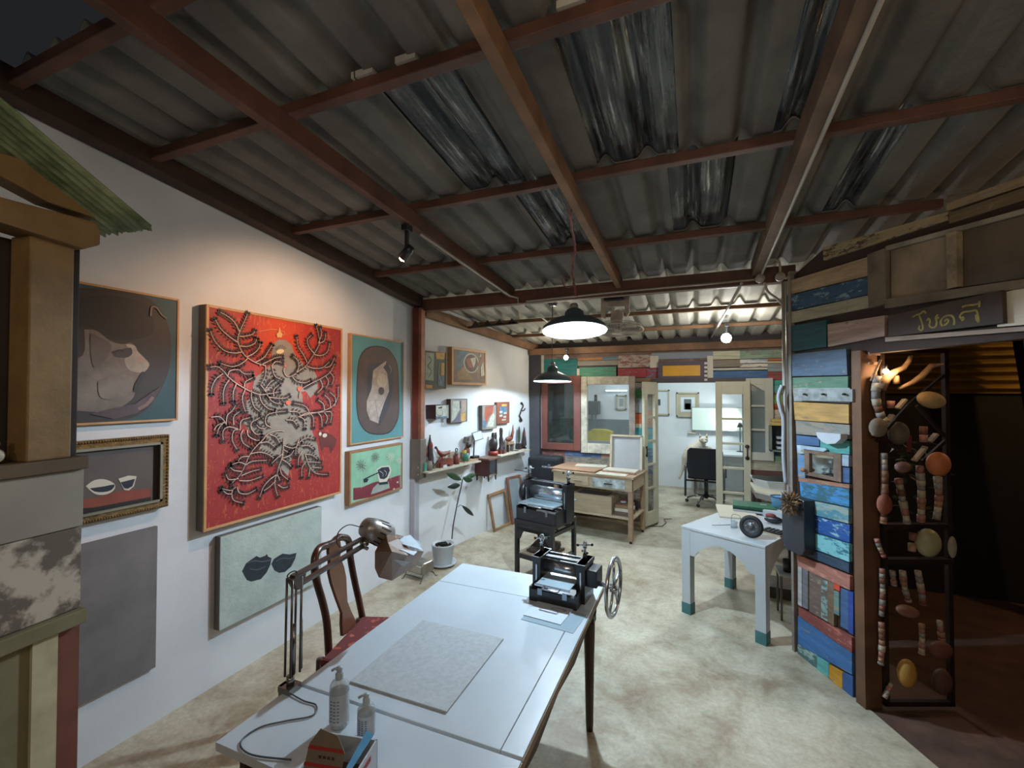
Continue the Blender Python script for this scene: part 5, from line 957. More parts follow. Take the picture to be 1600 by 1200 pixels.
def p5(r): r.poly(k6([(710, 810), (790, 800), (780, 880), (750, 900), (720, 980), (705, 900)]), rust); r.poly(k6([(790, 870), (800, 900), (790, 1000), (725, 1000), (760, 910)]), wh2); r.poly(k6([(680, 940), (720, 950), (715, 1010), (680, 1015)]), blu)
small(753.5, 633.5, 776, 672, .05, M('grey_brown_side', '5a534c', var=.2), 'narrow abstract picture in rust red and white, lower row left of its red-brown neighbour', .006, M('grey_base', '7c766e'), p5)
def p6(r): r.poly(k6([(865, 790), (915, 788), (912, 808), (866, 810)]), oc); r.poly(k6([(850, 812), (920, 808), (915, 880), (848, 885)]), blu); 
def p6b(r):
    p6(r)
    for (a, b) in ((845, 855), (885, 865), (845, 890), (880, 900)): r.poly(k6([(a, b), (a+28, b-4), (a+26, b+16), (a, b+18)]), wh2)
    r.poly(k6([(865, 930), (905, 925), (903, 940), (866, 945)]), wh2)
small(776.5, 628.5, 796, 663, .04, M('rust_frame', '6a3a2a', var=.2), 'red-brown framed picture with small blue and cream blocks, lower row right', .006, M('red_brown_base', '75402e', var=.2), p6b)
# wall ornament (seahorse-like wooden curl)
t = thing('wall_ornament', 'small dark carved curly ornament hanging on the wall above the far shelf', 'ornament', PB.pt(*PB.uz(813, 655), .01), PB.rz)
oi = M('dark_carved_wood', '3a2c26', rough=.6, var=.3)
def wu(x, y, off=.02): return PB.w(x, y, off)
MB().tube(catmull([wu(815, 629), wu(817.5, 634), wu(815, 640), wu(813, 646), wu(812, 650), wu(814, 654), wu(815.5, 657), wu(813.5, 658), wu(812.5, 655)], 4), [.010]*33, oi, 8).tube([wu(814, 642), wu(819, 641), wu(820.5, 638)], .008, oi, 8).ball(wu(815, 630), .017, oi).build('carving', t, world=True)
# ================================================================ SHELVES WITH FIGURINES
shw = M('whitewashed_shelf', 'b3a996', rough=.6, var=.12)
z1 = .955
def shelf(xa, ya, xb, yb, z, lab, dep=.17):
    a = PB.uz(xa, ya, dep)[0]; b = PB.uz(xb, yb, dep)[0]; t = thing('wall_shelf', lab, 'shelf', PB.pt(a, z-.016), PB.rz, 'whitewashed shelves on the rear left wall'); L = b-a
    MB().box((0, -dep, 0), (L, 0, .016), shw).build('board', t, bevel=.002)
    for x in (.04, L-.06): MB().prism([(0, 0), (-dep*.7, 0), (0, -.07)], x, x+.018, M('shelf_bracket', 'a9a89e', var=.05), 'yz').build('bracket', t)
    return a, b
shelf(669, 736, 752, 718.5, z1, 'whitewashed wall shelf near the post with carved figures on it', .21)
shelf(783, 711, 829, 700, z1+.0, 'whitewashed wall shelf at the far end with carved figures on it', .19)
cw = [M('carved_redwood', '6e3423', rough=.5, var=.3, sc=9), M('carved_dark', '2f2220', rough=.5, var=.3, sc=9), M('carved_green', '3f7a68', rough=.5, var=.2), M('carved_grey', '6b6258', rough=.6, var=.2), M('carved_tan', '9a7a5c', rough=.6, var=.2), M('carved_green_dark', '35483c', rough=.5, var=.2), M('tile_red', '8f3328', rough=.4, var=.2), M('mustard_cup', 'b08a2a', var=.1)]
GF = 'carved figures and small things on the wall shelves'
def on_shelf(x, dep, z=z1+.0005):
    # point on shelf depth 'dep' in front of the wall under the sight column x
    p = PB.w(x, 613, dep); return (p.x, p.y, z)
def fig(name, lab, cat, x, dep, parts, rz=0, z=z1+.0005):
    t = thing(name, lab, cat, on_shelf(x, dep, z), PB.rz+R(rz), GF)
    for nm, fn in parts: m = MB(); fn(m); m.build(nm, t)
cone = lambda col, r, h, z=0: (lambda m: m.lathe([(0, z), (r, z), (r*.95, z+h*.3), (r*.55, z+h*.65), (r*.2, z+h*.95), (0, z+h)], cw[col], n=14))
fig('carved_figure', 'pointed red-brown carved figure on a dark body nearest the reddish post', 'figurine', 663.5, .06, [('body', lambda m: m.lathe([(0, 0), (.035, 0), (.045, .06), (.035, .12), (.02, .15)], cw[1], n=14)), ('head', lambda m: m.lathe([(.0, .13), (.03, .13), (.032, .18), (.018, .26), (.004, .30), (0, .30)], cw[0], n=14))])
fig('carved_figure', 'tall dark figure with a red front and pointed hat, second from the post', 'figurine', 672, .05, [('body', lambda m: m.lathe([(0, 0), (.04, 0), (.042, .10), (.03, .19), (.03, .22), (.016, .28), (.006, .33), (.010, .34), (0, .35)], cw[1], n=16)), ('front', lambda m: m.ball((.0, -.022, .235), (.018, .014, .04), cw[6], n=10))])
fig('small_bottle', 'small teal block at the near corner of the shelf by the post', 'block', 663.5, .13, [('block', lambda m: m.box((-.018, -.02, 0), (.018, .02, .085), cw[2]))])
fig('grey_cup', 'round grey cup with a loop handle at the front of the near shelf', 'cup', 670.5, .13, [('cup', lambda m: m.lathe([(0, 0), (.038, 0), (.04, .05), (.03, .09), (.0, .095)], cw[3], n=18)), ('handle', lambda m: m.ring((.042, 0, .055), .028, .006, cw[1], (0, 1, 0), 18, 6))])
fig('wire_curls', 'pair of thin bent wire curls beside the grey cup', 'wire', 680, .12, [('curl', lambda m: m.ring((-.02, 0, .03), .026, .003, cw[3], (1, .3, 0), 18, 6)), ('curl', lambda m: m.ring((.03, .0, .03), .026, .003, cw[3], (1, -.3, 0), 18, 6))])
def bird(m): m.tube(catmull([(-.10, 0, .20), (-.06, 0, .15), (0, 0, .12), (.08, 0, .13), (.13, 0, .15)], 4), [.008, .01, .012, .016, .02, .024, .026, .03, .03, .028, .026, .022, .02, .014, .01, .006, .004][:17], cw[0], 8); m.tube([(-.01, 0, .11), (-.09, -.0, .04)], .010, cw[0], 8); m.ball((-.11, 0, .205), (.02, .012, .016), cw[1], n=8)
fig('carved_bird', 'red-brown carved long-tailed bird leaning behind the near shelf pieces', 'figurine', 692, .06, [('bird', bird), ('stand', lambda m: m.box((-.02, -.02, 0), (.02, .02, .11), cw[4]))])
fig('carved_boat', 'arched reddish carved block with a small white tag', 'block', 695, .125, [('block', lambda m: m.prism([(-.10, 0), (-.04, 0), (-.02, .02), (.04, .02), (.06, 0), (.10, 0), (.10, .075), (.06, .085), (-.03, .085), (-.09, .05)], -.03, .03, cw[0])), ('tag', lambda m: m.box((-.06, -.033, .0), (0, -.030, .025), wh))])
fig('cream_block', 'cream rectangular block standing behind the red cup', 'block', 706, .07, [('block', lambda m: m.box((-.045, -.02, 0), (.045, .02, .135), M('cream_block', 'b8aa94', var=.08)))])
fig('ring_cup', 'brick red cup with a dark ring-topped figure in it', 'cup', 713.5, .12, [('cup', lambda m: m.lathe([(0, 0), (.034, 0), (.034, .095), (0, .096)], cw[0], n=18)), ('figure', lambda m: m.ball((0, 0, .115), (.03, .02, .022), cw[3], n=10).ring((0, 0, .155), .018, .006, cw[1], (0, 1, 0), 18, 6))])
fig('wooden_plank', 'pale wooden board under the teal cup at the right of the near shelf', 'board', 731, .085, [('board', lambda m: m.box((-.13, -.06, 0), (.13, .06, .014), cw[4]))])
fig('teal_cup', 'teal cup with a yellow cup behind it at the right of the near shelf', 'cup', 728, .12, [('cup', lambda m: m.lathe([(0, 0), (.034, 0), (.038, .085), (0, .085)], cw[2], n=18))], z=z1+.0145)
fig('mustard_cup', 'small mustard yellow cup just behind the teal cup', 'cup', 725.5, .085, [('cup', lambda m: m.lathe([(0, 0), (.024, 0), (.026, .115), (0, .115)], cw[7], n=14))], z=z1+.0145)
fig('carved_monkey', 'brown crouching carved figure behind the teal cup', 'figurine', 729.5, .045, [('body', lambda m: m.ball((0, 0, .075), (.05, .03, .075), cw[0], n=12)), ('head', lambda m: m.ball((.01, -.02, .165), (.04, .03, .035), cw[1], n=12))], z=z1+.0145)
fig('grey_figurine', 'pale grey box on top of the brown crouching figure', 'box', 731, .045, [('box', lambda m: m.box((-.05, -.02, 0), (.05, .02, .055), cw[3])), ('screen', lambda m: m.box((-.04, -.023, .008), (.0, -.020, .045), blk))], z=z1+.218)
# clipboard on a dark stand
t = thing('notice_stand', 'white card in a dark frame tilted back on a black stand on the near shelf', 'card holder', on_shelf(741, .07), PB.rz, GF)
m = MB(); m.box((-.05, -.03, 0), (.07, .03, .04), blk).cyl((-.01, 0, .03), (-.0, 0, .21), .008, blk); m.build('stand', t, bevel=.008)
f = MB().box((-.09, -.004, -.055), (.09, .004, .055), M('slate_frame', '2c333c', var=0)).build('frame', t); f.location = (.07, -.0, .27); f.rotation_euler = (R(-18), R(-6), 0)
f2 = MB().box((-.082, -.0055, -.046), (.082, -.004, .046), wh).build('card', f)
# dark red cabinet between the shelves
a = PB.uz(762.5, 713, .20)[0]; b = PB.uz(776.5, 713, .20)[0]; t = thing('small_cabinet', 'small dark red wall cabinet on four stubby legs between the two shelves', 'cabinet', PB.pt(a, 0, .004), PB.rz); w = b-a; mr = M('oxblood_cabinet', '4c2420', rough=.5, var=.2); db = M('dark_cabinet_frame', '2c2420', var=.2)
z0_ = PB.uz(763, 745, .20)[1]
MB().box((-.01, -.22, .935), (w+.015, 0, .955), M('cabinet_top', '6b5246', rough=.5, var=.2)).build('top', t, bevel=.003)
m = MB(); m.box((0, -.20, z0_), (.015, 0, .935), mr).box((w-.015, -.20, z0_), (w, 0, .935), db).box((.015, -.20, z0_), (w-.015, 0, z0_+.02), M('tan_cab_bottom', '7a6650', var=.2)).box((.015, -.02, z0_+.02), (w-.015, 0, .935), mr); m.build('body', t, bevel=.002)
m = MB(); m.box((.015, -.205, z0_+.02), (.04, -.19, .935), db).box((w-.04, -.205, z0_+.02), (w-.015, -.19, .935), db).box((.04, -.2, z0_+.02), (w-.04, -.195, .935), M('cabinet_glass', '3a4044', rough=.1, var=.1)); m.build('door', t)
for x in (.02, w-.02):
    for y in (-.19, -.02): MB().lathe([(0, z0_-.06), (.008, z0_-.06), (.012, z0_), (0, z0_)], db, (x, y, 0), n=8).build('leg', t)
# far shelf figures
fig('carved_figure', 'dark crowned carved figure with a red base at the near end of the far shelf', 'figurine', 771, .07, [('base', lambda m: m.lathe([(0, 0), (.06, 0), (.062, .05), (0, .06)], cw[6], n=16)), ('body', lambda m: m.lathe([(.0, .05), (.045, .05), (.055, .14), (.05, .19), (.02, .21), (.028, .24), (.022, .28), (0, .285)], cw[1], n=16)), ('arm', lambda m: m.tube([(.05, 0, .18), (.065, 0, .24), (.055, 0, .28)], .01, cw[1], 6))], z=z1-.0)
fig('carved_figure', 'dark and red standing carved figure, second on the far shelf', 'figurine', 783, .08, [('body', lambda m: m.lathe([(0, 0), (.045, 0), (.04, .06), (.022, .09), (.028, .18), (.02, .22), (.024, .30), (.02, .33), (0, .335)], cw[1], n=14)), ('base', lambda m: m.box((-.055, -.03, 0), (.055, .03, .055), cw[0]))])
fig('carved_figure', 'short dark carved figure beside the little bench on the far shelf', 'figurine', 789, .09, [('body', lambda m: m.lathe([(0, 0), (.022, 0), (.018, .10), (.024, .14), (.01, .17), (0, .172)], cw[3], n=12))])
fig('small_bench', 'tiny dark bench with a pale top on the far shelf', 'bench', 796.5, .07, [('top', lambda m: m.box((-.085, -.03, .09), (.085, .03, .10), cw[1]).box((-.07, -.025, .1), (.07, .025, .135), cw[4])), ('leg', lambda m: m.box((-.07, -.025, 0), (-.055, .025, .09), cw[1])), ('leg', lambda m: m.box((.04, -.025, 0), (.075, .025, .09), cw[3]))])
fig('carved_bird', 'red-brown carved bird with upright dark tail standing on the tiny bench', 'figurine', 796, .07, [('body', lambda m: m.ball((-.01, 0, .035), (.085, .03, .032), cw[0], n=12)), ('tail', lambda m: m.tube([(.05, 0, .04), (.085, 0, .12), (.09, 0, .22)], [.024, .018, .004], cw[0], 8)), ], z=z1+.136)
fig('carved_leaf', 'upright dark green carved leaf on a dark block at the end of the far shelf', 'figurine', 811, .05, [('leaf', lambda m: m.ball((0, 0, .20), (.034, .012, .12), cw[5], n=14)), ('block', lambda m: m.box((-.04, -.03, 0), (.035, .03, .08), cw[1]))])
fig('carved_figure', 'slim dark pointed figure with red front, rightmost on the far shelf', 'figurine', 819, .06, [('body', lambda m: m.lathe([(0, .0), (.035, 0), (.036, .06), (.035, .075), (.03, .12), (.022, .18), (.016, .24), (.006, .29), (0, .31)], cw[1], n=14)), ('front', lambda m: m.ball((0, -.015, .19), (.014, .01, .04), cw[6], n=8)), ('tag', lambda m: m.box((-.03, -.042, .02), (.03, -.038, .045), wh))])
fig('black_disc', 'tiny flat black disc lying on the far shelf', 'disc', 807, .11, [('disc', lambda m: m.cyl((0, 0, 0), (0, 0, .008), .03, blk))])
# ================================================================ CEILING LAMPS, FAN, CONDUITS
shade_out = M('charcoal_enamel', '45555f', rough=.35, var=.08); shade_in = M('white_enamel', 'e8edf0', rough=.4, var=0)
bulbm = EM('cool_bulb', 'dcefff', 40); warmb = EM('warm_bulb', 'ffe2b8', 40); coolb = EM('neutral_bulb', 'f2f6ff', 60)
def pendant(loc, r, h, tilt, lab, cord, power):
    t = thing('pendant_lamp', lab, 'lamp', loc, 0, 'dark enamel pendant lamps'); t.rotation_euler = (R(tilt[0]), R(tilt[1]), 0)
    out = [(r, 0), (r*.97, h*.16), (r*.72, h*.42), (r*.36, h*.58), (r*.30, h*.66), (r*.29, h*.84), (r*.2, h*.95), (r*.13, h)]
    m = MB(); m.lathe(out, shade_out, n=48).lathe([(r, 0), (r*.955, h*.14), (r*.71, h*.39), (r*.34, h*.55), (r*.12, h*.60), (0, h*.6)], shade_in, n=48).ring((0, 0, 0), r*.995, .003, shade_in, (0, 0, 1), 48, 6); m.build('lamp_shade', t)
    MB().lathe([(0, h*.98), (r*.14, h*.98), (r*.14, h*1.12), (r*.1, h*1.22), (0, h*1.24)], M('pale_lamp_neck', '8c8a84', rough=.4, var=.1), n=20).build('neck', t)
    MB().ball((0, 0, h*.46), (r*.15, r*.15, r*.13), bulbm, n=20).cyl((0, 0, h*.46), (0, 0, h*.62), .02, shade_in).build('bulb', t)
    if cord: cord(t)
    l = light('lamp_glow', 'POINT', (0, 0, h*.24), power, (.64, .83, 1), .02); l.parent = t
    return t
pk = M('pink_cord', '7c4a46', rough=.6, var=.25, sc=30)
def c1(t):
    loc = Vector(t.location)
    P = [Vector((-.735, 2.93, 2.40)), Vector((-.74, 2.90, 2.47)), Vector((-.735, 2.83, 2.55)), Vector((-.69, 2.72, 2.66)), Vector((-.665, 2.55, 2.72)), Vector((-.635, 2.40, 2.76)), Vector((-.60, 2.32, 2.80))]
    # twisted cord following the same path, with a small loop at the neck
    Cc = catmull(P, 8); m = MB(); m.tube(Cc, .007, pk, 8)
    off = [p+Vector((.008*math.cos(i*1.1), .008*math.sin(i*1.1), 0)) for i, p in enumerate(Cc)]; m.tube(off, .004, pk, 6)
    m.tube(catmull([P[1], P[1]+Vector((-.05, 0, -.01)), P[1]+Vector((-.08, 0, .02)), P[1]+Vector((-.07, 0, .06)), P[1]+Vector((-.045, 0, .045))], 4), .004, pk, 6)
    t_m = m.build('cord', t, world=False)
    for v in t_m.data.vertices: v.co = (t.matrix_basis.inverted() @ v.co)
pendant((-.745, 2.92, 2.165), .218, .155, (-7, -2.5), 'large lit charcoal pendant lamp hanging on a pink cord from the middle rafter', c1, 135)
def c2(t):
    q = Z(862.5, 478, 2.60)-Vector((-1.605, 5.20, 1.885)); MB().tube([(0, 0, .22), (0, -.03, .26), tuple(q-Vector((0, 0, .03)))], .004, blk, 6).build('cord', t); MB().lathe([(0, -.03), (.035, -.03), (.05, .0), (.05, .03), (0, .03)], blk, tuple(q), n=20).build('canopy', t)
t = pendant((-1.605, 5.20, 1.885), .232, .19, (-2, 0), 'smaller-looking charcoal pendant lamp with white rim hanging before the colourful back wall', c2, 50)
# spotlights
def spot(loc, aim, lab, body, bulb, e, col, stem=.09, hot=.028):
    loc = Vector(loc); d = (Vector(aim)-loc).normalized(); t = thing('spotlight', lab, 'spotlight', loc, 0, 'small ceiling spotlights')
    m = MB(); m.box((-.02, -.03, stem), (.02, .03, stem+.035), blk).box((-.008, -.012, -.0), (.008, .012, stem), blk); m.build('bracket', t, bevel=.002)
    m = MB(); m.lathe([(0, -.05), (.022, -.048), (.028, -.02), (.032, .045), (.028, .045), (.02, .0), (0, -.0)], body, (0, 0, 0), d, 24); m.build('housing', t)
    MB().ball(d*.034, (hot*.9, hot*.9, hot*.5) if abs(d.z) > .7 else hot, bulb, n=16).build('bulb', t)
    l = light('spot_glow', 'SPOT', loc+d*.075, e, col, .03, loc+d*2, 120, .6); l.location = l.location; return t
spot((-1.585, 2.20, 2.585), (-2.66, 2.25, 1.6), 'black spotlight on the rafter, lit warm and aimed at the red painting', blk, warmb, 32, (1, .62, .40), .13, .026)
spot((-1.60, 5.85, 2.235), (-1.75, 4.6, 1.6), 'small glowing spotlight just above the smaller pendant lamp at the back', blk, warmb, 26, (1, .86, .66), .08, .032)
spot((.32, 5.20, 2.345), (.05, 4.0, 1.2), 'bright spotlight on the right of the ceiling before the back wall', blk, coolb, 40, (1, .93, .82), .10, .05)
light('spot_fill', 'POINT', (.32, 5.10, 2.30), 16, (1, .95, .86), .05)
light('spot_fill', 'POINT', (-1.60, 5.75, 2.20), 6, (1, .9, .75), .04)
# fan under the crossbeam
t = thing('ceiling_fan', 'dusty beige wall fan with round wire guard hung face down from the crossbeam', 'fan', (-.655, 4.12, 2.34)); t.rotation_euler = (R(-5), 0, 0)
dust = M('dusty_beige_plastic', 'a89c8e', rough=.6, var=.2, sc=14); dg = M('dusty_guard', 'c4bcae', rough=.6, var=.15)
m = MB(); m.box((-.085, -.17, .235), (.085, -.02, .25), dust).prism([(-.125, .25), (.13, .25), (.13, .10), (.10, .06), (.085, .17), (-.07, .17), (-.085, .06), (-.12, .08)], -.13, -.10, dust); m.build('yoke', t, bevel=.004)
m = MB(); m.box((-.085, -.20, .215), (.085, -.15, .255), M('navy_plate', '1b2230', rough=.4, var=0))
for s in (-1, 1): m.ball((s*.055, -.2, .235), (.008, .005, .008), stl, n=8)
m.build('mounting_plate', t)
m = MB(); m.lathe([(0, .17), (.03, .165), (.055, .14), (.062, .09), (.058, .04), (.03, .02), (0, .02)], dust, (0, 0, 0), (.05, 0, 1), 24); m.build('motor', t)
m = MB(); m.ring((.01, 0, -.02), .225, .006, dg, (0, .05, 1), 48, 8).ring((.01, 0, .01), .21, .003, dg, (0, .05, 1), 48, 6).ring((.01, 0, -.055), .06, .003, dg, (0, .05, 1), 30, 6)
for k in range(48):
    a = k*2*PI/48; ca, sa = math.cos(a), math.sin(a)
    m.tube([(.01+.05*ca, .05*sa, .035), (.01+.17*ca, .17*sa, .03), (.01+.222*ca, .222*sa, -.018), (.01+.15*ca, .15*sa, -.052), (.01+.05*ca, .05*sa, -.056)], .0013, dg, 4)
m.build('guard', t)
for k in range(3):
    a = k*2*PI/3+.4; m = MB(); pts = [(.03, -.02), (.10, -.055), (.19, -.04), (.195, .03), (.10, .045), (.03, .02)]
    m.prism([(.01+x*math.cos(a)-y*math.sin(a), x*math.sin(a)+y*math.cos(a)) for x, y in pts], -.012, -.009, M('fan_blade_dust', '6c5c52', rough=.5, var=.2), 'xy'); m.build('blade', t)
MB().lathe([(0, -.03), (.03, -.03), (.035, 0), (0, .02)], dust, (.01, 0, 0)).build('hub', t)
# conduits
cdt = M('white_conduit', 'a8a39a', rough=.5, var=.08)
zz = lambda y: rb(y)-.008
MB().tube([(-1.565, 2.32, zz(2.32)), (-1.56, 3.0, zz(3.0)), (-1.55, 3.72, zz(3.72)), (-1.50, 3.79, 2.62), (-1.50, 3.80, 2.57), (-1.44, 3.80, 2.562)], .009, cdt, 8).build('conduit', label='white conduit running down the left rafter from the black spotlight to the crossbeam', cat='conduit', group='white electric conduits')
MB().tube([(-1.42, 3.80, 2.585), (-.6, 3.80, 2.60), (.46, 3.80, 2.605)], .008, cdt, 8).tube([(-1.42, 3.80, 2.565), (.55, 3.80, 2.568)], .005, cdt, 8).build('conduit', label='pair of white conduits along the front of the crossbeam', cat='conduit', group='white electric conduits')
MB().tube([(.465, -1.5, zz(-1.5)), (.468, 1.2, zz(1.2)), (.47, 3.60, zz(3.6)), (.47, 3.74, 2.63)], .009, cdt, 8).build('conduit', label='white conduit running along the right rafter toward the crossbeam', cat='conduit', group='white electric conduits')
MB().tube([Z(821, 478, 2.585), Z(841, 492, 2.53), Z(860, 506, 2.47)], .009, cdt, 8).build('conduit', label='white conduit behind the crossbeam on the left, toward the small back spotlight', cat='conduit', group='white electric conduits')
MB().tube([Z(1159, 442, 2.585), Z(1133, 489, 2.50), Z(1105, 540, 2.41)], .011, cdt, 8).build('conduit', label='white conduit behind the crossbeam on the right, beside the bright spotlight', cat='conduit', group='white electric conduits')
t = thing('junction_box', 'two round junction boxes with a looped white conduit at the right end of the crossbeam', 'junction box', (.49, 3.77, 2.60))
for x in (-.03, .10):
    MB().cyl((x, 0, -.0), (x, -.03, 0), .032, cdt, n=20).build('box', t)
MB().tube(catmull([(-.03, -.01, .03), (-.035, -.01, .09), (.0, -.01, .13), (.05, -.01, .14), (.095, -.01, .11), (.10, -.01, .03)], 6), .009, cdt, 8).tube(catmull([(.0, -.01, -.03), (.02, -.01, -.10), (.08, -.01, -.16), (.125, -.01, -.22)], 6), .009, cdt, 8).tube([(.13, -.01, -.01), (.18, -.01, .0)], .01, cdt, 8).build('conduit', t)
MB().box((.62, 3.74, 0.9), (.645, 3.765, 2.56), M('grey_steel_upright', '8f8c86', rough=.5, var=.15)).tube([(.60, 3.70, 2.55), (.60, 3.70, 1.45), (.60, 3.70, 1.05)], .012, cdt, 8).tube(catmull([(.585, 3.69, 1.80), (.56, 3.69, 1.72), (.575, 3.69, 1.62), (.59, 3.69, 1.55), (.588, 3.69, 1.3), (.60, 3.69, 1.1)], 6), .013, M('white_cable_sleeve', 'a9adb4', rough=.5, var=0), 8).build('upright_pipe', label='grey upright with white pipes at the left edge of the coloured plank panel', cat='pipe')
# stacked pale tiles at the post foot
for k in range(3): MB().box((.605, 3.62, .99-.105*k), (.655, 3.70, 1.09-.105*k), M('pale_taupe_tile', '8f837c', rough=.6, var=.1)).build('wall_tile', label=['top', 'middle', 'bottom'][k]+' one of three pale square blocks stacked by the panel edge', cat='block', group='pale blocks at the panel edge')
# little shelf with wedge pieces at the back right wall
t = thing('wall_box', 'small open grey box with yellow slats at the right end of the back wall', 'box', (.90, 6.05, 1.05))
g2 = M('green_grey_box', '6c7468', var=.15)
m = MB(); m.box((-.07, -.02, .0), (-.055, .12, .30), g2).box((.10, -.02, .0), (.115, .12, .30), g2).box((-.07, -.02, .0), (.115, .12, .015), g2).box((-.07, .10, 0), (.115, .12, .3), M('dark_inside', '2d3336')); m.build('box', t)
MB().box((-.06, -.04, .31), (.12, .12, .35), M('yellow_slat', 'c2a860', var=.1)).box((-.05, -.045, .355), (.12, .11, .385), MATS['yellow_slat']).build('slat', t)
for k in range(3): MB().box((.0, -.01, .03+.06*k), (.09, .08, .055+.06*k), wh).build('card', t)
# black round-cornered holder with dried flowers
vz = Z(1245, 600, 1.0); hp = PCW.w(1245, 820, .07)
t = thing('wall_vase', 'black flat wall holder with a bunch of dried brown flowers beside the square table', 'vase', (hp.x, hp.y, .70), PCW.rz)
m = MB(); u0, _ = PCW.uz(1226, 800, .07); u1, _ = PCW.uz(1261, 800, .07); wv = abs(u1-u0)/2
pts = [(-wv, .36), (wv, .36), (wv, .05), (wv-.02, .01), (wv-.05, 0), (-wv+.05, 0), (-wv+.02, .01), (-wv, .05)]
m.prism(pts, -.03, .05, M('black_leather', '25272b', rough=.5, var=.15)); m.build('holder', t, bevel=.006)
m = MB(); df = [M('dry_brown', '5e4630', rough=.9, var=.4, sc=30), M('dry_tan', '8a6a48', rough=.9, var=.3, sc=30)]
for k in range(150):
    v = Vector((random.gauss(0, 1), random.gauss(0, 1), random.gauss(0, 1))).normalized()*random.uniform(.03, .075); c0 = Vector((.035, -.07, .33)); q = c0+v*Vector((1, .8, 1.25)) if 0 else c0+Vector((v.x, v.y*.8, v.z*1.25))
    d = (q-c0).normalized(); m.cyl(q-d*.02, q+d*.014, .005, df[k % 2], r2=.0005, n=5)
m.tube([(.0, 0, .36), (.03, -.05, .34)], .006, df[0], 6); m.build('dried_flowers', t, kind='stuff')
# white bracket tray under the table at right
t = thing('white_crate', 'small white plastic stool with a black cup on it behind the square table', 'stool', (.70, 4.05, 0))
MB().box((-.11, -.10, .34), (.10, .10, .36), wh).build('seat', t, bevel=.003)
for x in (-.10, .085):
    for y in (-.09, .08): MB().box((x, y, .0), (x+.015, y+.015, .34), M('grey_leg', '5e5c58')).build('leg', t)
MB().lathe([(0, 0), (.03, 0), (.036, .09), (.033, .09), (.028, .005), (0, .005)], blk, n=18).build('black_cup', label='black cup on the small white stool behind the square table', cat='cup', at=((.66, 4.02, .3605), 0))
MB().box((-.20, -.14, 0), (.16, .14, .09), M('brown_wood_crate', '4e4034', var=.3)).build('wooden_crate', label='dark brown wooden crate on the floor behind the square table', cat='crate', at=((.78, 4.50, 0), R(-4)))
# ================================================================ THINGS ON THE COLOURED PANEL
P0 = lambda x, y, off=.03: PCW.w(x, y, off)
t = thing('wall_mirror', 'small mirror in a wide worn wooden frame on the coloured plank panel', 'mirror', P0(1286, 752), PCW.rz)
def outer(L, off): return [(PCW.uz(x, y, off)[0]-PCW.uz(1286, 752, .03)[0], PCW.uz(x, y, off)[1]-P0(1286, 752).z) for x, y in L]
O_ = outer([(1256, 701), (1314, 709), (1314, 754), (1257, 742)], .03); I_ = outer([(1264, 708), (1302, 713), (1302, 746), (1264, 738)], .03)
m = MB(); fm = M('worn_brown_frame', '6a5646', rough=.7, var=.35, sc=12)
for k in range(4): m.prism([O_[k], O_[(k+1) % 4], I_[(k+1) % 4], I_[k]], 0.0, .028, fm)
m.build('frame', t, bevel=.002); m = MB(); m.prism(I_, .012, .018, M('small_mirror', 'c0caca', rough=.04, metal=1, var=0)); m.build('glass', t)
MB().ball((O_[3][0]+.01, -.02, O_[3][1]+.035), (.022, .012, .014), M('orange_shell', 'a8693c', var=.3)).build('shell', t)
def wallthing(name, lab, cat, pts, mat, th=.03, part='body', extra=None):
    c = PCW.uz(*pts[0]); t = thing(name, lab, cat, PCW.pt(c[0], c[1], .026), PCW.rz); L = [(PCW.uz(x, y, .04)[0]-c[0], PCW.uz(x, y, .04)[1]-c[1]) for x, y in pts]
    m = MB(); m.prism(L, -th, 0, mat); m.build(part, t, bevel=.002)
    if extra: extra(t, lambda x, y: (PCW.uz(x, y, .04+th)[0]-c[0], PCW.uz(x, y, .04+th)[1]-c[1]))
    return t
wallthing('boat_shelf', 'small white half-round boat shaped shelf on the coloured panel', 'shelf', [(1282, 675), (1321, 678), (1321, 686), (1313, 693), (1300, 694), (1291, 690), (1284, 683)], wh, .045)
def hooks(t, f):
    for x in (1257, 1286, 1319):
        u_, z_ = f(x, 616); MB().ball((u_, -.033, z_), (.011, .012, .007), M('dark_hook', '2c2826', var=0), n=10).build('hook', t)
wallthing('hook_board', 'grey board with three dark metal hooks at the top of the coloured panel', 'hook rail', [(1247, 608), (1333, 608), (1333, 628), (1248, 626)], M('chipped_grey_board', '868a88', rough=.7, var=.3, sc=18), .018, 'board', hooks)
wallthing('blue_strip', 'pale blue-white worn strip nailed left of the mirror top on the coloured panel', 'strip', [(1250, 697), (1288, 700), (1291, 703), (1286, 706), (1250, 701)], M('pale_blue_chip', '93a7b6', var=.2), .012)
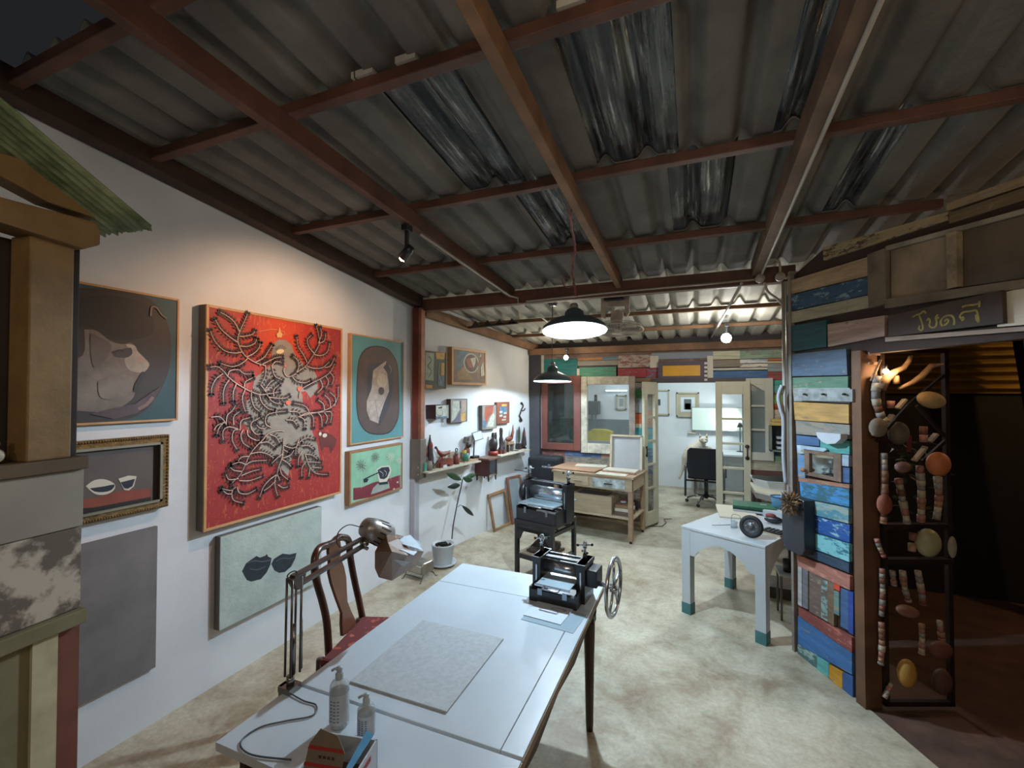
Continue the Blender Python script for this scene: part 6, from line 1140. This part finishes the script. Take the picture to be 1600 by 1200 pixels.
# sign board with Thai lettering
sg = wallthing('wooden_sign', 'dark brown sign board with yellow hand painted Thai letters over the gate', 'sign', [(1389, 493), (1568, 453), (1570, 505), (1389, 526)], M('dark_sign_wood', '3c2d22', rough=.7, var=.25, sc=5), .02, 'board')
c = PCW.uz(1389, 493); m = MB()
def SG(L): return [(1200+a/4, 280+b/4) for a, b in L]
ys_ = M('yellow_sign_paint', '8f8038', rough=.7, var=.3, sc=40)
strokes = [[(885, 862), (905, 850), (935, 840), (955, 825), (970, 838)], [(925, 842), (935, 870), (945, 900), (950, 930), (940, 945), (925, 935), (930, 915)],
 [(975, 885), (985, 870), (995, 885), (990, 915), (1010, 928), (1030, 918), (1035, 890), (1030, 865), (1045, 845)], [(1032, 875), (1050, 862)],
 [(1072, 920), (1060, 895), (1075, 865), (1110, 850), (1135, 858), (1145, 885), (1142, 912)], [(1078, 915), (1095, 905), (1110, 885), (1095, 875), (1085, 890)],
 [(1192, 875), (1180, 855), (1200, 832), (1245, 825), (1280, 820), (1292, 845), (1298, 890)], [(1195, 858), (1205, 872), (1190, 885)], [(1192, 800), (1225, 788), (1265, 785), (1300, 775)], [(1302, 760), (1300, 800)], [(1280, 845), (1285, 880), (1300, 892)]]
for st in strokes:
    P = [PCW.uz(x, y, .062) for x, y in SG(st)]; P = [(p[0]-c[0], p[1]-c[1]) for p in P]; P = [(p.x, p.y) for p in catmull([(a, b, 0) for a, b in P], 4)] if len(P) > 2 else P
    m.ribbon(P, .0042, -.0212, ys_)
m.build('lettering', sg)
# ================================================================ GATE
gz = math.atan2(.38, .925); G0 = PCW.pt(PU1+.004, 0, -.075); GP_ = Plane((G0.x, G0.y), gz)
rust_ = M('dark_rusty_steel', '2a1c16', rough=.6, metal=.3, var=.35, sc=12)
gate = thing('garden_gate', 'dark rusty steel gate opened outward, hung with driftwood, floats and beads', 'gate', G0, gz)
def gc(x, y, off=0): u_, z_ = GP_.uz(x, y, off); return (u_, -off, z_)
g = lambda x, y, off=0: Vector(gc(x, y, off))
m = MB(); GW = gc(1484, 800)[0]; zt_ = gc(1352, 545)[2]; zb_ = gc(1352, 1086)[2]
m.box((0, -.012, .02), (.024, .012, zt_), rust_).box((GW-.024, -.012, .02), (GW, .012, zt_), rust_).box((0, -.012, zt_-.024), (GW, .012, zt_), rust_).box((0, -.012, .02), (GW, .012, .045), rust_)
for y in (822, 876): z_ = gc(1400, y)[2]; m.box((0, -.02, z_-.014), (GW, .02, z_+.014), rust_)
for (a, b) in (((1368, 690), (1420, 632)), ((1432, 634), (1482, 688)), ((1420, 632), (1482, 580)), ((1380, 690), (1440, 722)), ((1440, 722), (1482, 684))): m.bar(g(*a), g(*b), .014, .014, rust_)
m.build('gate_frame', gate)
shell = [M('driftwood_bead', '8c6a52', rough=.7, var=.3, sc=20), M('grey_bead', '85807c', rough=.7, var=.25, sc=20), M('pink_bead', '94665a', rough=.6, var=.25), M('brown_bead', '6b4432', rough=.7, var=.3), M('pale_bead_', 'a89c88', rough=.7, var=.2)]
GS = 'bead strings hanging on the gate'
def string(pts, r0, lab, k0=0):
    P = catmull([g(x, y, .03) for x, y in pts], 12); m = MB(); i = 0; L = 0; cur = P[0]
    acc = 0; seg0 = P[0]
    for a, b in zip(P, P[1:]):
        acc += (b-a).length
        if acc > r0*1.5:
            m.cyl(seg0, b, r0*random.uniform(.8, 1.1), shell[(k0+i*3+random.randint(0, 1)) % 5], n=10); seg0 = b; acc = 0; i += 1
    if acc > .004: m.cyl(seg0, P[-1], r0, shell[k0 % 5], n=10)
    o = m.build('bead_string', label=lab, cat='bead string', group=GS, world=False, at=(tuple(G0), gz)); return o
string([(1381, 708), (1382, 760), (1380, 818)], .018, 'leftmost of the four bead strings hanging in the middle of the gate')
string([(1404, 748), (1410, 780), (1418, 818)], .018, 'second from left of the four bead strings in the middle of the gate', 1)
string([(1437, 728), (1440, 770), (1439, 816)], .018, 'third from left of the four bead strings in the middle of the gate', 2)
string([(1465, 745), (1467, 780), (1463, 812)], .018, 'rightmost of the four bead strings in the middle of the gate', 3)
string([(1378, 888), (1379, 930), (1377, 962)], .015, 'leftmost bead string right under the lower gate bar', 2)
string([(1377, 972), (1378, 1005), (1376, 1038)], .015, 'lowest bead string at the left side of the gate', 1)
string([(1410, 892), (1414, 920), (1420, 940)], .015, 'yellowish middle bead string under the lower gate bar', 4)
string([(1434, 892), (1440, 925), (1442, 945)], .016, 'third bead string under the lower gate bar', 3)
string([(1440, 975), (1441, 1000), (1440, 1022)], .015, 'short pale bead string below the seed pod', 4)
string([(1468, 970), (1472, 1000), (1474, 1010)], .015, 'short red-brown bead string above the brown ball at the gate', 3)
string([(1394, 892), (1396, 905), (1397, 915)], .014, 'shortest greyish string under the lower gate bar', 1)
string([(1370, 842), (1374, 855), (1381, 870)], .013, 'slanting reddish string between the two gate bars', 2)
string([(1372, 588), (1368, 620), (1376, 650), (1384, 662)], .022, 'curved string of thick beads in the upper left of the gate', 0)
string([(1393, 1068), (1388, 1078), (1382, 1090)], .013, 'tiny pale string slanting at the bottom of the gate', 4)
GD = 'floats and seed pods tied to the gate'
def pod(x, y, rx, ry, mat, lab, rot=0, off=.06):
    c0 = GP_.w(x, y, off); q_ = GP_.w(x+rx, y, off); e_ = GP_.w(x, y-ry, off); t = MB().ball((0, 0, 0), ((q_-c0).length, .7*min((q_-c0).length, (e_-c0).length), (e_-c0).length), mat, (0, rot, 0), 20).build('float', label=lab, cat='float', group=GD, at=(tuple(c0), gz))
pod(1455, 625, 22, 13, M('tan_float', '9a8058', rough=.7, var=.25), 'large oval tan float at the top right of the gate', 12)
pod(1466, 725, 17, 19, M('orange_float', 'a8623a', rough=.6, var=.2), 'round orange-brown float above the right bead string')
pod(1450, 848, 18, 22, M('pale_green_float', '8f8c6c', rough=.5, var=.2), 'large pale greenish float between the two gate bars')
pod(1488, 855, 6, 17, M('white_slim_float', '8c8478', rough=.6, var=.15), 'slim white float at the right end between the bars')
pod(1417, 1052, 14, 22, M('yellow_float', 'a8803c', rough=.5, var=.2), 'yellow egg shaped float near the bottom of the gate')
pod(1470, 1016, 17, 14, M('brown_float', '5f3626', rough=.7, var=.2), 'dull brown float low on the right of the gate')
pod(1472, 1065, 14, 20, M('plum_float', '52352c', rough=.7, var=.2), 'lowest dark brown float at the right of the gate')
pod(1418, 955, 19, 9, M('reddish_pod', '7a5244', rough=.7, var=.2), 'flat reddish seed pod under the lower bar', 15)
pod(1382, 788, 11, 16, M('brick_float', '7c4430', rough=.7, var=.2), 'brick red float on the left bead string', 0, .075)
pod(1410, 730, 12, 9, M('mauve_float', '6c5048', rough=.7, var=.2), 'small dull mauve float above the second bead string')
pod(1372, 668, 13, 15, M('grey_stone', '6b5f50', rough=.8, var=.25), 'grey-brown stone hanging left on the gate')
pod(1404, 677, 15, 18, M('large_grey_stone', '5c5448', rough=.8, var=.25), 'large grey stone behind the slanting bars of the gate', 0, -.04)
GW_ = 'driftwood pieces tied along the top of the gate'
dw = M('driftwood', '9a7858', rough=.7, var=.3, sc=14, bump=.2)
for pts, rr_, lab in (([(1376, 607), (1384, 592), (1400, 580), (1412, 575), (1420, 565), (1423, 555)], [.026, .024, .016, .014, .012, .008], 'forked driftwood stick by the light bulb at the gate top'), ([(1405, 607), (1425, 598), (1440, 588), (1455, 572), (1473, 569)], [.008, .012, .016, .014, .007], 'long driftwood stick rising to the right at the gate top'), ([(1361, 595), (1368, 580), (1376, 562)], [.006, .008, .006], 'thin stick at the far left of the gate top'), ([(1400, 587), (1401, 600)], [.014, .016], 'short vertical cork hanging below the forked stick')):
    P = [g(x, y, .05) for x, y in pts]; MB().tube(P, rr_, dw, 10).build('driftwood', label=lab, cat='driftwood', group=GW_, at=(tuple(G0), gz))
for pts, lab in (([(1365, 680), (1378, 666)], 'lowest left'), ([(1387, 658), (1394, 648)], 'middle left'), ([(1402, 638), (1414, 624)], 'upper left'), ([(1452, 690), (1463, 678)], 'upper right'), ([(1428, 720), (1446, 698)], 'lower right')):
    P = [g(x, y, .035) for x, y in pts]; MB().bar(P[0], P[1], .028, .012, M('pale_slat', '9c8c78', rough=.7, var=.15)).build('slat', gate)
for (x, y, w_, h_, col, lab) in ((1362, 553, 12, 5, '8a6a5c', 'upper'), (1362, 568, 9, 4, '8f6a58', 'lower')):
    p_ = g(x, y, .02); x = p_.x; MB().box((p_.x-.02, -.03, p_.z-h_*.0018), (p_.x+w_*.0034, -.02, p_.z+h_*.0018), M('gate_tag_'+col, col, var=.2)).build('board', gate)
for k, (x, y, mt) in enumerate(((1392, 632, shell[2]), (1443, 672, shell[3]), (1443, 685, shell[2]), (1427, 838, shell[3]), (1425, 855, shell[0]))):
    p_ = g(x, y, .04); MB().cyl((0, 0, -.02), (0, 0, .02), .018, mt, n=12).build('cork', label=['pinkish cork under the thick bead string', 'upper brown cork right of the red strip', 'lower pinkish cork right of the red strip', 'small brown cork between the bars', 'lower tan cork between the bars'][k], cat='cork', group='corks on the gate', at=(tuple(G0+Matrix.Rotation(gz, 3, 'Z') @ p_), gz))
p_ = [g(1421, 680, -.05), g(1420, 706, -.05)]
MB().bar(p_[0], p_[1], .024, .006, M('dull_red_strip', '6e1f26', rough=.7, var=.2)).build('red_strip', label='dull red strip hanging in the middle of the gate', cat='strip', at=(tuple(G0), gz))
# leaves behind the gate
lgd = M('night_leaf', '2c3a1c', rough=.6, var=.3)
m = MB()
for k in range(130):
    x = random.uniform(1358, 1478); yy = random.choice([random.uniform(680, 735), random.uniform(730, 815)]); p_ = GP_.w(x, yy, -random.uniform(.15, .5)); d = Vector((random.uniform(-1, 1), random.uniform(-1, 1), random.uniform(-1, .6))).normalized()*.05; s_2 = d.cross(Vector((0, 0, 1))).normalized()*.018
    m.face([p_, p_+d*.5+s_2, p_+d, p_+d*.5-s_2], lgd)
m.build('garden_shrub', label='dark green leafy shrub outside behind the gate', cat='shrub')
# gate bulb
gb = GP_.w(1384, 580, .04)
t = thing('bare_bulb', 'small glowing warm bulb at the top left of the gate', 'bulb', gb)
MB().ball((0, 0, 0), .014, EM('gate_bulb_glow', 'ffd9a0', 45), n=14).build('bulb', t); MB().cyl((0, 0, .012), (0, 0, .035), .009, blk, n=10).build('socket', t)
light('gate_glow', 'POINT', tuple(gb-GP_.v*.06), 1.1, (1, .66, .34), .02)
# outside: corrugated yellow-lit sheet wall and dark wall
yw = M('yellow_corrugated', '9c7a34', rough=.6, var=.2)
def ot(x, y, yy): return wav(x, y, yy)
o1 = ot(1390, 612, 5.0); m = MB(); n = 14
x0_, x1_ = 1.5, 6.5
prof = []
for k in range(n*8+1): z_ = 1.74+k/(n*8)*.80; prof.append((5.0+.02*math.cos(z_*2*PI/.07), z_))
A_ = [m.b.verts.new((x0_, a, b)) for a, b in prof]; B_ = [m.b.verts.new((x1_, a, b)) for a, b in prof]
for k in range(len(prof)-1): m.b.faces.new((A_[k], B_[k], B_[k+1], A_[k+1]))
m._done(A_+B_, yw, None, True); m.build('corrugated_fence', label='yellow corrugated sheet lit by the bulb beyond the gate', cat='fence', solid=.003)
MB().box((1.2, 5.04, 0), (7, 5.10, 1.76), M('dark_outer_wall', '16130f', rough=.9, var=.3)).build('garden_wall', label='dark low wall outside under the corrugated sheet', cat='wall')
MB().box((6.5, -3, 0), (6.6, 5.2, 3.2), MATS['dark_outer_wall']).build('garden_wall', label='dark side wall at the far right outside', cat='wall')
MB().bar((2.62, 4.7, 0), (2.35, 4.7, 2.5), .12, .10, M('black_trunk', '15120e', rough=.9, var=.3)).build('tree_trunk', label='dark leaning trunk in front of the corrugated sheet', cat='trunk')
MB().box((3.05, 4.96, 1.63), (3.12, 4.99, 1.72), M('pale_switch', '6c6250', var=.1)).build('switch_box', label='tiny pale switch box on the dark wall outside', cat='switch')
light('yard_glow', 'POINT', (3.1, 4.0, 2.45), 20.0, (1, .62, .28), .05)
# ================================================================ BACK ROOM
t = thing('office_chair', 'black mesh office chair with chrome base in the back room', 'chair', (.16, 7.62, 0), R(-6))
mesh_ = M('black_mesh', '171b22', rough=.7, var=.15)
MB().prism([(-.22, .44), (.24, .44), (.26, .60), (.26, .86), (.22, .90), (-.20, .90), (-.24, .86), (-.25, .60)], -.30, -.27, mesh_).build('backrest', t, bevel=.01)
MB().box((-.24, -.26, .42), (.24, .22, .48), mesh_).build('seat', t, bevel=.02)
m = MB()
for s in (-1, 1): m.tube([(s*.27, -.30, .16), (s*.27, -.28, .40), (s*.27, -.24, .62), (s*.27, .15, .62), (s*.27, .18, .40)], .016, blk, 8)
m.tube([(-.27, -.28, .40), (.27, -.28, .40)], .014, blk, 8); m.build('armrest', t)
MB().cyl((0, 0, .09), (0, 0, .42), .03, blk).build('column', t)
for k in range(5):
    a = k*2*PI/5-1.9; l = MB().tube([(.03*math.cos(a), .03*math.sin(a), .13), (.15*math.cos(a), .15*math.sin(a), .13), (.28*math.cos(a), .28*math.sin(a), .07)], .016, chm, 8).build('base_leg', t); MB().ball((.285*math.cos(a), .285*math.sin(a), .028), (.028, .02, .028), blk, n=12).build('caster', l)
# desk in back room
t = thing('desk', 'white desk behind the office chair in the back room', 'desk', (.62, 8.42, 0))
MB().box((-.68, -.33, .70), (.70, .33, .73), white_in).build('desktop', t, bevel=.003)
for x in (-.62, .64):
    for y in (-.30, .30): MB().box((x-.02, y-.02, 0), (x+.02, y+.02, .70), M('grey_leg', '5e5c58')).build('leg', t)
MB().prism([(-.68, .0), (-.55, 0), (-.55, .70), (-.68, .70)], .30, .34, cp_, 'xz').build('modesty_panel', t)
# light box / bright picture
t = thing('glowing_board', 'bright pale board glowing over the desk in the back room', 'board', (.42, 8.70, 1.06))
MB().box((-.47, .0, 0), (.47, .03, .42), M('board_frame', '8a9288', var=.05)).build('frame', t); MB().box((-.46, -.004, .01), (.46, .0, .41), M('pale_board', 'd6e6dc', rough=.4, var=.02)).build('panel', t)
MB().box((-.12, 8.735, 1.0), (.02, 8.795, 1.04), cp_).build('wall_ledge', label='short cream ledge at the left of the glowing board', cat='ledge')
t = thing('desk_lamp', 'small lit lamp hidden by the right door shining on the glowing board', 'lamp', (.72, 8.55, .73))
MB().lathe([(0, 0), (.06, 0), (.06, .01), (0, .015)], blk).cyl((0, 0, .01), (0, 0, .45), .008, blk).build('base', t); MB().lathe([(.02, .50), (.05, .42), (.048, .42), (0, .48)], blk).build('lamp_shade', t)
light('desk_glow', 'SPOT', (.70, 8.45, 1.30), 10, (.92, 1, .98), .04, (.45, 8.7, 1.25), 130, .8)
# pictures in back room
def bpic(x0, y0, x1, y1, lab, matw, art):
    a = wav(x0, y1, 8.79); b = wav(x1, y0, 8.79); t = thing('framed_print', lab, 'picture', ((a.x+b.x)/2, 8.795, a.z), 0, 'framed prints on the back room wall'); w = (b.x-a.x)/2; h = b.z-a.z
    fr_ = M('cream_print_frame', 'b3ab92', var=.05); m = MB(); f = .025; m.box((-w, -.03, 0), (-w+f, 0, h), fr_).box((w-f, -.03, 0), (w, 0, h), fr_).box((-w, -.03, 0), (w, 0, f), fr_).box((-w, -.03, h-f), (w, 0, h), fr_); m.build('frame', t)
    m = MB(); m.box((-w+f, -.012, f), (w-f, -.004, h-f), M('print_mount', 'ccd6d8', var=.02) if not matw else fr_)
    if matw: m.box((-w*.62, -.016, h*.2), (w*.62, -.012, h*.8), M('print_mount', 'ccd6d8', var=.02))
    for (p0, p1, p2, p3, c_) in art: m.box((-w+2*w*p0, -.019, h*p1), (-w+2*w*p2, -.016, h*p3), M('print_'+c_, c_, var=.1))
    m.build('print', t)
bpic(1057, 613, 1092.5, 651, 'cream framed print of a dark building, left of the door leaf', True, [(.34, .3, .66, .72, '5a6468'), (.38, .3, .62, .55, 'a8aeb0'), (.42, .3, .45, .5, '5a6468'), (.54, .3, .57, .5, '5a6468')])
bpic(1018, 609, 1046, 648, 'pale framed print with a small dark image, by the left door leaf', False, [(.24, .38, .5, .62, '3e4a50')])
bpic(963, 617, 979, 640, 'small pale framed drawing seen through the cream window', False, [(.3, .25, .7, .75, '9aa49c')])
bpic(1166, 609, 1200, 640, 'print hanging behind the right door leaf', False, [(.3, .3, .7, .7, '7a8a8c')])
# white cat
t = thing('white_cat', 'white cat stretched on the desk edge beside the office chair', 'cat', (-.06, 8.05, .70))
fur = M('white_fur', 'c9bfae', rough=.95, var=.12, sc=30, bump=.4)
def cpnt(x, y, yy=8.0): p = wav(x, y, yy); return p-Vector((-.06, 8.05, .70))
skel = [(cpnt(1097, 690), .075), (cpnt(1090, 698), .095), (cpnt(1081, 704), .105), (cpnt(1074, 715), .09), (cpnt(1070, 725), .05), (cpnt(1066, 735), .025), (cpnt(1061, 748), .018)]
me = bpy.data.meshes.new('body'); bm = bmesh.new(); pv = None
m = MB(); m.tube(catmull([s_[0] for s_ in skel], 4), [skel[min(6, i//4)][1]*(1-(i % 4)/4)+skel[min(6, i//4+1)][1]*((i % 4)/4) for i in range(25)], fur, 14); bm.free(); bpy.data.meshes.remove(me)
hc = cpnt(1097, 690); m.ball(hc+Vector((.02, -.04, .03)), (.07, .065, .06), fur, n=18).ball(hc+Vector((.045, -.10, .01)), (.032, .03, .025), fur, n=12)
for s in (-1, 1): m.cyl(hc+Vector((.02+s*.042, -.04, .07)), hc+Vector((.02+s*.055, -.04, .135)), .024, fur, r2=.003, n=10)
m.ball(cpnt(1102, 700), (.10, .05, .03), fur, (0, 0, 20), 14); m.build('body', t)
m = MB()
for s in (-1, 1): m.ball(hc+Vector((.03+s*.028, -.095, .045)), (.011, .008, .009), M('cat_eye', '4a463c', rough=.1, var=0), n=10)
m.build('eye', t); MB().ball(hc+Vector((.048, -.13, .015)), (.008, .006, .006), M('cat_nose', 'a07468', var=0), n=8).build('nose', t)
# kitchen things seen through the windows
t = thing('gas_heater', 'old dark metal wall heater seen through the cream window', 'heater', (-1.86, 8.62, 1.32))
MB().box((-.15, -.10, 0), (.15, .13, .26), M('tarnished_metal', '3c382e', metal=.4, rough=.5, var=.35, sc=14)).build('body', t, bevel=.01)
MB().cyl((.08, 0, .26), (.08, 0, .34), .03, MATS['tarnished_metal']).ball((.08, 0, .36), .03, MATS['tarnished_metal'], n=10).build('knob', t)
for x in (-.08, .0, .08): MB().cyl((x, .02, -.10), (x, .02, .0), .008, blk, n=8).build('pipe', t)
t = thing('kitchen_counter', 'grey kitchen counter under the wall heater behind the windows', 'counter', (-1.9, 8.45, 0))
MB().box((-1.05, -.32, .82), (.85, .32, .86), M('counter_top', '9aa0a0', var=.1)).build('worktop', t); MB().box((-1.05, -.30, 0), (.85, .30, .82), M('counter_body', '6a6c66', var=.15)).build('body', t)
MB().prism([(-.22, 0), (.22, 0), (.26, .16), (.12, .20), (-.10, .20), (-.26, .10)], -.12, .12, M('yellow_bag', 'b8a820', rough=.6, var=.15)).build('yellow_bag', label='bright yellow box standing behind the cream window', cat='box', at=((-1.66, 8.30, .861), 0))
m = MB(); m.tube(catmull([(0, 0, 0), (0, 0, .25), (0, -.06, .32), (0, -.14, .28)], 5), .012, chm, 8); m.build('faucet', label='curved chrome tap seen through the right side of the cream window', cat='tap', at=((-1.12, 8.5, .861), 0))
for k, (x, h, col) in enumerate(((-2.05, .12, '33363a'), (-2.16, .24, '2e4a40'), (-1.34, .13, '22262a'), (-1.24, .12, '3a3f42'))):
    MB().lathe([(0, 0), (.04, 0), (.042, h*.6), (.02, h*.8), (.018, h), (0, h)], M('kitchen_bottle_'+col, col, rough=.3, var=.1), n=14).build('kitchen_bottle', label=['dark grey short bottle', 'dark green tall bottle', 'black bottle', 'slate bottle'][k]+' on the counter behind the cream window', cat='bottle', group='bottles on the kitchen counter', at=((x, 8.25, .861), 0))
for k, (x0, z0k, x1, z1k, col) in enumerate(((-2.93, 1.25, -2.45, 2.2, '4a3a38'), (-2.92, .86, -2.5, 1.2, '3f4a48'))):
    MB().box((x0, 8.2, z0k), (x1, 8.75, z1k), M('cupboard_'+col, col, var=.3)).build('cupboard', label=['dark brown wall cupboard seen through the brown window', 'grey-green low cupboard on the counter behind the brown window'][k], cat='cupboard')
t = thing('tube_light', 'fluorescent tube light on the back room wall seen through the cream window', 'lamp', (-1.40, 8.76, 1.78))
MB().box((-.22, -.02, 0), (.22, .03, .012), white_in).build('fitting', t); MB().cyl((-.2, -.035, .004), (.2, -.035, .004), .011, EM('tube_glow', 'd6f0ff', 4), n=10).build('tube', t)
MB().tube([(-.63, 6.0, .012), (-.40, 6.1, .012), (-.36, 6.3, .012), (-.40, 6.45, .012), (-.30, 6.5, .012)], .005, blk, 6).build('floor_cable', label='black cable on the floor by the left glass door', cat='cable')
light('back_room_light', 'AREA', (.1, 7.4, 2.58), 30, (.82, .95, 1), .7, (.1, 7.4, 0))
light('kitchen_light', 'AREA', (-1.9, 7.6, 2.58), 9, (.85, .95, 1), .5, (-1.9, 7.6, 0))
# ================================================================ WOODEN KIOSK AT THE LEFT EDGE
kz = R(96.2); KP = Plane((-1.60, .70), kz)
ks = thing('wooden_kiosk', 'small wooden kiosk with a green corrugated roof at the left edge', 'kiosk', (-1.60, .70, 0), kz)
ko = M('kiosk_olive_wood', '7a5f38', rough=.7, var=.2, sc=6, bump=.2); kd = M('kiosk_dark', '2c2018', rough=.8, var=.25); kg = M('kiosk_grey_board', '8d877c', rough=.8, var=.15, sc=3); km = M('kiosk_mottled', 'a89f90', rough=.8, var=.1, sc=9, col2='5f564c', lo=.46, hi=.54); kr = M('kiosk_red_board', '6a3f30', rough=.8, var=.2); kc = M('kiosk_cream_strip', 'a8a284', rough=.7, var=.25); kol = M('kiosk_olive_grey', '6f6a4e', rough=.8, var=.15)
def kk(x, y, off=0): return KP.uz(x, y, off)
Lk = -.9
z_ = lambda y, x=133: kk(x, y)[1]
pu0 = kk(45, 500)[0]; pu1 = kk(115, 500)[0]; pu2 = kk(133, 500)[0]
zl = z_(712); zbm = z_(388)
MB().box((pu0, -.0, zl), (pu1, .08, zbm), ko).build('post', ks, bevel=.004)
MB().box((pu1, .025, zl), (pu2, .07, zbm), kd).build('post', ks, label='darker recessed post', bevel=.002)
m = MB(); m.box((Lk, .10, zl), (pu0+.07, .12, zbm), kd)
for yy in (560, 605, 644): zq = kk(20, yy)[1]; m.box((Lk, .095, zq), (pu0-.02, .1, zq+.004), M('pale_gap_line', '6e675c'))
m.build('back_boards', ks)
MB().box((Lk, -.015, zl-.035), (pu2+.008, .14, zl), M('kiosk_ledge', '55432c', rough=.7, var=.2)).build('sill', ks, bevel=.003)
MB().box((Lk, 0, z_(820)), (pu2+.004, .14, zl-.036), kg).build('panel', ks, label='grey upper panel', bevel=.002)
MB().box((Lk, -.002, z_(945)), (pu2, .14, z_(821)), km).build('panel', ks, label='mottled white and brown panel', bevel=.002)
MB().box((Lk, -.022, z_(968)), (pu2+.006, .14, z_(946)), kol).build('rail', ks, bevel=.003)
a_ = kk(45, 1100)[0]; b_ = kk(85, 1100)[0]
MB().box((Lk, 0, 0), (a_, .14, z_(969)), kol).build('board', ks, label='olive grey lower board'); MB().box((a_, -.01, 0), (b_, .14, z_(969)), kc).build('board', ks, label='cream lower board with stains'); MB().box((b_, 0, 0), (pu2, .14, z_(969)), kr).build('board', ks, label='reddish lower board')
# tie beam, rafter, gable
def kpr(pts, off): return [kk(x, y, off) for x, y in pts]
MB().prism(kpr([(-120, 275), (0, 307), (150, 347), (158, 362), (157, 383), (133, 389), (0, 347), (-120, 308)], .03), -.03, .06, ko).build('tie_beam', ks, bevel=.004)
MB().prism(kpr([(-120, 188), (0, 240), (77, 262), (120, 285), (160, 333), (157, 345), (73, 317), (0, 277), (-120, 222)], .01), -.02, .04, ko).build('rafter', ks, bevel=.004)
grn = M('mossy_green_sheet', '767f60', rough=.8, var=.35, sc=12, bump=.3, col2='4c5a38')
s0 = kk(240, 358, .16); s1 = kk(0, 155, .16); slope = (s1[1]-s0[1])/(s1[0]-s0[0])
def prx(p): v = p-CAM; return 800+F*v.dot(RT)/v.dot(FW)
oin = .16
while prx(KP.pt(s0[0], s0[1], oin)) > 162 and oin > -.5: oin -= .005
m = MB(); nv = 48; rows = []; Ltop = -1.0
for i in range(nv+1):
    off = .16-(.16-oin)*i/nv; zo = .004*math.cos(i*2*PI/6)
    rows.append([m.b.verts.new((uu_, -off, s0[1]+slope*(uu_-s0[0])+zo)) for uu_ in (s0[0]+random.uniform(-.008, .002), s0[0]-.05, s0[0]-.5, Ltop)])
for A_, B_ in zip(rows, rows[1:]):
    for k in range(3): m.b.faces.new((A_[k], A_[k+1], B_[k+1], B_[k]))
m._done([v for r_ in rows for v in r_], grn, None, True); m.build('roof_sheet', ks, solid=.006)
MB().ball((0, 0, .02), (.022, .018, .02), M('pale_trinket', 'a89c84', var=.3)).ball((0, 0, .05), (.012, .012, .014), MATS['pale_trinket']).build('trinket', label='pale round trinket standing inside the kiosk window', cat='trinket', at=((KP.pt(kk(2, 670)[0], zl+.001, -.03))[:], kz))
# ================================================================ ADDED FILL LIGHTS, WORLD AND EXPOSURE
light('camera_side_fill_right', 'POINT', (1.3, .1, 2.3), 15, (1, .78, .56), .1)  # added fill, no visible source, brightens the upper plank wall on the right
light('camera_side_fill_rear', 'POINT', (-.3, -1.2, 2.35), 17, (1, .80, .62), .12)  # unseen warm fill added behind the camera for the dim foreground
light('camera_side_fill_soft', 'AREA', (.2, -.6, 2.5), 6, (1, .86, .72), .8, (-.4, 2.5, .3))  # added soft area fill from behind the camera, no fixture
wd_ = bpy.data.worlds.new('night'); bpy.context.scene.world = wd_; wd_.use_nodes = True
wd_.node_tree.nodes['Background'].inputs[0].default_value = (.03, .032, .036, 1); wd_.node_tree.nodes['Background'].inputs[1].default_value = .35
vs = bpy.context.scene.view_settings; vs.view_transform = 'Standard'; vs.look = 'None'; vs.exposure = .45; vs.gamma = 1; vs.use_curve_mapping = False
